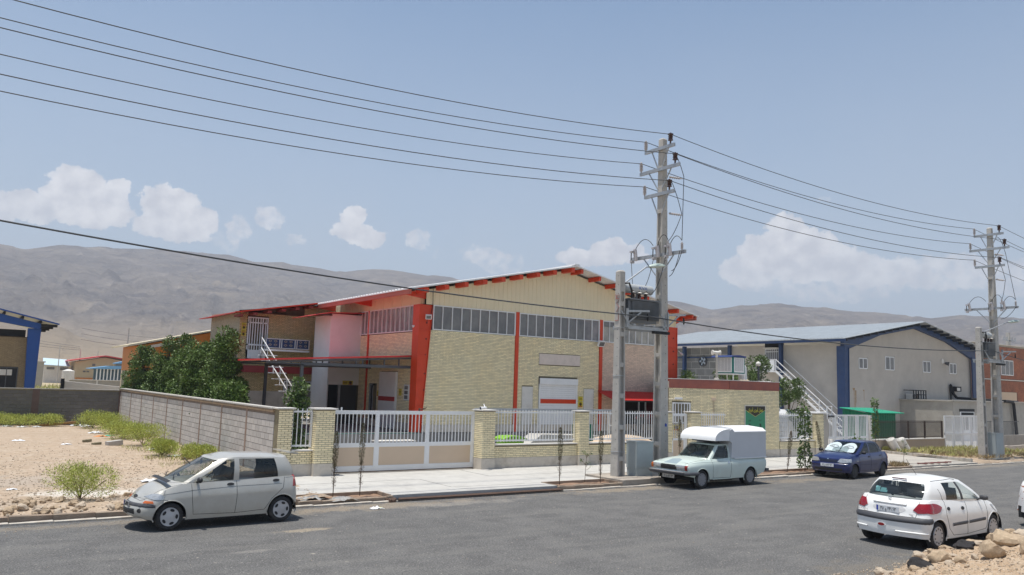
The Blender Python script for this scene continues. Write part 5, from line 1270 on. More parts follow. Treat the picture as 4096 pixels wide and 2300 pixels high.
for(x,w,z0,z1)in((53.2,.3,3.5,3.66),(53.35,.07,2.2,3.5),(53.5,.09,1.9,3.5),(53.62,.05,2.6,3.5),(54.5,.18,3.46,3.56),(54.6,.05,2.7,3.46)):
	rs_.prism([(x,BY-.004,z1),(x+w,BY-.004,z1),(x+w*.8,BY-.004,z0),(x+w*.25,BY-.004,z0)],(0,-.003,0))
rs_.build('rust_stain',mat('rust_stain',(.34,.19,.08),rough=.95,var=.3,vscale=6,col2=(.38,.28,.17)),blh)
ud=barred(blh,(BX0-.02,40.85,0),(0,-1,0),(-1,0,0),1.45,4.85,6.55,8,'door',extra=((0,1.45,5.1,5.16),(0,1.45,6.28,6.34),(0,1.45,4.85,5.1)))
B('dark_gap',m_dark,blh,(BX0-.0,39.35,6.5,BX0+.3,40.9,7.0))
B('soffit_box',m_stone,blh,(BX0-.4,39.5,6.55,BX0,40.8,6.62))
ss=thing('staircase','white steel staircase climbing to the upper side door of the rendered hall','staircase',(51,36,0))
a0=Vector((51.0,38.9,4.75));a1=Vector((51.0,33.3,.35))
mb=MB();mb.bar(a0,a1,.05,.14);mb.bar(a0+Vector((1.0,0,0)),a1+Vector((1.0,0,0)),.05,.14)
mb.build('stringer',m_white,ss)
mb=MB()
for h_ in(.45,.9):
	mb.bar(a0+Vector((0,0,h_)),a1+Vector((0,0,h_)),.045,.045)
mb.bar(a0+Vector((1,0,.9)),a1+Vector((1,0,.9)),.045,.045)
for t_ in(0,.33,.66,.98):p=a0.lerp(a1,t_);mb.bar(p,p+Vector((0,0,.9)),.045,.045,up=(0,1,0))
mb.bar(a0+Vector((0,0,.9)),a0+Vector((0,2.0,.9)),.045,.045);mb.bar(a0+Vector((0,0,.45)),a0+Vector((0,2.0,.45)),.04,.04)
mb.build('handrail',m_white,ss)
sm=MB();sm.box(0,0,0,1.0,.26,.03);me=bpy.data.meshes.new('step');me.from_pydata(sm.v,[],sm.f);me.materials.append(m_white);me.update()
for k in range(20):p=a0.lerp(a1,(k+.5)/20);place(me,'step',ss,(p.x,p.y-.1,p.z+.02))
B('landing',m_white,ss,(50.95,38.9,4.7,52.25,41.0,4.78));B('landing_panel',m_whitesheet,ss,(50.97,39.0,4.8,50.99,40.9,5.6))
wf=thing('wall_fan','round ventilation fan on the grey block side wall of the rendered hall','fan',(BX0+.2,47.5,5.6))
mb=MB();mb.lathe((BX0+.28,47.5,5.62),(-1,0,0),[(0,.45),(.12,.45),(.12,.38),(.02,.36)],20);mb.build('housing',m_darksteel,wf)
for k in range(5):
	a=k*2*math.pi/5;mb=MB();c=Vector((BX0+.2,47.5+.2*math.cos(a),5.62+.2*math.sin(a)));mb.obox(c,(.25,-math.sin(a),math.cos(a)),(0,math.cos(a),math.sin(a)),(-1,0,0),.08,.15,.008);mb.build('blade',mat('fan_blade',(.35,.42,.5),rough=.4),wf)
mb=MB();mb.lathe((BX0+.14,47.5,5.62),(-1,0,0),[(0,.1),(.06,.07)],10);mb.build('hub',m_darksteel,wf)
ac=thing('air_conditioner','air conditioner in a black wall cage above the white door of the rendered gable','air conditioner',(62,BY,2.9))
zz=lambda py:None
ax0,ax1,az0_,az1_=59.9,61.65,2.68,3.66
mb=MB()
for x in np.linspace(ax0,ax1,6):mb.box(x-.022,BY-.8,az0_,x+.022,BY-.74,az1_)
for z in np.linspace(az0_,az1_,4):mb.box(ax0,BY-.82,z-.03,ax1,BY-.76,z+.03)
for x in(ax0,ax1):
	for z in(az0_,az1_):mb.box(x-.03,BY-.8,z-.03,x+.03,BY,z+.03)
mb.build('cage',m_dark,ac)
B('unit',m_stone,ac,(60.0,BY-.6,2.75,60.6,BY-.1,3.4));B('grille',m_glassd,ac,(60.08,BY-.61,2.82,60.5,BY-.6,3.32));B('unit_panel',mat('unit_brown',(.2,.15,.12),rough=.7),ac,(60.75,BY-.55,2.75,61.1,BY-.1,3.4))
wdr=B('door',m_white,blh,(61.1,BY-.05,.0,62.5,BY,2.05));wdr2=B('transom',m_glassd,wdr,(61.15,BY-.06,2.08,61.78,BY-.02,2.4),(61.82,BY-.06,2.08,62.45,BY-.02,2.4))
pp_=thing('drain_pipe','dark bent pipe with an extractor box running along the rendered gable','pipe',(66.5,BY,3.2))
mb=MB();mb.tube([(66.6,BY-.15,0.6),(66.6,BY-.15,4.3)],.06,8);mb.tube([(66.6,BY-.15,4.2),(66.9,BY-.2,3.5),(67.2,BY-.3,3.2)],.11,8);mb.tube([(67.2,BY-.3,3.18),(68.9,31.8,3.1),(69.8,30.2,3.0)],.1,8)
mb.build('pipe',m_dark,pp_);B('extractor_box',m_dark,pp_,(66.8,BY-.5,3.7,67.6,BY-.02,4.1));B('extractor_face',m_stone,pp_,(66.9,BY-.51,3.76,67.4,BY-.5,4.0))
rcol=thing('render_column','narrow grey rendered wall end beside the white double gate','wall',(36.4,25,.1));B('column',m_render,rcol,(35.85,24.7,.1,36.5,25.2,2.12));B('cap',m_conc,rcol,(35.82,24.66,2.12,36.53,25.24,2.17))
wp=thing('gas_pipe','white gas pipe with an inverted U on the rendered wall end','pipe',(36.3,24.6,1.5))
mb=MB();mb.tube([(36.35,24.66,1.9),(36.35,24.66,2.55),(36.75,24.66,2.55),(36.75,24.66,2.1)],.03,6);mb.tube([(34.2,24.9,2.24),(36.3,24.7,2.24)],.035,6);mb.build('pipe',m_white,wp);mb=MB();mb.box(36.5,24.6,2.0,36.9,24.7,2.1);mb.build('valve',m_darksteel,wp)
def grid_gate(name,label,x0,x1,y,z0,z1,leaves,nb,zm,group=None,yaw=0):
	t=thing(name,label,'gate',((x0+x1)/2,y,z0),group)
	W=(x1-x0)/leaves
	mbb=MB();mbb.box(-.014,-.014,z0+.05,.014,.014,z1-.05);me=bpy.data.meshes.new('bar');me.from_pydata(mbb.v,[],mbb.f);me.materials.append(m_white);me.update()
	for l in range(leaves):
		a=x0+W*l;b=a+W-.02
		lf=B('leaf_frame',m_white,t,(a,y-.03,z1-.07,b,y+.03,z1),(a,y-.03,z0,b,y+.03,z0+.07),(a,y-.03,zm-.05,b,y+.03,zm+.05),(a,y-.032,z0+.07,a+.08,y+.032,z1-.07),(b-.08,y-.032,z0+.07,b,y+.032,z1-.07))
		for i in range(1,nb):place(me,'bar',t,(a+.04+(W-.1)*i/nb,y,0))
	return t
grid_gate('double_gate','white barred double gate in front of the green shed',36.55,40.55,25.05,.12,2.12,4,7,.95)
grid_gate('double_gate','white barred double gate at the far right beside the grey annex',48.4,52.6,25.05,.12,2.12,4,8,1.05)
B('end_post',m_stone,bpy.data.objects['double_gate'],(40.58,24.95,.1,40.78,25.15,2.1))
lw=thing('rendered_low_wall','low brown rendered wall carrying the rusty railing','wall',(44.5,25,0))
B('wall',mat('brown_render',(.46,.375,.295),rough=.95,var=.2,vscale=1,bump=.2,dirt=.4,dirtcol=(.24,.18,.14)),lw,(40.82,25.0,-.05,48.3,25.2,.77));B('cap',m_stone,lw,(40.8,24.94,.77,48.35,25.26,.82))
rr_=thing('rusty_railing','dark rusty iron railing on the low brown wall','railing',(44.5,25.1,.82))
m_rail=mat('brown_iron',(.07,.05,.04),rough=.8,var=.3,vscale=10,dirt=.4,dirtcol=(.16,.08,.04))
B('rail',m_rail,rr_,(40.85,25.08,1.72,48.25,25.12,1.75),(40.85,25.08,.9,48.25,25.12,.93));
for x in(40.9,44.6,46.3,48.22):B('post',m_rail,rr_,(x-.03,25.06,.82,x+.03,25.14,1.8))
mbb=MB();mbb.box(-.009,-.009,.85,.009,.009,1.83);me=bpy.data.meshes.new('bar');me.from_pydata(mbb.v,[],mbb.f);me.materials.append(m_rail);me.update()
for i in range(1,72):place(me,'bar',rr_,(40.9+i*.1025,25.1,0))
gs=thing('green_shed','green corrugated sheet-metal shed with lighter green roof behind the railing','shed',(43.9,28,.1))
def corr_wall(p0,p1,z0,zt0,zt1,m,parent,name='wall',pitch=.22,out=.03):
	p0=Vector(p0);p1=Vector(p1);d=p1-p0;L=d.length;d.normalize();nr=Vector((d.y,-d.x,0));n=int(L/pitch);A=[];Bt=[]
	for i in range(n):
		for f,o_ in((0,0),(.5,0),(.62,out),(.88,out)):
			s=(i+f)*L/n;q=p0+d*s+nr*o_;A.append((q.x,q.y,z0));Bt.append((q.x,q.y,zt0+(zt1-zt0)*s/L))
	q=p1;A.append((q.x,q.y,z0));Bt.append((q.x,q.y,zt1));mb=MB();mb.grid([A,Bt]);return mb.build(name,m,parent)
corr_wall((44.0,26.9,0),(46.4,26.9,0),.1,2.12,2.12,m_green,gs);corr_wall((44.0,28.8,0),(44.0,26.9,0),.1,2.34,2.12,m_green,gs);corr_wall((46.4,26.9,0),(46.4,28.8,0),.1,2.12,2.34,m_green,gs)
P0=[];P1=[]
for i in range(20):
	x=43.8+i*.155
	for f,dz in((0,0),(.55,0),(.65,.03),(.9,.03)):P0.append((x+.155*f,26.6,2.16+dz));P1.append((x+.155*f,28.9,2.38+dz))
mb=MB();mb.grid([P0,P1]);mb.grid([[(p[0],p[1],p[2]-.02)for p in P0[::-1]],[(p[0],p[1],p[2]-.02)for p in P1[::-1]]]);mb.build('roof',m_greenroof,gs)
wtk=thing('water_tank','big white plastic water tank behind the railing right of the guard house','tank',(36.0,27.6,.1))
mb=MB();mb.box(34.9,26.9,.1,37.2,28.4,1.95);mb.prism([(34.9,26.9,1.95),(37.2,26.9,1.95),(36.9,27.2,2.28),(35.2,27.2,2.28)],(0,1.1,0));mb.build('tank',m_whitesheet,wtk);mb=MB();mb.lathe((35.7,27.6,2.25),(0,0,1),[(0,.5),(.1,.5),(.12,.3),(.18,.28)],18);mb.build('lid',m_stone,wtk,angle=40)
rk=thing('metal_rack','white wire rack standing behind the railing right of the guard house','rack',(33.6,26,.12))
mb=MB()
for x in np.linspace(32.75,34.3,6):mb.box(x-.012,25.9,.3,x+.012,25.93,2.05)
mb.build('upright',m_white,rk)
for z in(.75,1.0,1.22,1.44,1.66,1.88,2.05):B('shelf',m_stone,rk,(32.7,25.6,z,34.4,25.93,z+.03))
sh_=thing('sack','white sack hanging on the rack behind the railing','sack',(34.6,25.6,.9))
P=[[(34.45+.35*u+.05*math.sin(v*6),25.6-.1*math.sin(math.pi*u),1.75-1.1*v)for u in np.linspace(0,1,7)]for v in np.linspace(0,1,8)]
mb=MB();mb.grid(P);mb.build('sack',m_stone,sh_,smooth=True)
bn=thing('bin_lid','bright lime-green plastic bin behind the long railing','bin',(18.0,26.2,.12))
m_lime=mat('lime_plastic',(.22,.48,.03),rough=.4)
mb=MB();mb.prism([(17.75,26.0,.12),(18.55,26.0,.12),(18.6,26.0,1.0),(17.7,26.0,1.0)],(0,.6,0));mb.build('body',m_lime,bn);mb=MB();mb.prism([(17.6,25.9,1.0),(18.7,25.9,1.0),(18.7,25.9,1.06),(18.4,25.9,1.16),(17.9,25.9,1.16),(17.6,25.9,1.06)],(0,.8,0));mb.build('lid',m_lime,bn)
rmp=thing('loading_ramp','pale concrete ramp rising to the dock behind the long railing','ramp',(20,28,.12))
mb=MB();mb.prism([(18.9,27.5,.12),(23.8,27.5,.12),(23.8,27.5,1.02),(20.6,27.5,1.1)],(0,.9,0));mb.build('ramp',m_pave,rmp)
bx_=thing('parked_car','beige car roof showing above the fence wall between the two concrete poles','car',(23.6,26.3,.12))
P=[]
for i in range(15):
	s=i/14;x=22.3+3.2*s;zt=.86+.30*math.sin(math.pi*min(1,s*1.02))**.5;row=[]
	for j in range(9):v=j/8;row.append((x,25.5+1.5*v,.3+(zt-.3)*(1-abs(2*v-1)**4)))
	P.append(row)
mb=MB();mb.grid(P);mb.build('body',m_panelbeige,bx_,smooth=True)
sb=thing('sign_board','green board with orange lettering leaning inside the yard behind the railing','sign',(21.1,25.6,.9))
mb=MB();mb.prism([(20.72,25.55,.95),(21.75,25.55,.95),(21.8,25.65,1.63),(20.75,25.65,1.63)],(0,.02,0));mb.build('board',mat('board_green',(.0,.13,.075),rough=.5),sb)
m_or=mat('lettering_orange',(.55,.30,.02),rough=.5)
put_text('\ufee5\ufe8e\ufead \ufeed \ufede\ufee4\ufecb',.16,m_or,sb,(21.25,25.6,1.46),(1,0,0),(0,-1,0),sx=1.2)
for k in range(3):put_text('\ufe94\ufee3\ufe8e\ufee7 \ufede\ufee4\ufecb \ufeb2\ufbfe',.09,m_or,sb,(21.25,25.56,1.26-k*.12),(1,0,0),(0,-1,0),sx=1.3)
tb=thing('white_table','low white bench behind the sliding gate','bench',(13.4,28,.12))
B('top',m_stone,tb,(13.0,27.4,.9,14.6,27.9,.94));B('legs',m_darksteel,tb,(13.05,27.45,.12,13.1,27.85,.9),(14.5,27.45,.12,14.55,27.85,.9),(13.05,27.42,.78,14.55,27.46,.84))
wc=thing('white_chair','white plastic chair under the red awning','chair',(25.6,29,.96))
B('back',m_stone,wc,(26.0,29.4,1.35,26.06,29.46,1.9),(26.4,29.4,1.35,26.46,29.46,1.9),(26.06,29.4,1.84,26.4,29.46,1.9),(26.2,29.41,1.4,26.26,29.45,1.84));B('seat',m_stone,wc,(26.0,28.95,1.33,26.46,29.4,1.37));B('leg',m_stone,wc,(26.0,28.95,.96,26.05,29.0,1.33),(26.41,28.95,.96,26.46,29.0,1.33),(26.0,29.4,.96,26.05,29.45,1.33),(26.41,29.4,.96,26.46,29.45,1.33))
ga=thing('grey_annex','low grey rendered annex with flat roof at the far right','building',(65,31,0))
GAY=30.0
m_render2=mat('dull_grey_render',(.42,.39,.34),rough=.95,var=.2,vscale=.9,dirt=.4,dirtcol=(.2,.18,.16))
B('wall',m_render2,ga,(59.3,GAY,-.05,84,GAY+.25,2.9),(59.3,GAY+.25,-.05,59.55,BY,2.9));B('roof',m_render2,ga,(59.2,GAY-.1,2.9,84.2,BY,3.0));B('coping',m_stone,ga,(59.15,GAY-.14,3.0,84.2,GAY+.1,3.03))
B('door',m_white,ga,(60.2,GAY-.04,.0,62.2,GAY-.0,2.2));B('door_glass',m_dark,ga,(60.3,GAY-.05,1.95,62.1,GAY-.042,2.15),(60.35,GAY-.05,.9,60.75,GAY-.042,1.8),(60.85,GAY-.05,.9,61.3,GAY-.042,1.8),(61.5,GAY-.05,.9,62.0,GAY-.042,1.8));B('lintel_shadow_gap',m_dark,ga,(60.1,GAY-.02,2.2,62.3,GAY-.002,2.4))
w1_=barred(ga,(65.0,GAY-.02,0),(1,0,0),(0,-1,0),1.3,.9,2.2,6,'window');w2_=barred(ga,(70.3,GAY-.02,0),(1,0,0),(0,-1,0),1.6,.9,2.1,8,'window')
dp=thing('down_pipe','thick black drainpipe down the grey annex wall','pipe',(68,GAY,0));mb=MB();mb.tube([(66.6,GAY-.2,3.05),(67.9,GAY-.2,3.0),(68.05,GAY-.2,2.8),(68.3,GAY-.25,.05)],.12,8);mb.build('pipe',m_dark,dp)
gf=thing('gate_pillar','grey concrete gate pillar beside the far double gate','pillar',(53.1,25,0));B('pillar',m_render2,gf,(52.65,24.9,0,53.2,25.3,2.25))
gw=thing('grey_front_wall','low grey rendered yard wall behind the far poles','wall',(60,25,0));B('wall',m_render2,gw,(53.2,25.05,-.05,62,25.25,.9));
fr_=thing('fence_rack','short black iron fence on the grey yard wall behind the far poles','fence',(55,25.1,.9));B('rail',m_darksteel,fr_,(53.3,25.12,1.75,58,25.16,1.79));
for i in range(28):B('bar',m_darksteel,fr_,(53.4+i*.16,25.13,.9,53.42+i*.16,25.15,1.75))
rb=thing('red_brick_building','two storey red brick building at the far right edge','building',(84,36,0))
RBY=38.0
B('wall',m_redmortar,rb,(79.0,RBY,0,104,RBY+.3,8.35),(79.0,RBY+.3,0,79.3,50,8.35));B('roof',m_render2,rb,(79,RBY,8.35,104,50,8.5));B('coping',m_stone,rb,(78.9,RBY-.08,8.5,104,RBY+.2,8.58));B('floor_band',m_stone,rb,(79,RBY-.05,5.05,104,RBY,5.14));B('white_corner',m_stone,rb,(79.0,RBY-.03,0,79.6,RBY,4.4))
brickwork(rb,[((79.65,RBY,0),(1,0,0),(0,-1,0),15,2.6,5.0,[(3.0,8,2.6,3.9)]),((79.05,RBY,0),(1,0,0),(0,-1,0),16,5.2,8.35,[(5.3,8.0,5.5,7.1)])],m_redbrick,300,LN=.22,H=.062,J=.012,D=.012,seed=41)
w_=B('window',m_white,rb,(84.4,RBY-.04,5.55,87.0,RBY,5.63),(84.4,RBY-.04,6.97,87.0,RBY,7.05),(84.4,RBY-.04,5.63,84.48,RBY,6.97),(86.92,RBY-.04,5.63,87.0,RBY,6.97),(85.25,RBY-.04,5.63,85.31,RBY,6.97),(86.1,RBY-.04,5.63,86.16,RBY,6.97))
B('pane',m_glassd,w_,(84.45,RBY-.02,5.6,86.95,RBY-.01,7.0));B('roller_door',m_panelbeige,rb,(82.8,RBY-.05,0,87.4,RBY,3.9))
fb=thing('far_white_block','pale flat-roofed block behind the ridge of the rendered hall','building',(90,60,0));B('wall',m_render,fb,(84,54,0,93,60,9.6));B('parapet',m_stone,fb,(83.9,53.9,9.6,93.1,60.1,9.75));B('window',m_glassd,fb,(86.5,53.97,8.6,87.4,54,9.1),(89,53.97,8.6,89.9,54,9.1))
p3_=thing('utility_pole','distant short pole above the red brick building','pole',(100,44,0));mb=MB();mb.prism([(100,44,0),(100.45,44,0),(100.4,44,10.9),(100.05,44,10.9)],(0,.35,0));mb.build('shaft',m_conc,p3_)
mb=MB();mb.box(98.8,44,9.9,101.7,44.1,10.0);
for x in(98.9,99.6,100.9,101.6):mb.box(x,44,10.0,x+.08,44.1,10.4)
mb.build('crossarm',m_galvsteel,p3_)
bw=thing('block_side_wall','long grey concrete block wall with brick cap and rusty stains beside the vacant lot','wall',(8.4,39,0))
SX=8.27
B('core',m_blockjoint,bw,(SX+.012,24.86,-.1,SX+.20,52.9,2.05));
brickwork(bw,[((SX+.012,24.86,0),(0,1,0),(-1,0,0),28.0,.0,2.06,[])],m_block,300,LN=.39,HD=.39,H=.185,J=.014,D=.016,name='block',bond='running',seed=51,stuffname='blockwork')
for k in range(9):B('post',mat('rust_stained_concrete',(.31,.23,.18),rough=.95,var=.3,vscale=3,dirt=.4,dirtcol=(.25,.13,.09)),bw,(SX-.012,27.6+k*3.1,-.1,SX+.02,27.76+k*3.1,2.07))
B('cap',m_conc,bw,(SX-.06,24.86,2.165,SX+.26,52.9,2.21))
brickwork(bw,[((SX+.0,24.86,0),(0,1,0),(-1,0,0),28.0,2.065,2.16,[])],mat('stained_cap_brick',(.42,.30,.17),rough=.9,var=.4,vscale=2,attr='var',col2=(.3,.22,.15)),220,LN=.10,HD=.10,H=.08,J=.012,D=.05,name='cap_brick',bond='stack',seed=52,stuffname='cap_bricks')
B('cap_core',m_blockjoint,bw,(SX+.0,24.86,2.05,SX+.2,52.9,2.166))
bkw=thing('block_back_wall','dark grey block wall closing the vacant lot at the back','wall',(-5,53,0))
m_blockd=mat('dark_concrete_block',(.17,.16,.148),rough=.95,var=.2,vscale=1.2,attr='var',dirt=.5,dirtcol=(.13,.115,.105))
B('core',m_mortar,bkw,(-42,53.0,-.1,8.5,53.2,2.06));B('post',mat('dark_reddish_post',(.15,.10,.085),rough=.95,var=.2),bkw,(3.75,52.97,-.1,4.1,53.0,2.1),(8.2,52.9,-.1,8.5,53.0,2.1),(-1,52.97,-.1,-.7,53,2.1))
brickwork(bkw,[((-42,53.0,0),(1,0,0),(0,-1,0),50.2,.0,2.06,[])],m_blockd,300,LN=.39,HD=.39,H=.185,J=.014,D=.016,name='block',bond='running',seed=53,stuffname='blockwork')
B('cap',m_conc,bkw,(-42,52.95,2.06,8.5,53.25,2.10))
cp=thing('cream_post','cream painted post behind the corner of the two block walls','post',(8.9,56,0));B('post',mat('cream_paint',(.58,.52,.38),rough=.8,var=.1),cp,(8.72,56,0,9.05,56.3,3.28))
lb=thing('blue_framed_hall','brown brick hall with blue steel column and roof at the left edge','building',(0,64,0))
LBY=66.0
B('wall',m_mortar2,lb,(-16,LBY,0,4.1,LBY+.3,5.4));brickwork(lb,[((-2,LBY,0),(1,0,0),(0,-1,0),6.1,0,5.35,[(4.4,5.65,0,3.3)])],mat('tan_brick',(.42,.32,.19),rough=.9,var=.15,vscale=2,attr='var'),300,LN=.2,H=.055,seed=61)
w_=B('window',m_darksteel,lb,(2.4,LBY-.05,1.8,3.65,LBY-.0,1.86),(2.4,LBY-.05,3.2,3.65,LBY,3.26),(3.59,LBY-.05,1.86,3.65,LBY,3.2),(2.95,LBY-.05,1.86,3.0,LBY,3.2));B('pane',m_dark,w_,(2.4,LBY-.03,.2,3.6,LBY-.02,3.22));B('curtain',m_stone,w_,(2.5,LBY-.035,2.7,3.3,LBY-.031,3.1))
m_blue2=mat('bright_blue_steel',(.01,.07,.30),rough=.45,var=.1,vscale=2)
mb=MB();mb.prism([(4.15,65.2,0),(4.68,65.2,0),(4.75,65.2,6.0),(3.95,65.2,6.0)],(0,.5,0));mb.build('column',m_blue2,lb)
def lz(x):return 6.33+(5.75-x)*.223
mb=MB();mb.prism([(-14,65.0,lz(-14)-.25),(4.9,65.0,lz(4.9)-.22),(4.6,65.0,lz(4.6)-.62),(2.0,65.0,lz(2.0)-.8),(-14,65.0,lz(-14)-.7)],(0,.4,0));mb.build('rafter',m_blue2,lb)
mb=MB();mb.prism([(-14,64.6,lz(-14)),(5.75,64.6,lz(5.75)),(5.75,64.6,lz(5.75)+.07),(-14,64.6,lz(-14)+.07)],(0,14,0));mb.build('roof',m_galv,lb)
mb=MB();mb.prism([(-14,64.55,lz(-14)-.02),(5.78,64.55,lz(5.78)-.02),(5.78,64.55,lz(5.78)+.08),(-14,64.55,lz(-14)+.08)],(0,.06,0));mb.build('verge',m_blue2,lb)
for i,(x,yy)in enumerate(((5.45,65),(5.45,68),(5.45,71),(5.45,74))):B('purlin',m_dark,lb,(4.7,yy-.1,lz(5.6)-.22,5.7,yy+.1,lz(5.6)-.04))
for x in np.arange(-13,4.9,1.1):B('purlin',m_dark,lb,(x,64.65,lz(x+.1)-.2,x+.12,70,lz(x+.1)-.02))
B('side_wall',m_dark,lb,(-16,LBY+.3,5.4,3.9,LBY+.5,5.9))
def zr(y):return rise(y)
mw2=thing('block_wall_segment','pale block wall beyond the vacant lot running back from a dark post','wall',(9,75,0))
mb=MB();mb.prism([(7.4,75,0),(11.6,62,0),(11.6,62,1.95),(7.4,75,2.3)],(.2,.05,0));mb.build('wall',m_block,mw2);B('post',m_dark,mw2,(7.2,74.8,0,7.45,75.1,2.5))
mw3=thing('grey_site_wall','grey rendered site wall with white joints in front of the distant blue shed','wall',(11,90,0));B('wall',m_render2,mw3,(9.9,95,0,20,95.3,2.2));B('joint',m_stone,mw3,(12.4,94.96,0,12.55,95,2.2),(9.9,94.95,2.2,20,95.3,2.28))
FYH=200.0;z0_=zr(FYH)
fh=thing('distant_hall','distant pale yellow hall with red roof edge','building',(27,200,z0_))
m_yel=mat('pale_yellow_render',(.52,.43,.27),rough=.9,var=.1,vscale=.5)
mb=MB();mb.prism([(21.9,200,0),(32.4,200,0),(32.4,200,5.5),(27.4,200,6.3),(21.9,200,5.2)],(0,14,0));mb.build('wall',m_yel,fh)
mb=MB();mb.prism([(20.3,198.5,5.2),(27.4,198.5,6.5),(27.4,198.5,6.75),(20.3,198.5,5.4)],(0,16,0));mb.prism([(27.4,198.5,6.5),(33,198.5,5.75),(33,198.5,5.95),(27.4,198.5,6.75)],(0,16,0));mb.build('roof',m_redroof,fh)
B('window',m_glassd,fh,(23.3,199.9,2.9,23.8,200,3.2),(24.0,199.9,2.9,24.5,200,3.2),(25.0,199.9,4.3,25.6,200,4.8),(25.3,199.9,3.5,28,200,3.9));B('orange_base',m_orange,fh,(21.9,199.9,.3,25.3,200,1.7))
bs=thing('distant_blue_shed','distant long open shed with light blue roof','shed',(28,180,0))
B('columns',m_white,bs,*[(22.7+k*.62,175-.1,0,22.9+k*.62,175.1,3.7)for k in range(11)]);B('back',mat('shed_shade_blue',(.10,.16,.2),rough=.8),bs,(22.5,177,0,30,177.3,3.6))
m_lb=mat('light_blue_roof',(.16,.38,.62),rough=.5,var=.1,vscale=.5)
mb=MB();mb.prism([(21.4,174,3.65),(26,174,3.7),(30.5,174,4.3),(30.5,174,4.45),(24.8,174,4.3),(21.4,174,3.75)],(0,6,0));mb.build('roof',m_lb,bs)
bs2=thing('distant_blue_shed','second distant light blue roof behind the long open shed','shed',(29,190,0));mb=MB();mb.prism([(28.2,190,4.9),(34,190,5.3),(34,190,5.9),(30,190,5.55),(28.2,190,5.1)],(0,4,0));mb.build('roof',m_lb,bs2);B('wall',m_glassd,bs2,(28.4,191,0,34,193,5))
wb=thing('distant_white_building','distant white building with pale blue roof behind the left hall','building',(17,200,0));B('wall',m_stone,wb,(16.2,205,0,21.0,210,4.2));B('window',m_glassd,wb,(16.7,204.9,3.3,18.2,205,3.8),(19.3,204.9,3.2,20.8,205,3.8));mb=MB();mb.prism([(15.9,204,4.2),(21.2,204,4.0),(20.6,207.5,5.5),(16.0,207.5,5.7)],(0,0,.12));mb.build('roof',mat('white_blue_roof',(.5,.62,.68),rough=.5),wb)
wb2=thing('distant_grey_building','distant low grey building beside the blue column','building',(12,160,0));B('wall',m_render2,wb2,(10.4,160,0,12.6,165,4.4));B('roof',m_conc,wb2,(10.2,159.8,4.4,12.8,165,4.6))
wt3=thing('distant_tank','distant white cylindrical tank left of the yellow hall','tank',(19,170,0));mb=MB();mb.lathe((16.9,165,0),(0,0,1),[(0,1.0),(3.1,1.0),(3.4,.2)],16);mb.build('tank',m_stone,wt3)
for i,(x,y,H,l)in enumerate(((31.8,200,13.2,'distant concrete pole above the dark trees'),(18.45,200,8.5,'thin distant pole in front of the foothill'),(23.6,210,8.2,'fainter distant pole left of the yellow hall'),(29.2,225,8.3,'fainter distant pole above the yellow hall'))):
	t=thing('utility_pole',l,'pole',(x,y,0));mb=MB();w=.22 if i==0 else .09;mb.prism([(x-w,y,0),(x+w,y,0),(x+w*.6,y,H),(x-w*.6,y,H)],(0,.4,0));mb.build('shaft',m_conc,t)
dw=thing('distant_wires','thin distant power lines sagging across the foot of the hills','wire',(24,210,8))
mb=MB()
for k in range(3):
	mb.tube(drp((-20,230,16+k*1.6),(23.6,212,8+k*.4),1.5),.035,4);mb.tube(drp((23.6,212,10.5+k*1.3),(60,214,11+k*1.3),1.5),.035,4)
mb.build('wire',m_wire,dw)
def leaf_cloud(pts_fn,n,size,seed,aspect=.55,up=.2):
	"""n separate folded leaves (2 faces each): pts_fn(rng) -> (position, outward)"""
	g=np.random.RandomState(seed);V=np.empty((n*5,3));
	P,O=pts_fn(g,n)
	d=O+g.normal(0,.7,(n,3));d[:,2]+=up*0;d/=np.linalg.norm(d,axis=1)[:,None]+1e-9
	r=g.normal(0,1,(n,3));s=np.cross(d,r);s/=np.linalg.norm(s,axis=1)[:,None]+1e-9
	nn=np.cross(s,d)
	L=(size*g.uniform(.6,1.25,n))[:,None];W=L*aspect*.5
	V[0::5]=P;V[1::5]=P+d*L*.5+s*W+nn*W*.35;V[2::5]=P+d*L;V[3::5]=P+d*L*.5-s*W+nn*W*.35;V[4::5]=P+d*L*.5
	F=np.empty((n*2,4),dtype=np.int32);b=np.arange(n)*5
	F[0::2]=np.stack([b,b+1,b+2,b+4],1);F[1::2]=np.stack([b,b+4,b+2,b+3],1)
	return V,F,np.repeat(g.uniform(0,1,n),2)
def mesh_np(name,V,F,var,m,parent=None,off=(0,0,0)):
	me=bpy.data.meshes.new(name);V=V-np.array(off)
	me.vertices.add(len(V));me.vertices.foreach_set('co',V.astype(np.float32).ravel())
	me.loops.add(F.size);me.loops.foreach_set('vertex_index',F.astype(np.int32).ravel())
	me.polygons.add(len(F));me.polygons.foreach_set('loop_start',np.arange(0,F.size,F.shape[1],dtype=np.int32))
	me.materials.append(m);a=me.attributes.new('var','FLOAT','FACE');a.data.foreach_set('value',var.astype(np.float32))
	me.update(calc_edges=True);me.validate()
	o=bpy.data.objects.new(name,me);COL.objects.link(o)
	if parent is not None:o.parent=parent;ORG[o.name]=ORG.get(parent.name,Vector((0,0,0)))
	return o
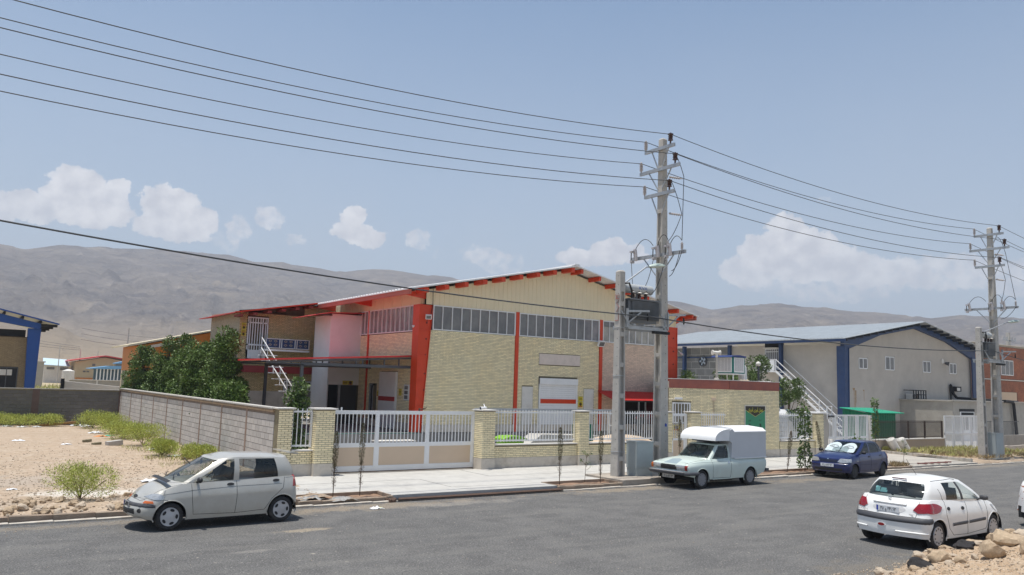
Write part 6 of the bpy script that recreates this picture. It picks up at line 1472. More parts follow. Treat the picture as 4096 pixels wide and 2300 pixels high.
def clump_crown(base,H,Rr,seed,n,size,prof,nclump=60,csize=.32):
	"""crown made of leaf clumps scattered through a profile of revolution prof(t)->radius factor"""
	g0=np.random.RandomState(seed+99);C=[]
	while len(C)<nclump:
		t=g0.uniform(0,1);rr=prof(t)*Rr
		if rr<=0.02 or g0.uniform()>(prof(t)/max(prof(x)for x in(0.1,.3,.5,.7))):continue
		a=g0.uniform(0,2*math.pi);q=rr*(g0.uniform(.25,1.0)**.5)*g0.uniform(.8,1.12)
		C.append((base[0]+q*math.cos(a),base[1]+q*math.sin(a),base[2]+t*H,g0.uniform(.6,1.25)))
	C=np.array(C)
	def fn(g,n):
		k=g.randint(0,len(C),n);dd=g.normal(0,1,(n,3));dd/=np.linalg.norm(dd,axis=1)[:,None]
		rad=csize*C[k,3]*(g.uniform(.25,1,n)**.45)
		P=C[k,:3]+dd*rad[:,None]*np.array([1,1,.9])
		return P,dd+np.array([0,0,.15])
	return leaf_cloud(fn,n,size,seed),C
def tree(name,label,cat,base,H,Rr,seed,n,size,prof,m,nclump=60,csize=.32,trunk_r=.06,crown_z=.5,group=None,lean=(0,0)):
	t=thing(name,label,cat,base,group)
	(V,F,var),C=clump_crown((base[0]+lean[0],base[1]+lean[1],base[2]+crown_z),H-crown_z,Rr,seed,n,size,prof,nclump,csize)
	mesh_np('crown',V,F,var,m,t,base)
	mb=MB();top=(base[0]+lean[0],base[1]+lean[1],base[2]+H*.82)
	mb.tube([base,(base[0]+lean[0]*.3+.02,base[1]+lean[1]*.3,base[2]+H*.3),(base[0]+lean[0]*.6-.02,base[1]+lean[1]*.6,base[2]+H*.55),top],trunk_r,7,rs=[trunk_r*1.2,trunk_r,trunk_r*.7,trunk_r*.2])
	rnd=random.Random(seed)
	for c in rnd.sample(list(C),min(len(C),16)):
		z=base[2]+(c[2]-base[2])*rnd.uniform(.45,.8);f=(z-base[2])/H
		mb.tube([(base[0]+lean[0]*f,base[1]+lean[1]*f,z),(c[0],c[1],c[2])],trunk_r*.3,5,rs=[trunk_r*.35,trunk_r*.12])
	mb.build('trunk',m_bark,t)
	return t
conep=lambda t:(1-t)**.72 if t>.1 else .85
domep=lambda t:math.sin(math.pi*(0.12+.86*t))**.55 if t<1 else 0
colp=lambda t:(.75+.35*math.sin(t*9))*(1-t**4)
TG='dark green trees behind the block wall'
for i,(x,y,H,r,l)in enumerate(((9.5,53.6,4.7,1.6,'leftmost dark green tree behind the block wall'),(10.0,48.9,5.3,1.5,'pointed dark green tree, second from the left behind the block wall'),(10.0,45.6,5.2,1.45,'broad dark green tree in the middle of the row behind the block wall'),(10.1,42.2,4.6,1.3,'lower dark green tree between the middle tree and the tallest tree'),(9.9,39.4,4.3,1.25,'dark green tree just left of the tallest tree'),(9.7,36.0,5.2,1.3,'tallest, closest dark green tree with pointed top by the annex stairs'),(9.4,34.0,2.6,.6,'small round tree at the right end of the row behind the block wall'))):
	tree('dense_tree',l,'tree',(x,y,.12),H,r,100+i,26000 if y>40 else 30000,.12,conep if i in(0,1,2,5)else domep,m_leaf,110,.37,.12,.35,TG)
tree('slim_tree','slim green tree growing behind the small railing left of the sliding gate','tree',(9.75,27.0,.12),3.0,.42,120,5200,.11,colp,m_leaf2,34,.24,.04,.05)
tree('dense_tree','rounded green tree behind the evaporative cooler on the guard house','tree',(37.3,29.6,.1),5.55,1.35,130,16000,.11,conep,m_leaf2,70,.4,.1,.8,'trees behind the guard house')
tree('dense_tree','narrow green tree at the right corner of the guard house','tree',(37.0,27.4,.1),3.95,.8,131,9000,.10,domep,m_leaf2,36,.34,.07,.5,'trees behind the guard house')
for i,(x,y,H,r,l)in enumerate(((33.3,28.6,4.2,.75,'small bushy tree left of the flue pipe behind the guard house roof'),(34.9,28.9,4.5,.95,'small bushy tree behind the flue pipe'),(35.6,30.3,4.2,.9,'small bushy tree behind the cooler stand'),(31.9,29.8,4.3,.5,'small bush beside the right red column behind the guard house roof'))):
	tree('dense_tree',l,'tree',(x,y,.1),H,r,140+i,6000,.10,domep,m_leaf2,30,.34,.06,.8,'trees behind the guard house')
def cypress(x,y,H,label,seed,lean=(0,0),dry=.45):
	b=(x,y,.1);t=thing('cypress_sapling',label,'sapling',b,'young cypresses planted along the kerb')
	z0=H*.42
	def fn(g,n):
		u=g.uniform(0,1,n)**.9;z=z0+(H-z0)*u;rad=.075*np.sin(np.pi*np.clip(u*.93+.05,0,1))**.7*g.uniform(.15,1,n)**.5+.008
		a=g.uniform(0,2*np.pi,n);f=z/H
		P=np.stack([x+lean[0]*f+rad*np.cos(a),y+lean[1]*f+rad*np.sin(a),.1+z],1)
		O=np.stack([np.cos(a)*.35,np.sin(a)*.35,np.full(n,2.2)],1)
		return P,O
	V,F,var=leaf_cloud(fn,1000,.05,seed,.22);mesh_np('foliage',V,F,var,m_cyp,t,b)
	def fn2(g,n):
		u=g.uniform(0,1,n);z=H*.14+(z0-H*.1)*u;rad=(.03+.06*u)*g.uniform(.1,1,n);a=g.uniform(0,2*np.pi,n);f=z/H
		P=np.stack([x+lean[0]*f+rad*np.cos(a),y+lean[1]*f+rad*np.sin(a),.1+z],1);O=np.stack([np.cos(a)*.8,np.sin(a)*.8,np.full(n,1.5)],1);return P,O
	V,F,var=leaf_cloud(fn2,260,.06,seed+1,.12);mesh_np('twigs',V,F,var,m_bark,t,b)
	mb=MB();mb.tube([b,(x+lean[0]*.5,y+lean[1]*.5,.1+H*.5),(x+lean[0]*.9,y+lean[1]*.9,.1+H*.9)],.012,6,rs=[.014,.010,.004]);mb.build('trunk',m_bark,t)
cypress(8.42,20.25,1.66,'left one of the two young cypresses in front of the sliding gate',201)
cypress(9.15,20.2,1.88,'right, taller one of the two young cypresses in front of the sliding gate',203)
cypress(15.82,20.15,1.74,'young cypress at the left end of the bed in front of the long railing',205)
cypress(17.45,20.1,1.62,'young cypress just left of the short concrete pole',207)
cypress(27.0,20.1,1.55,'young leaning cypress behind the tail of the pickup',209,(.28,0))
cypress(29.9,20.45,1.9,'young cypress leaning left behind the bonnet of the dark blue car',211,(-.35,.1))
cypress(23.9,22.8,1.85,'young cypress in front of the narrow white gate',213)
def twiggy(x,y,H,label,seed):
	b=(x,y,.1);t=thing('thin_sapling',label,'sapling',b);rnd=random.Random(seed);mb=MB();mb.tube([b,(x+.03,y,.1+H*.5),(x+.08,y,.1+H)],.009,5,rs=[.01,.007,.003]);tips=[]
	for k in range(12):
		z=.1+H*rnd.uniform(.35,.95);a=rnd.uniform(0,6.28);L=rnd.uniform(.08,.2);p=(x+.05,y,z);q=(x+.05+L*math.cos(a),y+L*math.sin(a),z+L*.8);mb.tube([p,q],.004,4);tips.append(q)
	mb.build('stem',m_bark,t);T=np.array(tips)
	def fn(g,n):k=g.randint(0,len(T),n);return T[k]+g.normal(0,.025,(n,3)),g.normal(0,1,(n,3))+np.array([0,0,.5])
	V,F,var=leaf_cloud(fn,120,.05,seed,.5);mesh_np('leaves',V,F,var,m_leaf2,t,b)
twiggy(17.05,20.4,.95,'thin twiggy sapling with few leaves between two young cypresses',221)
def leafy(x,y,H,label,seed,parts,m=m_leaf2,size=.12,n=600):
	b=(x,y,.1);t=thing('leafy_sapling',label,'sapling',b);mb=MB();mb.tube([b,(x+.02,y,.1+H*.5),(x-.02,y,.1+H)],.014,6,rs=[.018,.012,.005]);mb.build('trunk',m_bark,t)
	P_=np.array([(z,r,w)for(z,r,w)in parts])
	def fn(g,n):
		k=g.choice(len(P_),n,p=P_[:,2]/P_[:,2].sum());a=g.uniform(0,2*np.pi,n);rad=P_[k,1]*g.uniform(.1,1,n)**.5;z=P_[k,0]+g.normal(0,.09,n)
		return np.stack([x+rad*np.cos(a),y+rad*np.sin(a),z+.1],1),np.stack([np.cos(a),np.sin(a),np.full(n,-.35)],1)
	V,F,var=leaf_cloud(fn,n,size,seed,.62);mesh_np('leaves',V,F,var,m,t,b)
leafy(28.05,20.05,2.65,'tall leafy sapling with two leafy tufts left of the dark blue car',231,[(.35,.26,1.4),(.55,.28,1.5),(.75,.22,1.2),(.95,.18,1),(1.15,.13,.6),(1.5,.22,1.2),(1.7,.22,1.2),(1.9,.16,1),(2.15,.2,1.2),(2.35,.18,1),(2.5,.1,.5)],size=.14,n=620)
leafy(37.2,22.6,2.85,'slender leafy sapling in front of the white double gate',233,[(1.1,.12,.7),(1.35,.14,1),(1.6,.15,1),(1.85,.12,.8),(2.2,.1,.6),(2.5,.12,.8),(2.7,.14,.8),(2.85,.1,.5)],n=420)
leafy(35.0,22.2,1.1,'small leafy sapling behind the dark blue car beside the rendered column',235,[(.45,.12,.6),(.65,.17,.8),(.85,.18,1),(1.0,.12,.6)],n=220)
leafy(47.5,29.5,1.9,'pale shrub behind the rusty railing',237,[(.8,.6,1),(1.2,.7,1.2),(1.6,.5,1)],size=.1,n=900)
twiggy(36.3,20.7,1.0,'thin dry sapling right of the dark blue car',239)
def bush(x,y,r,h,label,seed,n=2600,m=m_bush,size=.075):
	z=lot_h(x,y)if x<8 else .12;b=(x,y,z);t=thing('thorn_bush',label,'bush',b,'yellow-green thorn bushes on the vacant lot')
	g0=np.random.RandomState(seed);K=14;a=g0.uniform(0,6.28,K);q=r*.62*g0.uniform(0,1,K)**.5;C=np.stack([x+q*np.cos(a),y+q*np.sin(a),z+h*(.3+.4*g0.uniform(.5,1,K)*(1-(q/r)**2))],1)
	def fn(g,n):
		k=g.randint(0,K,n);dd=g.normal(0,1,(n,3));dd/=np.linalg.norm(dd,axis=1)[:,None];P=C[k]+dd*(np.array([r*.42,r*.42,h*.36])*(g.uniform(.2,1,(n,1))**.4));P[:,2]=np.maximum(P[:,2],z+.01);return P,dd+np.array([0,0,.6])
	V,F,var=leaf_cloud(fn,int(n*1.7),size*.8,seed,.25);mesh_np('foliage',V,F,var,m,t,b)
	mb=MB();rnd=random.Random(seed)
	for c in C[:9]:mb.tube([(x,y,z),tuple(c)],.01,4)
	mb.build('stem',m_bark,t)
bush(2.75,21.9,.85,.95,'airy yellow-green bush on the rocks by the kerb left of the silver car',301,3600)
for i,(x,y,r,h,l)in enumerate(((6.6,50.4,1.05,1.0,'farthest of the big bushes near the corner of the two block walls'),(6.9,45.6,1.15,1.1,'second big bush from the wall corner'),(6.85,41.9,1.0,.9,'third bush from the wall corner, behind the grey block'),(7.05,38.2,1.15,1.05,'broad bush in the middle of the row along the block side wall'),(6.8,33.4,.72,.7,'small round bush along the block side wall'),(7.3,30.0,.85,.65,'low wide bush behind the roof of the silver car'))):
	bush(x,y,r,h,l,310+i,3200,size=.1)
for i,(x,r)in enumerate(((1.9,1.2),(3.0,1.1),(4.2,1.0),(0.4,1.3),(-1.5,1.2),(-3.6,1.2))):
	bush(x+.3,52.0,r,.75,('left','middle','right')[i]+' one of three low bushes in view at the foot of the dark back wall' if i<3 else 'low bush at the foot of the dark back wall',330+i,1500,size=.12)
def weeds(name,label,x0,x1,y0,y1,n,h,seed,m=m_grass,zf=None,dens=1.0):
	def fn(g,n):
		X=g.uniform(x0,x1,n);Y=g.uniform(y0,y1,n)
		nz=np.array([fbm(a,b,.8,3,seed*.1)for a,b in zip(X,Y)]);keep=nz>-.05;X=np.where(keep,X,X*0+x0);Y=np.where(keep,Y,Y*0+y1)
		Z=np.array([zf(a,b)for a,b in zip(X,Y)])if zf else np.full(n,.05)
		return np.stack([X,Y,Z],1),np.stack([g.normal(0,.4,n),g.normal(0,.4,n),np.full(n,1.6)],1)
	V,F,var=leaf_cloud(fn,n,h,seed,.14);o=mesh_np(name,V,F,var,m);o['label']=label;o['category']='weeds';return stuff(o)
weeds('weeds','yellow-green weeds on the verge in front of the low brown wall',41.8,50.5,20.9,24.8,6000,.24,401,zf=lambda x,y:.2)
weeds('dry_grass','dry straw-coloured grass on the verge near the far poles',42.3,49,20.0,22.5,3500,.22,402,mat('dry_straw',(.40,.30,.16),rough=.9,var=.3),zf=lambda x,y:.2)
weeds('dry_grass','dry grass in the small bed right of the dark blue car',33.5,35.2,19.8,20.6,1400,.22,403,mat('dry_straw',(.4,.3,.16)),zf=lambda x,y:.08)
weeds('weeds','green weeds by the far kerb at the right edge',47,70,20.0,23.5,3500,.2,404,zf=lambda x,y:.12)
weeds('weeds','sparse yellow weeds on the plain beyond the back wall',3,30,72,150,9000,.9,405,zf=lambda x,y:rise(math.hypot(x,y))-.06)
weeds('dry_grass','short dry weeds along the foot of the block wall',6.0,8.2,26,52,3000,.16,406,zf=lot_h)
def rock_mesh(seed,m,sub=2,rough=.28):
	bm=bmesh.new();bmesh.ops.create_icosphere(bm,subdivisions=sub,radius=1.0)
	rnd=random.Random(seed);sc=(rnd.uniform(.8,1.2),rnd.uniform(.7,1.0),rnd.uniform(.55,.8))
	planes=[(Vector((rnd.gauss(0,1),rnd.gauss(0,1),rnd.gauss(0,1))).normalized(),rnd.uniform(.55,.85))for _ in range(9)]
	for v in bm.verts:
		for nrm,d in planes:
			t=v.co.dot(nrm)
			if t>d:v.co-=nrm*(t-d)*.9
		v.co*=1+rough*mnoise.noise(v.co*1.7+Vector((seed,0,0)))+.10*mnoise.noise(v.co*5+Vector((0,seed,0)))
		v.co=Vector((v.co.x*sc[0],v.co.y*sc[1],v.co.z*sc[2]))
	me=bpy.data.meshes.new('rock');bm.to_mesh(me);bm.free();me.materials.append(m)
	me.polygons.foreach_set('use_smooth',[True]*len(me.polygons));me.set_sharp_from_angle(angle=R(28));me.update()
	return me
ROCKS=[rock_mesh(k,m_rock if k%3 else m_rockp,3)for k in range(12)]
TARS=[rock_mesh(50+k,m_tar,3,.5)for k in range(3)]
PEB=[rock_mesh(80+k,m_rockp if k%2 else m_rock,1)for k in range(6)]
def rock(x,y,z,s,k,label,group,meshes=ROCKS,sq=1.0,name='rock'):
	o=bpy.data.objects.new(name,meshes[k%len(meshes)]);COL.objects.link(o);o.location=(x,y,z);o.scale=(s,s,s*sq)
	rnd=random.Random(k*13+int(x*100));o.rotation_euler=(rnd.uniform(-.4,.4),rnd.uniform(-.4,.4),rnd.uniform(0,6.28))
	return tag(o,label,'rock',group)
def mound_h(x,y):
	foot=8.78+.1*math.sin(x*2.1)+.05*math.sin(x*5.3)
	if x<15.5:foot-=(15.5-x)*.30
	d=foot-y
	if d<=0:return-.05
	h=1.25*(1-math.exp(-d/3.6))+.09*(1-math.exp(-d/.2))+.06*fbm(x,y,1.4,4,3)+.05*fbm(x,y,5,4,6)
	return h
P=[]
for i in range(190):
	x=7.0+i*.085;P.append([(x,1.5+j*.085,mound_h(x,1.5+j*.085)+.035*fbm(x,1.5+j*.085,9,4,1))for j in range(86)])
m_mound=ground_mat('rubble_earth',[(.46,.33,.215),(.40,.28,.18),(.54,.42,.30)],[1.5,6],bump=1.0,bscale=30,speck=[((.30,.2,.13),.62,28),((.62,.54,.44),.64,40)])
mb=MB();mb.grid(P);struct(mb.build('rubble_mound',m_mound,smooth=True))
def on_mound(x,y):return mound_h(x,y)
BIG=[(15.7,7.05,.30,1),(14.45,6.75,.27,4),(14.85,6.3,.28,7),(16.75,8.2,.22,2),(18.2,8.5,.17,5),(19.0,8.5,.2,8),(19.9,8.4,.15,10),(18.6,8.1,.18,0),(14.9,7.75,.13,9),(15.1,8.35,.14,3),(13.3,8.0,.14,6),(14.2,8.25,.12,11),(16.2,8.4,.15,2),(14.4,7.6,.2,5),(13.9,7.0,.13,8),(17.3,7.6,.17,1)]
names=['large cracked tan boulder on the rubble heap','broad flat-topped boulder left of the cracked one','boulder cut by the right picture edge','tan rock on the crest below the white car rear wheel','rounded pale rock on the crest right of the wheel','small square rock on the crest','small rock far along the crest','flat rock farthest along the crest','small rock in the middle of the heap','rock at the left part of the crest','pale rock at the far left foot of the heap','small rock on the left crest','jagged rock on the middle crest','pale slab in the lower middle of the heap','small rock at the bottom of the heap','low rock near the right end']
for(x,y,s,k),nm in zip(BIG,names):rock(x,y,on_mound(x,y)+s*.28,s,k,nm,'rocks on the rubble heap')
rnd=random.Random(77)
for i in range(120):
	x=rnd.uniform(11.5,20.5);y=rnd.uniform(5.5,8.75);s=rnd.uniform(.03,.10)
	if mound_h(x,y)<.02:continue
	rock(x,y,on_mound(x,y)+s*.25,s,i,'fist-sized stone lying on the rubble heap','small stones on the rubble heap',PEB if s<.06 else ROCKS)
for i,(x,y,s)in enumerate(((15.6,7.75,.26),(17.6,8.0,.26),(14.2,7.9,.26),(16.4,7.3,.22))):rock(x,y,on_mound(x,y)+.05,s,i,('black lump of old asphalt in the centre of the heap','black asphalt lump near the crest under the car','long black asphalt lump on the left of the heap','black asphalt lump by the right boulders')[i],'black asphalt lumps',TARS,.55,'asphalt_lump')
def gravel(name,label,n,fn,seed,smin,smax,m):
	g=random.Random(seed);V=[];F=[];base=[(1,0,0),(-.5,.87,0),(-.5,-.87,0),(0,0,1),(.2,.1,-.6)]
	for i in range(n):
		x,y,z=fn(g);s=g.uniform(smin,smax);a=g.uniform(0,6.28);ca,sa=math.cos(a),math.sin(a);b=len(V);q=[g.uniform(.6,1.3)for _ in range(5)]
		for j,(p0,p1,p2)in enumerate(base):p0*=q[j];p1*=q[j];V.append((x+s*(p0*ca-p1*sa),y+s*(p0*sa+p1*ca),z+s*.8*(p2*q[j]+.2)))
		F+=[(b,b+1,b+3),(b+1,b+2,b+3),(b+2,b,b+3),(b+1,b,b+4),(b+2,b+1,b+4),(b,b+2,b+4)]
	o=mesh_np(name,np.array(V),np.array(F),np.array([random.Random(i//6).random()for i in range(len(F))]),m);o['label']=label;o['category']='gravel';return stuff(o)
m_grav=mat('mixed_gravel',(.50,.40,.30),rough=.95,var=.4,vscale=3,attr='var')
def gm(g):
	x=g.uniform(10.5,21);y=g.uniform(4.5,8.8);return x,y,max(0,mound_h(x,y))
gravel('gravel','loose gravel covering the rubble heap',9000,gm,5,.006,.026,m_grav)
gravel('gravel','scattered grit along the kerb and on the road',2600,lambda g:(g.uniform(0,34),19.4-abs(g.gauss(0,.5)),.003),6,.004,.014,m_grav)
gravel('gravel','loose stones on the vacant lot',6000,lambda g:(lambda x,y:(x,y,lot_h(x,y)))(g.uniform(-1,8.2),19.95+abs(g.gauss(0,9))),7,.008,.035,m_grav)
gravel('gravel','stones scattered on the asphalt',900,lambda g:(g.uniform(0,30),g.uniform(8.5,19.2),.002),8,.004,.013,m_grav)
rnd=random.Random(12)
for i in range(150):
	if i<105:x=rnd.uniform(-.5,2.7);y=20.2+abs(rnd.gauss(0,1.0))
	else:x=rnd.uniform(3.0,5.2);y=20.3+abs(rnd.gauss(0,.9))+max(0,(x-3.6))*1.2
	s=rnd.uniform(.04,.15)if rnd.random()<.6 else rnd.uniform(.03,.07)
	rock(x,y,lot_h(x,y)+s*.35,s,i,'tan rock in the spill of stones along the left kerb','rocks along the left kerb')
rock(7.35,31.4,lot_h(7.35,31.4)+.12,.38,4,'larger tan rock between two bushes at the foot of the block side wall',None)
def slab(name,label,cat,c,ax,w,d,h,m,tilt=.1):
	t=MB();a=Vector((math.cos(ax),math.sin(ax),tilt)).normalized();b=Vector((0,0,1)).cross(a).normalized();t.obox(Vector(c)+Vector((0,0,h/2)),a,b,a.cross(b),w/2,d/2,h/2)
	o=t.build(name,m);tag(o,label,cat);recenter(o);return o
def crumple(name,label,c,r,m,seed,cat='litter',flat=.5):
	P=[];
	for i in range(9):
		row=[]
		for j in range(9):
			u=i/8-.5;v=j/8-.5;x=c[0]+r*2*u*(1+.25*mnoise.noise(Vector((seed,i*.5,j*.5))));y=c[1]+r*1.4*v
			row.append((x,y,c[2]+.01+r*flat*abs(mnoise.noise(Vector((i*.7,j*.7,seed))))*1.6*(1-(2*u)**2)+.0))
		P.append(row)
	mb=MB();mb.grid(P);o=mb.build(name,m,smooth=True);tag(o,label,cat);recenter(o);return o
m_foil=mat('dusty_clear_plastic',(.46,.45,.42),rough=.25,var=.3,vscale=12,col2=(.3,.28,.25),spec=.9)
m_cellw=mat('white_plastic_litter',(.75,.76,.78),rough=.5)
crumple('plastic_sheet','crumpled grey plastic sheet lying on the bed behind the silver car',(7.75,20.0,.10),.34,m_foil,3.3,'litter',.3)
crumple('plastic_sheet','second piece of crumpled plastic on the bed left of the two young cypresses',(8.5,19.75,.08),.34,m_foil,5.3,'litter',.25)
lt_=crumple('wrapper','white and blue plastic wrapper lying on the road in front of the gate',(8.9,18.6,.0),.16,m_cellw,7.1,'wrapper',.35)
crumple('wrapper','yellow-green end of the wrapper on the road',(9.0,18.62,.0),.07,mat('wrapper_green',(.45,.5,.12),rough=.5),8.1,'wrapper',.4)
slab('grey_block','grey concrete block lying on the sand left of the bushes','block',(5.9,38.3,lot_h(5.9,38.3)),.3,.62,.3,.2,m_block)
slab('dark_brick','dark brick on the sand, left one of two','brick',(5.1,40.2,lot_h(5.1,40.2)),.1,.34,.2,.1,m_mortar);slab('dark_brick','dark brick on the sand, right one of two','brick',(5.28,38.7,lot_h(5.28,38.7)),.3,.34,.2,.1,m_mortar)
slab('wood_plank','brown plank lying near the dark back wall','plank',(5.0,52.0,.1),.02,1.9,.2,.12,mat('brown_wood',(.30,.17,.06),rough=.8))
for i,(x,y,r)in enumerate(((6.2,52.2,.5),(6.45,51.2,.35),(2.6,51.6,.3),(3.3,51.4,.28),(4.0,51.5,.25),(6.2,46.2,.35),(2.6,41.6,.25),(4.2,39.2,.2),(4.2,31.2,.2),(5.0,25.6,.26),(1.5,24.6,.12),(7.2,33.0,.3),(7.6,31.9,.22),(7.0,35.8,.2))):
	crumple('plastic_bag','white plastic litter: '+('biggest bag near the wall corner','bag just in front of the biggest one','leftmost piece by the back wall','second piece by the back wall','third piece by the back wall','tangle beside the bushes','piece in the open sand','small piece in the middle','scrap beside the hollow','flat white sheet above the bonnet of the silver car','scrap near the rocks','scraps under the small round bush','scraps right of the small round bush','scrap before the broad bush')[i],(x,y,lot_h(x,y)),r,m_cellw,i*2.7,'litter',.25)
crumple('orange_rag','orange rag on the sand before the second big bush',(6.1,43.7,lot_h(6.1,43.7)),.3,mat('orange_cloth',(.6,.2,.03),rough=.8),1.9,'litter',.2)
crumple('teal_rag','teal rag beside the orange rag',(6.6,44.2,lot_h(6.6,44.2)),.22,mat('teal_cloth',(.05,.4,.28),rough=.8),2.9,'litter',.3)
hs_=thing('hose','dark red hose lying across the neighbours drive by the kerb','hose',(37,19.8,.1));mb=MB();mb.tube([(36.2+k*.16,19.95+.14*math.sin(k*1.7),.17)for k in range(18)],.03,5);mb.build('hose',mat('dark_red_hose',(.15,.04,.03),rough=.6),hs_)
for i,(x,y)in enumerate(((42.1,24.6),(42.9,24.5))):
	t=thing('concrete_pipe',('left','right')[i]+' one of two pale concrete pipe pieces leaning at the low brown wall','pipe',(x,y,.1));mb=MB();d=Vector((.45,-.1,-.7));mb.lathe((x-.2,y,.85),d,[(0,.22),(.75,.26),(.75,.20),(.02,.17),(0,.22)],14);mb.build('shell',m_stone,t)
for i,(x,y,l)in enumerate(((6.3,16.6,.5),)):pass
sc_=thing('cloth_strip','pale strip of cloth lying on the road in front of the white car','litter',(20.8,9.3,0));mb=MB();mb.tube([(20.0,9.5,.015),(20.4,9.35,.03),(20.8,9.3,.02),(21.4,9.1,.03),(22,8.9,.02)],.03,5);mb.build('strip',m_stone,sc_)
def car_paint(name,col,rough=.3,metal=0.0,coat=.8,dust=.3):
	m=mat(name,col,rough=rough,metal=metal,coat=coat,var=.03,vscale=2,dirt=dust,dirtcol=(.36,.31,.25));m.node_tree.nodes['Principled BSDF'].inputs['Coat Roughness'].default_value=.08
	return m
m_tyre=mat('tyre_rubber',(.03,.03,.031),rough=.85,var=.3,vscale=10,dirt=.5,dirtcol=(.13,.11,.09))
m_hub=mat('hubcap_silver',(.50,.50,.51),rough=.4,metal=.3,dirt=.4,dirtcol=(.3,.27,.23))
m_cg=glassmat('car_glass',(.020,.034,.038),.16,.02)
m_cgd=glassmat('dark_car_glass',(.012,.016,.018),.8,.02)
m_lampr=mat('red_lamp',(.26,.004,.008),rough=.15,coat=.6)
m_lampc=mat('clear_lamp',(.55,.56,.56),rough=.12,coat=1,var=.3,vscale=18,metal=.4)
m_lampo=mat('orange_lamp',(.55,.12,.01),rough=.2,coat=1)
m_trim=mat('grey_black_trim',(.055,.057,.065),rough=.6,dirt=.3,dirtcol=(.16,.15,.14))
m_seam=mat('panel_gap',(.015,.015,.015),rough=.9)
m_seat=mat('grey_seat_cloth',(.13,.13,.14),rough=.95,var=.3,vscale=8)
m_chrome=mat('chrome',(.7,.7,.7),rough=.15,metal=1.0)
def S(x,tab):
	"""smooth interpolation through a table [(x, value)...]"""
	xs=[a for a,b in tab];ys=[b for a,b in tab]
	if x<=xs[0]:return ys[0]
	if x>=xs[-1]:return ys[-1]
	i=max(k for k in range(len(xs))if xs[k]<=x);n=len(xs)
	h=xs[i+1]-xs[i];t=(x-xs[i])/h
	def m(k):
		if k==0:return(ys[1]-ys[0])/(xs[1]-xs[0])
		if k==n-1:return(ys[-1]-ys[-2])/(xs[-1]-xs[-2])
		a=(ys[k]-ys[k-1])/(xs[k]-xs[k-1]);b=(ys[k+1]-ys[k])/(xs[k+1]-xs[k])
		return 0 if a*b<=0 else 2*a*b/(a+b)
	t2=t*t;t3=t2*t
	return(2*t3-3*t2+1)*ys[i]+(t3-2*t2+t)*h*m(i)+(-2*t3+3*t2)*ys[i+1]+(t3-t2)*h*m(i+1)
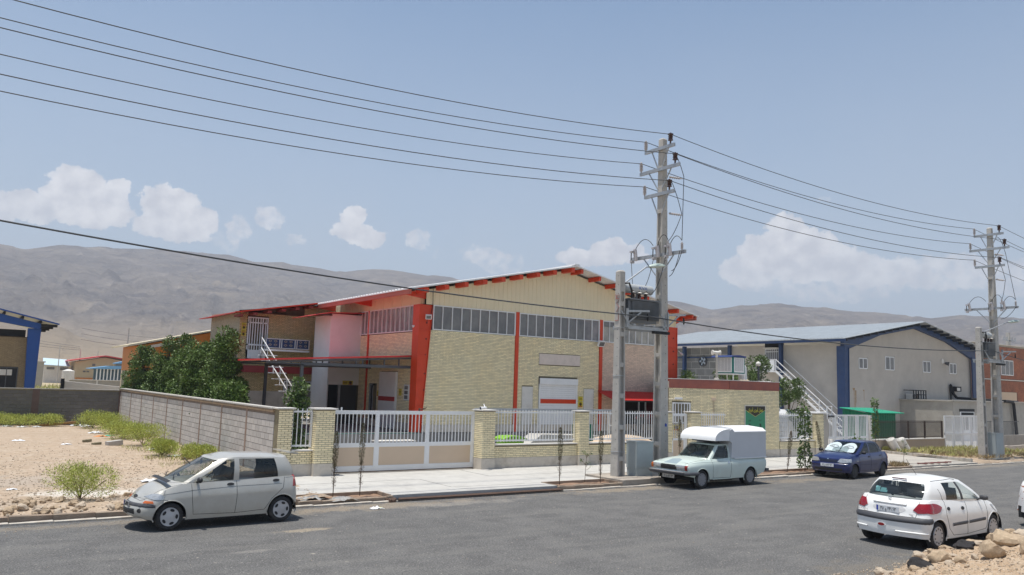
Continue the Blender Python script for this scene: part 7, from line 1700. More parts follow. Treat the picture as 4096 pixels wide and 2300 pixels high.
def car(name,label,loc,yaw,c,group=None):
	"""c: description in metres; x forward from the middle of the wheelbase, y to the left, z up"""
	t=thing(name,label,c['cat'],loc,group,yaw);paint=c['paint']
	xf,xr=c['xf'],c['xr'];W=c['W']/2;wr=c['wr'];wb=c['wb']/2
	half=[]
	for f in np.linspace(0,1,9):half.append((xf-c['bowf']*f**2,f*(W-c['rcf'])))
	for a in np.linspace(0,math.pi/2,9)[1:]:half.append((xf-c['bowf']-c['rcf']*c.get('rfx',1)*(1-math.cos(a)),(W-c['rcf'])+c['rcf']*math.sin(a)*c.get('wfront',.96)))
	n_s=60;xa=half[-1][0];xb=xr+c['bowr']+c['rcr']*c.get('rrx',1)
	for k in range(1,n_s):
		x=xa+(xb-xa)*k/n_s;half.append((x,W*S(x,c['plan'])))
	for a in np.linspace(math.pi/2,0,9):half.append((xr+c['bowr']+c['rcr']*c.get('rrx',1)*(1-math.cos(a)),(W-c['rcr'])+c['rcr']*math.sin(a)*c.get('wrear',.96)))
	for f in np.linspace(1,0,9)[1:]:half.append((xr+c['bowr']*f**2,f*(W-c['rcr'])))
	N=len(half);T=c['sec']
	ts=[q[0]for q in T];rows=[]
	nT=17;tt=np.linspace(0,1,nT)
	Lc=(xf-xr)
	for tv in tt:
		wf=S(tv,[(q[0],q[1])for q in T]);fi=S(tv,[(q[0],q[2])for q in T]);ri=S(tv,[(q[0],q[3])for q in T]);row=[]
		for(x,y)in half:
			ff=max(0,1-(xf-x)/(.30*Lc))**1.3;rf=max(0,1-(x-xr)/(.22*Lc))**1.3
			xx=x-fi*ff+ri*rf;zb=S(x,c['bot']);zt=S(x,c['top']);row.append(Vector((xx,y*wf,zb+(zt-zb)*tv)))
		rows.append(row)
	ar=c['ar'];drop=set()
	for cx in(wb,-wb):
		for j,row in enumerate(rows):
			for i in range(9,N-9):
				p=row[i];dx=p.x-cx;dz=p.z-wr;d=math.hypot(dx,dz)
				if d<ar:drop.add((j,i,cx))
	dset={(j,i)for j,i,_ in drop};faces=[]
	V=[];idx={}
	def vid(j,i,s):
		if i in(0,N-1):s=1
		k=(j,i,s)
		if k not in idx:p=rows[j][i];idx[k]=len(V);V.append((p.x,p.y*s,p.z))
		return idx[k]
	snap={}
	for j in range(nT-1):
		for i in range(N-1):
			q=[(j,i),(j,i+1),(j+1,i+1),(j+1,i)];ins=[k in dset for k in q]
			if all(ins):continue
			if any(ins):
				for k,b in zip(q,ins):
					if b:
						p=rows[k[0]][k[1]];cx=wb if abs(p.x-wb)<abs(p.x+wb)else-wb;dx=p.x-cx;dz=p.z-wr;d=math.hypot(dx,dz)or 1e-6
						if k not in snap:snap[k]=(cx+dx/d*ar,wr+dz/d*ar)
			faces.append(q)
	for k,(x,z)in snap.items():rows[k[0]][k[1]]=Vector((x,rows[k[0]][k[1]].y,z))
	mb=MB()
	for q in faces:
		mb.f.append(tuple(vid(j,i,1)for j,i in q));mb.mi.append(0);mb.var.append(0)
		mb.f.append(tuple(vid(j,i,-1)for j,i in q[::-1]));mb.mi.append(0);mb.var.append(0)
	mb.v=V
	top=rows[-1];cap=[];nc=12
	hood_x=c['gb_f']-.12;boot_x=c['gb_r']+.12
	def crown(x):return S(x,c['crown'])
	capP=[]
	for i in range(N):
		p=top[i];row=[]
		for k in range(nc+1):
			u=-1+2*k/nc;row.append(Vector((p.x,p.y*u,p.z+crown(p.x)*(1-abs(u)**2.4)*min(1,(xf-p.x)/.4,(p.x-xr)/.3))))
		capP.append(row)
	def add_cap(ia,ib):
		vs=[q for row in capP[ia:ib+1]for q in row];m_=nc+1;fs=[]
		for i in range(ib-ia):
			for k in range(nc):fs.append((i*m_+k,i*m_+k+1,(i+1)*m_+k+1,(i+1)*m_+k))
		mb.add(vs,fs)
	add_cap(0,N-1)
	G=c['gh']
	gv=[0,.06,.12,.3,.5,.7,.86,.93,1.0];seg=[]
	loops=[];kinds=[]
	for a,b in zip(G[:-1],G[1:]):
		nsub=a[3]
		for s in range(nsub):
			f=s/nsub;loops.append((a[1][0]+(b[1][0]-a[1][0])*f,a[1][1]+(b[1][1]-a[1][1])*f,a[2][0]+(b[2][0]-a[2][0])*f,a[2][1]+(b[2][1]-a[2][1])*f,a[2][2]+(b[2][2]-a[2][2])*f));kinds.append(a[0])
	e=G[-1];loops.append((e[1][0],e[1][1],e[2][0],e[2][1],e[2][2]))
	bul=c.get('bulge',.035)
	def gpt(L,v,s,kind=None):
		xb_,yb_,xt_,yt_,zt_=L;zb_=S(xb_,c['top'])+crown(xb_)*(1-(min(1,yb_/(W*.9)))**2.4)-.02
		x=xb_+(xt_-xb_)*v;y=yb_+(yt_-yb_)*v;z=zb_+(zt_-zb_)*v
		b=bul*math.sin(math.pi*v);xm=(c['gb_f']+c['gb_r'])/2
		x+=b*(.9 if x>xm else-.9)*max(0,abs((x-xm)/((c['gb_f']-c['gb_r'])/2))-.4)*1.2;y+=b*min(1,y/(W*.6))
		return Vector((x,y*s,z))
	glass={}
	for s in(1,-1):
		for u in range(len(loops)-1):
			kd=kinds[u]
			for v in range(len(gv)-1):
				q=[gpt(loops[u],gv[v],s),gpt(loops[u+1],gv[v],s),gpt(loops[u+1],gv[v+1],s),gpt(loops[u],gv[v+1],s)]
				lo,hi=c.get('gv',(1,7));isg=kd.startswith('g')and lo<=v<hi
				if s<0:q=q[::-1]
				if isg:
					glass.setdefault(kd+('l' if s>0 and kd not in('gfront','grear')else ''),[]).append(q)
				else:
					mb.cm=1 if kd.startswith('b')and 1<=v<7 else 0;mb.add(q,[(0,1,2,3)]);mb.cm=0
	capR=[]
	RX0=loops[0][2];RX1=loops[-1][2]
	for L in loops:
		p=gpt(L,1.0,1);capR.append([Vector((p.x,p.y*(-1+2*k/nc),p.z+c['roofcrown']*(1-abs(-1+2*k/nc)**2.2)*min(1,max(0,min(RX0-p.x,p.x-RX1))/.3)**.7))for k in range(nc+1)])
	mb.grid(capR)
	bm=bmesh.new();me0=bpy.data.meshes.new('tmp');me0.from_pydata(mb.v,[],mb.f);me0.polygons.foreach_set('material_index',mb.mi);bm.from_mesh(me0)
	bmesh.ops.remove_doubles(bm,verts=bm.verts,dist=.0012);bmesh.ops.recalc_face_normals(bm,faces=bm.faces)
	me=bpy.data.meshes.new('body');bm.to_mesh(me);bvh=BVHTree.FromBMesh(bm);bm.free();bpy.data.meshes.remove(me0)
	for m_ in(paint,m_trim):me.materials.append(m_)
	me.polygons.foreach_set('use_smooth',[True]*len(me.polygons));me.set_sharp_from_angle(angle=R(c.get('sharp',32)));me.update()
	bo=bpy.data.objects.new('body',me);COL.objects.link(bo);bo.parent=t;ORG[bo.name]=Vector((0,0,0));ORG[t.name]=Vector((0,0,0))
	names={'gfront':'windscreen','grear':'rear_window'}
	for kd,qs in glass.items():
		g_=MB();
		for q in qs:g_.add(q,[(0,1,2,3)])
		bm=bmesh.new();m0=bpy.data.meshes.new('tmp');m0.from_pydata([tuple(v)for v in g_.v],[],g_.f);bm.from_mesh(m0);bmesh.ops.remove_doubles(bm,verts=bm.verts,dist=.001);bpy.data.meshes.remove(m0)
		cen=sum((v.co for v in bm.verts),Vector())/len(bm.verts)
		for v in bm.verts:v.co=v.co+(Vector((0,0,v.co.z))+Vector(((c['gb_f']+c['gb_r'])/2,0,0))-v.co).normalized()*.008
		nm=names.get(kd,'side_window');mg=bpy.data.meshes.new(nm);bm.to_mesh(mg);bm.free();mg.materials.append(c.get('glass',m_cg));mg.polygons.foreach_set('use_smooth',[True]*len(mg.polygons));mg.update()
		go=bpy.data.objects.new(nm,mg);COL.objects.link(go);go.parent=t
	mb=MB();mb.box(xr+.45,-W*.84,.24,xf-.4,W*.84,.32)
	for cx in(wb,-wb):
		for s in(1,-1):
			A=[[Vector((cx+ar*1.005*math.cos(a),s*(W*yy),wr+ar*1.005*math.sin(a)))for yy in(.985,.6)]for a in np.linspace(-.12,math.pi+.12,20)];mb.grid(A)
			mb.lathe((cx,s*W*.62,wr),(0,s,0),[(0,ar*.8),(.01,ar*.8)],18)
	mb.build('underside',m_dark,t,world=False)
	if c.get('interior',True):
		zi=S(0,c['top'])-.10
		mb=MB();mb.box(c['gb_r']+.25,-W*.80,.35,c['gb_f']-.25,W*.80,zi-.12);mb.box(c['gb_f']-.62,-W*.8,zi-.14,c['gb_f']-.15,W*.8,zi+.04)
		mb.build('cabin_floor',m_dark,t,world=False)
		for(sx,sy)in c['seats']:
			mb=MB();mb.prism([(sx,sy-.24,zi-.3),(sx-.20,sy-.24,zi+.34),(sx-.30,sy-.24,zi+.32),(sx-.14,sy-.24,zi-.3)],(0,.48,0));mb.box(sx-.33,sy-.11,zi+.34,sx-.24,sy+.11,zi+(.44 if sx>-.3 else .36));mb.build('seat',m_seat,t,world=False)
		swx=c['gb_f']-.78;mb=MB();mb.tube([(swx-.1*math.sin(a),.34*W/.8+.17*math.cos(a),zi+.08+.16*math.sin(a))for a in np.linspace(0,6.283,17)],.014,5,cap=False);mb.build('steering_wheel',m_black,t,world=False)
	def wheel(cx,s):
		mb=MB();wd=c.get('ww',.16);y0=s*(W-.035);ax=(0,-s,0)
		mb.lathe((cx,y0,wr),ax,[(.02,wr*.66),(.005,wr*.72),(.0,wr*.85),(.02,wr*.97),(.05,wr),(wd-.05,wr),(wd-.02,wr*.97),(wd,wr*.85),(wd,wr*.5)],32)
		wo_=mb.build('wheel',m_tyre,t,world=False,angle=50)
		mb=MB();R0=wr*.675;st=c.get('hub','star');nh=c.get('nh',6)
		mb.lathe((cx,y0,wr),ax,[(.012,R0),(.002,R0*.97),(.006,R0*.88),(.004,R0*.5),(-.006,R0*.2),(-.008,0)],32)
		mb.cm=1
		for k in range(nh):
			a=2*math.pi*(k+.5)/nh;rr_=R0*c.get('hr',.72);ce=Vector((cx+rr_*math.cos(a),y0,wr+rr_*math.sin(a)));er=Vector((math.cos(a),0,math.sin(a)));et=Vector((-math.sin(a),0,math.cos(a)))
			p=[ce+er*R0*c.get('h1',.11)*math.cos(b)+et*R0*c.get('h2',.22)*math.sin(b)+Vector((0,s*.001,0))for b in np.linspace(0,2*math.pi,11)[:-1]]
			mb.prism(p,(0,s*.003,0))
		mb.build('hubcap' if c.get('cap',1)else 'rim',[c.get('hubm',m_hub),m_black],wo_,world=False,angle=50)
	for cx in(wb,-wb):
		for s in(1,-1):wheel(cx,s)
	mb=MB()
	if c.get('lip',True):
		for cx in(wb,-wb):
			for s in(1,-1):
				pts=[]
				for a in np.linspace(-.25 if cx>0 else-.35,math.pi+.25,26):
					x=cx+ar*math.cos(a);z=wr+ar*math.sin(a);h_=bvh.ray_cast(Vector((cx+(ar+.02)*math.cos(a),s*3,wr+(ar+.02)*math.sin(a))),Vector((0,-s,0)))
					y=h_[0].y if h_[0]else s*W*.95;pts.append((x,y-s*.004,z))
				mb.tube(pts,.013,6)
		mb.build('wheel_arch',paint,t,world=False,smooth=True)
	def cast(o,d):
		h_=bvh.ray_cast(Vector(o),Vector(d));return(h_[0],h_[1])if h_[0]else(None,None)
	def surf(face,a,b):
		"""face: 'l','r' side (a=x,b=z); 'f','b' ends (a=y,b=z); 't' top (a=x,b=y)"""
		if face in 'lr':s=1 if face=='l' else-1;return cast((a,s*3,b),(0,-s,0)),Vector((0,s,0))
		if face=='f':return cast((5,a,b),(-1,0,0)),Vector((1,0,0))
		if face=='b':return cast((-5,a,b),(1,0,0)),Vector((-1,0,0))
		return cast((a,b,4),(0,0,-1)),Vector((0,0,1))
	def patch(nm,face,poly,m_,th=.01,rings=4,par=None):
		cx_=sum(p[0]for p in poly)/len(poly);cy_=sum(p[1]for p in poly)/len(poly);P=[]
		pl_=[]
		for i in range(len(poly)):
			p=poly[i];q=poly[(i+1)%len(poly)]
			for k in range(3):pl_.append((p[0]+(q[0]-p[0])*k/3,p[1]+(q[1]-p[1])*k/3))
		last=None
		for r_ in range(rings+2):
			f=min(1,r_/rings);row=[]
			for(a,b)in pl_+[pl_[0]]:
				(h_,n_),d_=surf(face,cx_+(a-cx_)*max(f,.02),cy_+(b-cy_)*max(f,.02))
				if h_ is None:h_=last or Vector((0,0,0));n_=d_
				last=h_
				if n_.dot(d_)<0:n_=-n_
				row.append(h_+n_*(th if r_<=rings-0 else-.004))
			P.append(row)
		mb=MB();mb.grid(P);return mb.build(nm,m_,par or t,world=False,smooth=False,angle=40)
	def strip(nm,pts,m_,hw,th=.012,n=3,par=None):
		"""pts: list of (face, a, b); raised strip following the body"""
		P=[]
		for(face,a,b)in pts:
			row=[]
			for k in range(-n,n+1):
				bb=b+hw*k/n;(h_,n_),d_=surf(face,a,bb)
				if h_ is None:row=None;break
				if n_.dot(d_)<0:n_=-n_
				o_=th*(1-abs(k/n)**3)-.001;row.append(h_+n_*o_)
			if row:P.append(row)
		if len(P)>1:mb=MB();mb.grid(P);return mb.build(nm,m_,par or t,world=False,smooth=True)
	def seam(pts,r_=.0045,nm='panel_gap'):
		out=[]
		for(face,a,b)in pts:
			(h_,n_),d_=surf(face,a,b)
			if h_ is not None:out.append(h_+(n_ if n_.dot(d_)>0 else-n_)*.0005)
		if len(out)>1:mb=MB();mb.tube(out,r_,4);mb.build(nm,m_seam,t,world=False)
	def dense(face,P,n=8):
		out=[]
		for(a,b)in zip(P[:-1],P[1:]):
			for k in range(n):out.append((face,a[0]+(b[0]-a[0])*k/n,a[1]+(b[1]-a[1])*k/n))
		out.append((face,P[-1][0],P[-1][1]));return out
	def mirror(x,z,s,m_=m_black,L=.11):
		(h_,n_),d_=surf('l' if s>0 else 'r',x,z);y=h_.y if h_ else s*W*.9
		mb=MB();P=[]
		for k,(u,w_,hh)in enumerate(((0,.02,.02),(.02,.055,.05),(.08,.075,.062),(.13,.07,.058),(.17,.045,.04),(.18,.01,.01))):
			P.append([Vector((x+w_*math.cos(a)*.7,y+s*(.05+u),z+.07+hh*math.sin(a)))for a in np.linspace(0,2*math.pi,11)])
		mb.grid(P);mb.bar((x,y-s*.02,z+.0),(x,y+s*.08,z+.05),.05,.03);mb.build('wing_mirror',m_,t,world=False,smooth=True)
	def handle(x,z,s,m_=m_black,w_=.075,h_=.028):
		patch('door_handle','l' if s>0 else 'r',[(x+w_*math.cos(a),z+h_*math.sin(a))for a in np.linspace(0,2*math.pi,13)[:-1]],m_,.014,2)
	def ell(cx_,cy_,a_,b_,n=14):return[(cx_+a_*math.cos(k),cy_+b_*math.sin(k))for k in np.linspace(0,2*math.pi,n+1)[:-1]]
	def plate(face,y,z,w_,h_,text,blue=True,dirty=False):
		(hh,nn),d_=surf(face,y,z);x=(hh.x if hh else(xf if face=='f' else xr))+d_.x*.02
		mb=MB();mb.box(x-.006,y-w_/2,z-h_/2,x+.006,y+w_/2,z+h_/2);p_=mb.build('number_plate',mat('plate_dirty' if dirty else 'plate_white',(.3,.3,.3)if dirty else(.72,.74,.76),rough=.5),t,world=False)
		xd=(0,1,0)if face=='f' else(0,-1,0)
		if blue:q=-1 if face=='f' else 1;mb=MB();mb.box(x+d_.x*.006,y+q*w_*.5-q*w_*.085,z-h_*.46,x+d_.x*.008,y+q*w_*.49,z+h_*.46);mb.build('blue_field',mat('plate_blue',(.02,.05,.4),rough=.5),p_,world=False)
		put_text(text,h_*.95,m_black,p_,(x+d_.x*.0085,y-(0.03*w_ if face=='b' else 0),z-h_*.03),xd,tuple(d_),'plate_characters',sx=w_/h_*.155,world=False,depth=.0015)
		return p_
	def wiper(p,q,par=t):
		mb=MB();a=Vector(p);b=Vector(q);mb.tube([a,a.lerp(b,.5)+Vector((.01,0,.02)),b],.009,5);mb.build('wiper',m_black,par,world=False)
	c['details'](dict(t=t,patch=patch,strip=strip,seam=seam,dense=dense,mirror=mirror,handle=handle,ell=ell,plate=plate,wiper=wiper,surf=surf,W=W,bvh=bvh,paint=paint,rows=rows))
	ORG[t.name]=Vector(loc)
	return t
def arc(p0,p1,p2,n=8):
	return[((1-u)**2*p0[0]+2*u*(1-u)*p1[0]+u*u*p2[0],(1-u)**2*p0[1]+2*u*(1-u)*p1[1]+u*u*p2[1])for u in np.linspace(0,1,n)]
P1=car_paint('silver_beige_paint',(.50,.485,.44),rough=.38,metal=.25,coat=.6,dust=.35)
def det1(k):
	p,st,sm,dn,el,W=k['patch'],k['strip'],k['seam'],k['dense'],k['ell'],k['W']
	for s,f in((1,'l'),(-1,'r')):
		sm(dn(f,[(.78,.92),(.76,.60),(.72,.30),(-.14,.27)]));sm(dn(f,[(-.14,.27),(-.16,.60),(-.15,.93)]));sm(dn(f,[(-.14,.27),(-.78,.30),(-.93,.52),(-1.18,.74),(-1.22,.97)]))
		sm(dn(f,[(1.42,.70),(.75,.78),(-.15,.82),(-1.15,.83)]),.003);sm(dn(f,[(1.25,.92),(.80,.93)]),.003)
		k['handle'](-.02,.865,s);k['handle'](-1.02,.90,s);k['mirror'](.66,.92,s)
		p('tail_lamp',f,[(-1.40,.76),(-1.56,.74),(-1.60,.90),(-1.50,1.0),(-1.44,.98)],m_lampr,.012)
		p('headlamp',f,arc((1.30,.66),(1.36,.76),(1.50,.72))+arc((1.60,.66),(1.50,.61),(1.34,.62),5),m_lampc,.010)
		st('bumper_strip',dn(f,[(1.38,.50),(1.72,.51)]),m_trim,.035,.012)
		sm(dn(f,[(-1.24,.95),(-1.50,.96)]),.003)
		sm(dn(f,[(1.18,.60),(1.40,.615),(1.74,.63)]),.003)
	for y in(-.62,.62):p('indicator','f',[(y-.09,.55),(y+.09,.55),(y+.07,.595),(y-.07,.595)],m_lampo,.018)
	for y in(-.50,.50):p('fog_lamp','f',el(y,.40,.06,.045),m_black,.006)
	st('bumper_strip',[('f',y,.51)for y in np.linspace(-.70,.70,25)],m_trim,.035,.012);p('lower_grille','f',[(-.38,.33),(.38,.33),(.36,.43),(-.36,.43)],m_black,.008)
	p('upper_grille','f',el(0,.64,.13,.025),m_black,.006);k['plate']('f',0,.50,.42,.11,'۱۲ س ۴۱۷ ۹۳',True,True)
	sm(dn('t',[(1.68,-.36),(1.56,-.54),(.95,-.66)]),.004);sm(dn('t',[(1.68,.36),(1.56,.54),(.95,.66)]),.004);sm(dn('t',[(1.68,-.36),(1.71,0),(1.68,.36)]),.004)
	mb=MB();mb.grid([[(1.20+.05*(1-(y/.6)**2)-dx_*.5,y*1.02,.965+.035*(1-(y/.6)**2)+dz_)for y in np.linspace(-.6,.6,13)]for dx_,dz_ in((-.12,-.022),(.06,.012))]);mb.build('cowl',m_black,k['t'],world=False)
	k['wiper']((1.05,.3,.99),(.85,-.25,1.06));k['wiper']((1.05,-.25,.99),(.92,-.6,1.03))
	B('cowl',m_black,None)if False else None
	mb=MB();mb.prism([(-1.38,-.50,1.455),(-1.38,.50,1.455),(-1.60,.46,1.43),(-1.60,-.46,1.43)],(0,0,.028));mb.build('roof_spoiler',P1,k['t'],world=False)
	mb=MB();mb.tube([(.75,.38,1.28),(.85,.3,1.4),(.85,.25,1.4)],.01,4);mb.build('aerial',m_black,k['t'],world=False)
	B2=MB();B2.lathe((.42,0,1.30),(-1,0,-.1),[(0,.055),(.02,.06)],10);B2.build('rear_view_mirror',m_black,k['t'],world=False)
c1_=dict(cat='car',paint=P1,xf=1.87,xr=-1.625,W=1.495,wr=.275,wb=2.34,ar=.325,bowf=.16,rcf=.26,bowr=.08,rcr=.17,rfx=1.3,plan=[(-1.45,.965),(-1.0,.995),(-.3,1.0),(.6,1.0),(1.1,.985),(1.5,.93)],bot=[(-1.625,.30),(-1.2,.21),(-.5,.20),(.5,.20),(1.1,.20),(1.5,.22),(1.87,.27)],top=[(-1.625,.96),(-1.3,.97),(-.6,.95),(.3,.93),(.9,.91),(1.2,.85),(1.5,.745),(1.72,.655),(1.87,.60)],sec=[(0,.93,.07,.05),(.2,.985,.0,.0),(.38,1.0,.0,-.0),(.6,1.0,.03,.02),(.8,.97,.08,.04),(1.0,.90,.17,.07)],crown=[(-1.6,.01),(-.9,.02),(.6,.04),(1.0,.085),(1.4,.11),(1.7,.07),(1.87,.01)],gb_f=1.12,gb_r=-1.52,gh=[('gfront',(1.20,0),(.28,0,1.405),5),('gfront',(1.10,.42),(.24,.40,1.395),3),('p',(.98,.60),(.18,.52,1.385),1),('p',(.90,.655),(.10,.555,1.39),1),('gside1',(.80,.665),(.00,.57,1.40),4),('p',(-.08,.675),(-.10,.585,1.415),1),('gside2',(-.20,.672),(-.20,.585,1.415),4),('p',(-1.08,.65),(-.98,.56,1.395),3),('p',(-1.38,.60),(-1.20,.53,1.37),2),('grear',(-1.50,.50),(-1.30,.46,1.39),3),('grear',(-1.54,.30),(-1.36,.28,1.395),3),('grear',(-1.56,0),(-1.38,0,1.40),1)],roofcrown=.065,bulge=.04,seats=[(.10,.36),(.10,-.36),(-.85,.33),(-.85,-.33)],hub='star',nh=5,hr=.72,h1=.15,h2=.25,details=det1)
car('small_hatchback','dusty silver-beige small hatchback parked by the vacant lot, facing left',(4.98,18.38,0.004),R(183.5),c1_,None)
P2=car_paint('white_car_paint',(.80,.80,.78),rough=.3,coat=.35,dust=.08)
def lion(k,x,y,z,s,m_):
	"""small rampant animal badge made of a few strokes"""
	mb=MB();pts=[[(-.1,.9),(.25,.95),(.35,.7),(.1,.55),(.05,.2),(-.15,-.2),(-.45,-.35),(-.55,-.8)],[(.05,.5),(.45,.35),(.7,.5)],[(.05,.2),(.4,.0),(.65,.1)],[(-.15,-.2),(.2,-.4),(.25,-.85),(.5,-.9)],[(-.4,-.3),(-.65,.1),(-.5,.4),(-.7,.6)],[(-.1,.9),(-.3,.6),(-.1,.4)]]
	for q in pts:mb.tube([(x,y-a*s,z+b*s)for a,b in q],s*.13,5)
	return mb.build('badge',m_,k['t'],world=False)
def det2(k):
	p,st,sm,dn,el,W=k['patch'],k['strip'],k['seam'],k['dense'],k['ell'],k['W']
	for s,f in((1,'l'),(-1,'r')):
		sm(dn(f,[(.92,.93),(.90,.60),(.86,.34),(.80,.30),(.00,.25)]));sm(dn(f,[(.00,.25),(-.04,.55),(.02,.92)]));sm(dn(f,[(.0,.25),(-.62,.27),(-.80,.42),(-.90,.70),(-.86,.95),(-.95,1.22)]))
		k['handle'](-.18,.80,s,m_black,.06,.035);k['handle'](-.78,.82,s,m_black,.055,.035);k['mirror'](.62,.92,s,m_trim)
		st('side_trim',dn(f,[(.80,.52),(.05,.50)]),m_trim,.035,.014);st('side_trim',dn(f,[(-.02,.50),(-.66,.49)]),m_trim,.035,.014)
		p('tail_lamp',f,arc((-1.04,.86),(-1.20,.97),(-1.52,.94))+arc((-1.62,.78),(-1.45,.71),(-1.16,.77),5),m_lampr,.014)
		p('fuel_cap',f,el(-1.02,.88,.075,.075),P2,.003)if s<0 else None
		p('headlamp',f,arc((1.45,.62),(1.35,.80),(1.15,.80))+[(1.3,.66)],m_lampc,.01)
		sm(dn(f,[(-1.15,.60),(-1.28,.62)]),.003)
	for y in(-1,1):p('tail_lamp','b',[(y*.50,.80),(y*.60,.74),(y*.76,.76),(y*.80,.86),(y*.72,.94),(y*.58,.93)],m_lampr,.014)
	a=[('l',x,.60)for x in np.linspace(-1.42,-1.55,4)];b=[('r',x,.60)for x in np.linspace(-1.55,-1.42,4)]
	st('bumper_strip',[('b',y,.60)for y in np.linspace(-.80,.80,33)],m_trim,.062,.025);st('bumper_strip',dn('l',[(-1.22,.61),(-1.60,.60)],10),m_trim,.058,.022);st('bumper_strip',dn('r',[(-1.22,.61),(-1.60,.60)],10),m_trim,.058,.022)
	p('plate_recess','b',el(0,.79,.36,.095,20),mat('white_shaded_recess',(.6,.6,.6),rough=.4),.003);k['plate']('b',-.0,.775,.50,.115,'۳۸ و ۲۴۱ ۶۳')
	st('plate_hood',[('b',y,.885)for y in np.linspace(-.36,.36,13)],P2,.014,.03)
	(h_,n_),d_=k['surf']('b',0,.97);lion(k,h_.x-.02,0,.985,.045,m_chrome)
	p('fog_lamp','b',el(.10,.45,.075,.03),m_lampr,.016);p('fog_lamp_frame','b',el(.10,.45,.10,.045),P2,.012)
	(h_,n_),d_=k['surf']('b',.5,.71);tx=h_.x-.006
	put_text('PEUGEOT',.045,m_chrome,k['t'],(tx-.02,.60,.70),(0,-1,0),(-1,0,0),'lettering',world=False,sx=1.3);(h_,n_),d_=k['surf']('b',-.48,.71);put_text('206',.06,m_chrome,k['t'],(h_.x-.012,-.48,.70),(0,-1,0),(-1,0,0),'lettering',world=False)
	sm(dn('b',[(-.56,.66),(-.60,.90),(-.57,.99)]));sm(dn('b',[(.56,.66),(.60,.90),(.57,.99)]));sm(dn('b',[(-.56,.66),(.56,.66)]))
	st('lower_lip',[('b',y,.35)for y in np.linspace(-.78,-.2,12)],P2,.02,.02);st('lower_lip',[('b',y,.36)for y in np.linspace(.45,.78,8)],P2,.02,.02)
	mb=MB();mb.lathe((-1.46,.50,.27),(-1,0,-.1),[(0,.045),(.14,.045),(.14,.03),(.05,.03)],12);mb.build('exhaust_pipe',m_dark,k['t'],world=False)
	mb=MB();mb.box(-1.268,-.16,1.375,-1.235,.16,1.395);mb.build('brake_light',mat('dark_red_lamp',(.12,.01,.02),rough=.2),k['t'],world=False)
	mb=MB();mb.lathe((-1.50,.02,1.06),(-1,0,.3),[(0,.03),(.03,.025)],8);mb.tube([(-1.52,.02,1.07),(-1.50,-.15,1.085),(-1.47,-.46,1.045)],.014,5);mb.build('wiper',m_black,k['t'],world=False)
	mb=MB();mb.tube([(-.55,0,1.43),(-.95,0,1.78)],.006,4);mb.build('aerial',m_black,k['t'],world=False)
	sm(dn('t',[(-1.0,-.53),(-.5,-.56),(.0,-.54)]),.008,'roof_gutter');sm(dn('t',[(-1.0,.53),(-.5,.56),(.0,.54)]),.008,'roof_gutter')
	mst=mat('teal_sticker',(.25,.55,.55),rough=.5)
	for(y,z,w_,h_)in((.41,1.13,.05,.055),(.27,1.14,.06,.025),(.26,1.10,.08,.025)):
		(h2,n2),d2=k['surf']('b',y,z);x=-1.49+(z-1.0)*.55
		mb=MB();mb.add([(x-.012,y-w_,z-h_),(x-.012+h_*1.05,y-w_,z+h_),(x-.012+h_*1.05,y+w_,z+h_),(x-.012,y+w_,z-h_)],[(0,1,2,3)]);mb.build('sticker',mst,k['t'],world=False)
c2_=dict(cat='car',paint=P2,xf=1.98,xr=-1.84,W=1.652,wr=.29,wb=2.44,ar=.345,bowf=.22,rcf=.34,bowr=.12,rcr=.22,rfx=1.4,plan=[(-1.55,.955),(-1.1,.99),(-.3,.995),(.6,.99),(1.1,.985),(1.5,.93)],bot=[(-1.84,.25),(-1.55,.24),(-1.2,.22),(-.5,.20),(.5,.20),(1.1,.20),(1.5,.22),(1.98,.25)],top=[(-1.84,.98),(-1.4,1.0),(-.8,.985),(.2,.95),(.9,.92),(1.2,.87),(1.5,.78),(1.75,.66),(1.98,.52)],sec=[(0,.95,.08,.02),(.12,.985,.0,-.0),(.45,1.0,.0,.0),(.50,1.0,.0,.03),(.62,.995,.03,.08),(.8,.96,.08,.12),(1.0,.885,.16,.22)],crown=[(-1.8,.0),(-1.4,.02),(.6,.04),(1.0,.085),(1.4,.12),(1.7,.08),(1.98,.01)],gb_f=1.16,gb_r=-1.60,gh=[('gfront',(1.22,0),(.30,0,1.375),5),('gfront',(1.12,.44),(.26,.42,1.365),3),('p',(.98,.66),(.18,.55,1.355),1),('p',(.90,.72),(.08,.60,1.35),1),('gside1',(.78,.735),(-.06,.61,1.355),4),('b',(-.02,.745),(-.18,.625,1.37),1),('gside2',(-.12,.742),(-.28,.625,1.37),4),('p',(-.72,.72),(-.74,.60,1.36),2),('p',(-1.02,.70),(-.86,.575,1.36),3),('p',(-1.36,.64),(-1.10,.545,1.35),2),('grear',(-1.48,.58),(-1.16,.49,1.335),3),('grear',(-1.56,.38),(-1.22,.32,1.345),4),('grear',(-1.62,0),(-1.26,0,1.355),1)],gv=(1,7),roofcrown=.07,bulge=.045,seats=[(.10,.38),(.10,-.38),(-.85,.33),(-.85,-.33)],hub='dots',nh=10,hr=.74,h1=.10,h2=.075,details=det2,glass=m_cg)
car('white_hatchback','white five-door hatchback seen from behind with red tail lamps',(18.36,9.88,0.004),R(1.0),c2_,None)
P3=car_paint('dark_blue_paint',(.004,.012,.085),rough=.3,metal=.0,coat=.7,dust=.03)
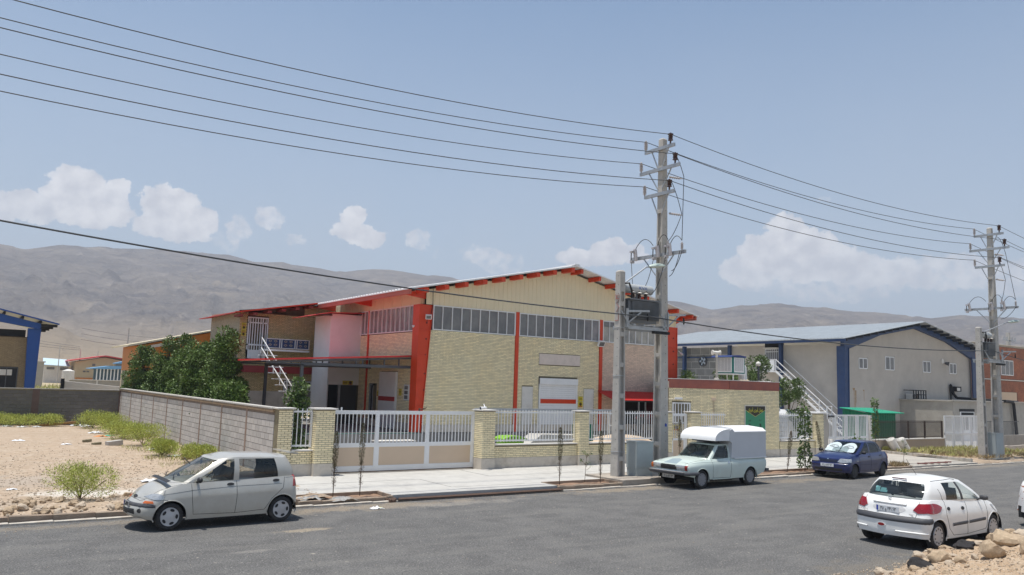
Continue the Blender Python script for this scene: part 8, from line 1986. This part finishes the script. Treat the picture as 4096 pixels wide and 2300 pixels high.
def det3(k):
	p,st,sm,dn,el,W=k['patch'],k['strip'],k['seam'],k['dense'],k['ell'],k['W']
	for s,f in((1,'l'),(-1,'r')):
		sm(dn(f,[(.84,.92),(.84,.55),(.80,.30),(-.06,.28)]));sm(dn(f,[(-.06,.28),(-.08,.6),(-.10,.92)]));sm(dn(f,[(-.06,.28),(-.72,.30),(-.88,.55),(-1.05,.72),(-1.1,.93)]))
		k['handle'](.05,.80,s);k['handle'](-.92,.82,s);k['mirror'](.66,.90,s)
		sm(dn(f,[(.78,.52),(-.62,.50)]),.004)
		p('headlamp',f,[(1.66,.60),(1.50,.62),(1.42,.74),(1.66,.74)],m_lampc,.012);p('side_indicator',f,el(1.0,.66,.03,.015),m_lampc,.01)
		p('tail_lamp',f,[(-1.5,.70),(-1.62,.70),(-1.62,.88),(-1.5,.86)],m_lampr,.012)
	for y in(-1,1):p('headlamp','f',[(y*.36,.62),(y*.48,.595),(y*.66,.60),(y*.76,.64),(y*.74,.735),(y*.44,.74)],m_lampc,.022)
	p('grille','f',[(-.32,.60),(.32,.60),(.36,.70),(-.36,.70)],mat('dark_blue_grille',(.004,.008,.03),rough=.5),.012);p('badge','f',el(0,.715,.035,.022),m_chrome,.02);p('lower_grille','f',[(-.52,.30),(.52,.30),(.56,.39),(-.56,.39)],m_black,.01)
	st('bumper',[('f',y,.52)for y in np.linspace(-.72,.72,21)],P3,.05,.02);k['plate']('f',0,.49,.52,.115,'۲۲ ج ۷۲۲ ۹۳',False)
	sm(dn('t',[(1.60,-.60),(1.2,-.68),(.85,-.70)]));sm(dn('t',[(1.60,.60),(1.2,.68),(.85,.70)]))
	k['wiper']((.98,.35,.95),(.86,-.15,1.0));k['wiper']((.98,-.2,.95),(.88,-.62,.97))
	msh=mat('silver_sunshade',(.62,.70,.72),rough=.35,metal=.2,var=.15,vscale=10)
	for y0,y1 in((-.60,-.03),(.0,.57)):
		P=[]
		for i in range(9):
			row=[]
			for j in range(9):
				u=i/8;v=j/8;y=y0+(y1-y0)*u;hh=math.sin(math.pi*(.08+.84*u))**.35;z=.955+.335*v*hh;x=.93-(z-.955)*1.55+.012*math.sin(v*9+u*2)
				row.append((x-.03,y,z))
			P.append(row)
		mb=MB();mb.grid(P);so_=mb.build('sun_shade',msh,k['t'],world=False,smooth=True)
		yc=(y0+y1)/2;mb=MB();n_=Vector((.33,0,.95)).normalized()
		mb.tube([(.93-(z-.955)*1.55-.012,yc+a,z)for a,z in[(-.2,1.135),(-.05,1.185),(.12,1.175),(.2,1.13),(.1,1.10),(-.02,1.10)]],.007,4)
		mb.build('logo',m_black,so_,world=False)
		put_text('ﻞﯾﺍ',.085,m_black,so_,(.93-(1.135-.955)*1.55-.008,yc-.06,1.135),(0,1,0),(.84,0,.54),'lettering',world=False,sx=1.2)
	mb=MB();mb.tube([(.28,.1,1.36),(.12,.1,1.5)],.005,4);mb.build('aerial',m_black,k['t'],world=False)
c3_=dict(cat='car',paint=P3,xf=1.83,xr=-1.73,W=1.605,wr=.27,wb=2.345,ar=.32,bowf=.12,rcf=.20,bowr=.08,rcr=.16,rfx=1.2,plan=[(-1.55,.96),(-1.1,.99),(-.3,1.0),(.6,1.0),(1.1,.985),(1.5,.95)],bot=[(-1.73,.32),(-1.2,.24),(-.5,.21),(.5,.21),(1.1,.22),(1.83,.24)],top=[(-1.73,.93),(-1.3,.95),(-.6,.93),(.2,.92),(.8,.90),(1.2,.85),(1.5,.79),(1.7,.75),(1.83,.73)],sec=[(0,.94,.05,.04),(.2,.99,.0,.0),(.42,1.0,.0,.0),(.60,1.0,.03,.02),(.8,.975,.06,.05),(1.0,.90,.09,.10)],crown=[(-1.6,.01),(-1.2,.02),(.6,.03),(1.0,.06),(1.5,.07),(1.83,.02)],gb_f=1.02,gb_r=-1.55,gh=[('gfront',(1.06,0),(.22,0,1.355),5),('gfront',(.98,.42),(.19,.40,1.345),3),('p',(.88,.62),(.12,.53,1.335),1),('p',(.82,.69),(.05,.565,1.335),1),('gside1',(.74,.705),(-.02,.575,1.34),4),('p',(-.06,.71),(-.10,.585,1.345),1),('gside2',(-.16,.71),(-.18,.585,1.345),4),('b',(-.92,.695),(-.80,.575,1.335),1),('gside3',(-.96,.69),(-.83,.57,1.335),2),('p',(-1.22,.665),(-.98,.555,1.325),2),('grear',(-1.48,.58),(-1.12,.50,1.31),3),('grear',(-1.56,.3),(-1.18,.3,1.32),3),('grear',(-1.58,0),(-1.2,0,1.325),1)],roofcrown=.045,bulge=.025,seats=[(.0,.36),(.0,-.36),(-.9,.33),(-.9,-.33)],nh=8,hr=.72,h1=.05,h2=.05,hubm=mat('black_wheel',(.025,.025,.027),rough=.6),cap=0,details=det3,glass=m_cg)
car('blue_hatchback','dark blue five-door hatchback with silver sun shades behind its windscreen',(29.45,18.98,0.004),R(186.5),c3_,None)
P4=car_paint('pale_green_paint',(.56,.64,.59),rough=.38,coat=.4,dust=.18)
m_box=mat('dull_white_box',(.56,.57,.59),rough=.5,var=.05,vscale=2,dirt=.15,dirtcol=(.45,.43,.4))
def det4(k):
	p,st,sm,dn,el,W=k['patch'],k['strip'],k['seam'],k['dense'],k['ell'],k['W'];t=k['t']
	for s,f in((1,'l'),(-1,'r')):
		sm(dn(f,[(.74,.90),(.74,.5),(.70,.32),(-.18,.30)]));sm(dn(f,[(-.18,.30),(-.2,.6),(-.2,.90)]));k['mirror'](.50,.93,s,m_black);k['handle'](-.08,.80,s,m_chrome,.06,.02)
		st('crease',dn(f,[(1.85,.80),(1.2,.835),(.2,.84),(-1.3,.845)]),P4,.012,.008)
		mb=MB();mb.box(-.22,s*(W-.02),.27,.75,s*(W-.005),.30);mb.build('sill',P4,t,world=False)
	for y in(-1,1):
		p('headlamp','f',[(y*.34,.585),(y*.66,.585),(y*.66,.735),(y*.34,.735)],m_lampc,.012);p('indicator','f',[(y*.67,.585),(y*.765,.585),(y*.765,.735),(y*.67,.735)],mat('dark_red_indicator',(.25,.02,.015),rough=.2)if y>0 else m_lampo,.014)
	p('grille','f',[(-.335,.58),(.335,.58),(.335,.735),(-.335,.735)],m_black,.006)
	mb=MB();
	for z in(.61,.64,.67,.70):mb.box(2.03-.1,-.33,z,2.035-.03,.33,z+.008)
	mb=MB();mb.tube([(1.50,.84,.49),(1.92,.82,.49),(2.08,.70,.49),(2.10,0,.49),(2.08,-.70,.49),(1.92,-.82,.49),(1.50,-.84,.49)],.052,8);mb.tube([(2.11,-.75,.515),(2.145,0,.515),(2.11,.75,.515)],.022,6);mb.build('front_bumper',m_trim,t,world=False)
	mb=MB();mb.tube([(2.075,-.72,.545),(2.10,0,.548),(2.075,.72,.545)],.02,6);mb.build('bumper_chrome',m_chrome,t,world=False)
	k['plate']('f',0,.37,.50,.11,'۷۸ ط ۵۲۶ ۷۳',False,True)
	mb=MB();mb.box(-2.27,-.80,.44,-2.12,.80,.53);mb.build('rear_bumper',m_trim,t,world=False)
	k['wiper']((.92,.35,.96),(.80,-.15,1.02));k['wiper']((.92,-.2,.96),(.82,-.6,1.0));sm(dn('t',[(1.88,-.6),(1.3,-.66),(.85,-.67)]));sm(dn('t',[(1.88,.6),(1.3,.66),(.85,.67)]))
	p('bonnet_patch','t',[(1.92,-.28),(1.92,.28),(1.55,.20),(1.45,0),(1.55,-.20)],mat('grey_blue_patch',(.26,.33,.36),rough=.5),.003)
	w2=W-.05;zb=.93;bx0,bx1=-2.16,-.42;zt=1.80;zr_=1.91
	cnp=MB();cnp.box(bx0,-w2,zb,bx1,-w2+.02,zt);cnp.box(bx0,w2-.02,zb,bx1,w2,zt)
	cnp.box(bx0,-w2+.02,zb,bx0+.02,w2-.02,zt);cnp.prism([(bx1,-w2+.02,zb),(bx1,w2-.02,zb),(bx1,w2-.02,zt),(bx1,-w2+.02,zt)],(-.02,0,0))
	cb_=cnp.build('box_canopy',m_box,t,world=False)
	mb=MB();mb.add([(bx0,-w2-.01,zt),(bx1,-w2-.01,zt),(bx1,w2+.01,zt),(bx0,w2+.01,zt),(bx0-.0,-w2+.13,zr_),(bx1,-w2+.13,zr_),(bx1,w2-.13,zr_),(bx0,w2-.13,zr_),(bx0,0,zr_+.05),(bx1,0,zr_+.05)],[(0,1,5,4),(2,3,7,6),(4,5,9,8),(8,9,6,7),(0,4,8,7,3),(1,2,6,9,5),(0,3,2,1)]);mb.build('canopy_roof',m_white,cb_,world=False)
	mb=MB();mb.box(bx0-.005,-w2-.012,zt-.03,bx1+.005,-w2,zt);mb.box(bx1-.02,-w2-.008,zb,bx1+.01,-w2,zt-.03);mb.box(bx0-.005,-w2-.008,zb,bx0+.02,-w2,zt-.03);mb.box(bx0-.005,-w2-.02,zb-.03,bx1+.01,-w2+.0,zb)
	mb.box(bx0-.005,w2,zt-.03,bx1+.005,w2+.012,zt);mb.box(bx0-.005,w2,zb-.03,bx1+.01,w2+.02,zb);mb.build('canopy_edge',m_trim if False else m_white,cb_,world=False)
	mb=MB();mb.prism([(bx1,-w2,zb),(bx1+.16,-w2,zb),(bx1+.12,-w2,1.42),(bx1+.25,-w2,1.50),(bx1+.25,-w2,zt+.03),(bx1+.12,-w2,zt+.09),(bx1,-w2,zt)],(0,2*w2,0));mb.build('canopy_front',m_box,cb_,world=False)
	P=[];x0=bx1+.20;
	for i in range(11):
		a=i/10*math.pi/2;x=x0+.78*math.sin(a);z=1.50+.385*math.cos(a)**.8 if i<10 else 1.50
		P.append([(x,y,z)for y in np.linspace(-w2+.01,w2-.01,5)])
	mb=MB();mb.grid(P)
	for s in(-1,1):
		ring=[(row[0][0],s*(w2-.01),row[0][2])for row in P]+[(x0,s*(w2-.01),1.50)]
		mb.add(ring,[tuple(range(len(ring)))])
	mb.add([P[-1][0],P[-1][-1],(x0,w2-.01,1.50),(x0,-w2+.01,1.50)],[(0,1,2,3)]);mb.build('canopy_peak',m_white,cb_,world=False,smooth=False,angle=35)
	mb=MB();mb.box(.05,-.5,1.44,.25,.5,1.50);mb.build('peak_support',m_dark,cb_,world=False)
c4_=dict(cat='pickup truck',paint=P4,xf=1.97,xr=-2.22,W=1.62,wr=.295,wb=2.5,ar=.345,bowf=.02,rcf=.06,bowr=.03,rcr=.12,plan=[(-2.0,.965),(-1.1,.99),(-.3,1.0),(.6,1.0),(1.1,.99),(1.7,.97),(1.97,.96)],bot=[(-2.22,.44),(-1.6,.30),(-.5,.27),(.5,.27),(1.1,.29),(1.97,.42)],top=[(-2.22,.93),(-.3,.93),(.2,.91),(.8,.90),(1.2,.875),(1.7,.81),(1.9,.775),(1.97,.755)],sec=[(0,.95,.02,.10),(.25,.985,.0,.03),(.5,1.0,-.0,.0),(.75,.99,-.02,.0),(.85,.965,-.02,.01),(1.0,.89,.02,.04)],crown=[(-2.2,.0),(.3,.02),(.9,.05),(1.5,.055),(1.9,.03),(1.97,.0)],gb_f=.98,gb_r=-.38,gh=[('gfront',(.99,0),(.40,0,1.385),5),('gfront',(.94,.42),(.37,.38,1.375),3),('p',(.84,.62),(.30,.53,1.365),1),('p',(.79,.68),(.24,.57,1.365),1),('gside1',(.70,.695),(.18,.575,1.37),4),('p',(-.16,.70),(-.20,.58,1.37),1),('p',(-.34,.70),(-.30,.58,1.36),1),('grear',(-.38,.60),(-.34,.5,1.36),3),('grear',(-.39,0),(-.35,0,1.37),1)],roofcrown=.035,bulge=.015,seats=[(.05,.36),(.05,-.36)],nh=9,hr=.80,h1=.06,h2=.06,hubm=mat('grey_hubcap',(.22,.22,.23),rough=.5),details=det4,glass=m_cg,sharp=26)
car('pickup_truck','pale green pickup truck with a white box canopy parked at the kerb',(21.38,19.08,0.004),R(182.5),c4_,None)
cc=thing('covered_car','car under a white dust cover with brown stripes, cut by the right picture edge','car',(24.4,9.05,0))
m_cov=bpy.data.materials.new('printed_dust_cover');m_cov.use_nodes=True
def _cov():
	nt=m_cov.node_tree;b=nt.nodes['Principled BSDF'];b.inputs['Roughness'].default_value=.45
	tc=nt.nodes.new('ShaderNodeTexCoord');mp=nt.nodes.new('ShaderNodeMapping');mp.inputs['Rotation'].default_value=(.3,.9,.4);mp.inputs['Scale'].default_value=(3,3,14);nt.links.new(tc.outputs['Object'],mp.inputs[0])
	w=nt.nodes.new('ShaderNodeTexNoise');w.inputs['Scale'].default_value=1.0;w.inputs['Detail'].default_value=3;nt.links.new(mp.outputs[0],w.inputs['Vector'])
	r=nt.nodes.new('ShaderNodeMapRange');r.inputs['From Min'].default_value=.60;r.inputs['From Max'].default_value=.63;nt.links.new(w.outputs['Fac'],r.inputs['Value'])
	x=nt.nodes.new('ShaderNodeMix');x.data_type='RGBA';x.inputs[6].default_value=(.72,.70,.69,1);x.inputs[7].default_value=(.30,.12,.06,1);nt.links.new(r.outputs[0],x.inputs[0]);nt.links.new(x.outputs[2],b.inputs['Base Color'])
_cov()
cfp=[(21.50,.50),(21.55,.72),(21.72,.98),(22.0,1.12),(22.5,1.36),(23.2,1.44),(24.4,1.42),(25.1,1.0),(25.7,.85),(25.8,.5)]
P=[]
for i in range(60):
	x=21.46+4.36*i/59;zt=S(x,cfp);hw=.82*min(1,(max(0.02,(x-21.44))/.5))**.35*min(1,max(.02,(25.86-x)/.5))**.35;row=[]
	for j in range(25):
		u=-1+2*j/24;e=abs(u)
		if e<.55:y=u/.55*hw*.78;z=zt+.02*(1-(u/.55)**2)
		else:f=(e-.55)/.45;y=math.copysign(hw*(.78+.24*f**.5),u);z=zt-(zt-.36)*f**1.15
		wv=.012*mnoise.noise(Vector((x*6,u*4,z*5)))
		row.append((x+.85,9.17+y*(1+wv*2),z+wv))
	P.append(row)
mb=MB();mb.grid(P);o=mb.build('dust_cover',m_cov,cc,smooth=True)
mb=MB();mb.box(22.5,8.5,.22,26.4,9.85,.5);mb.build('underside',m_dark,cc)
for x in(23.1,25.8):
	for y in(8.4,9.72):
		mb=MB();mb.lathe((x,y,.29),(0,1,0),[(0,.2),(0,.26),(.02,.29),(.16,.29),(.18,.26),(.18,.2)],22);w_=mb.build('wheel',m_tyre,cc,angle=50);mb=MB();mb.lathe((x,y+(.0),.29),(0,-1,0),[(0,.18),(.01,.16),(.0,0)],18);mb.build('rim',m_hub,w_)
hz=MB();hz.box(-1500,-300,-12,2900,2900,330)
hzo=hz.build('haze',bpy.data.materials.new('haze_air'));stuff(hzo)
hm=hzo.data.materials[0];hm.use_nodes=True;hn=hm.node_tree;hn.nodes.clear()
ho=hn.nodes.new('ShaderNodeOutputMaterial');pv=hn.nodes.new('ShaderNodeVolumePrincipled');pv.inputs['Color'].default_value=(.80,.86,.97,1);pv.inputs['Density'].default_value=0.00036;pv.inputs['Anisotropy'].default_value=.2
hn.links.new(pv.outputs[0],ho.inputs['Volume'])
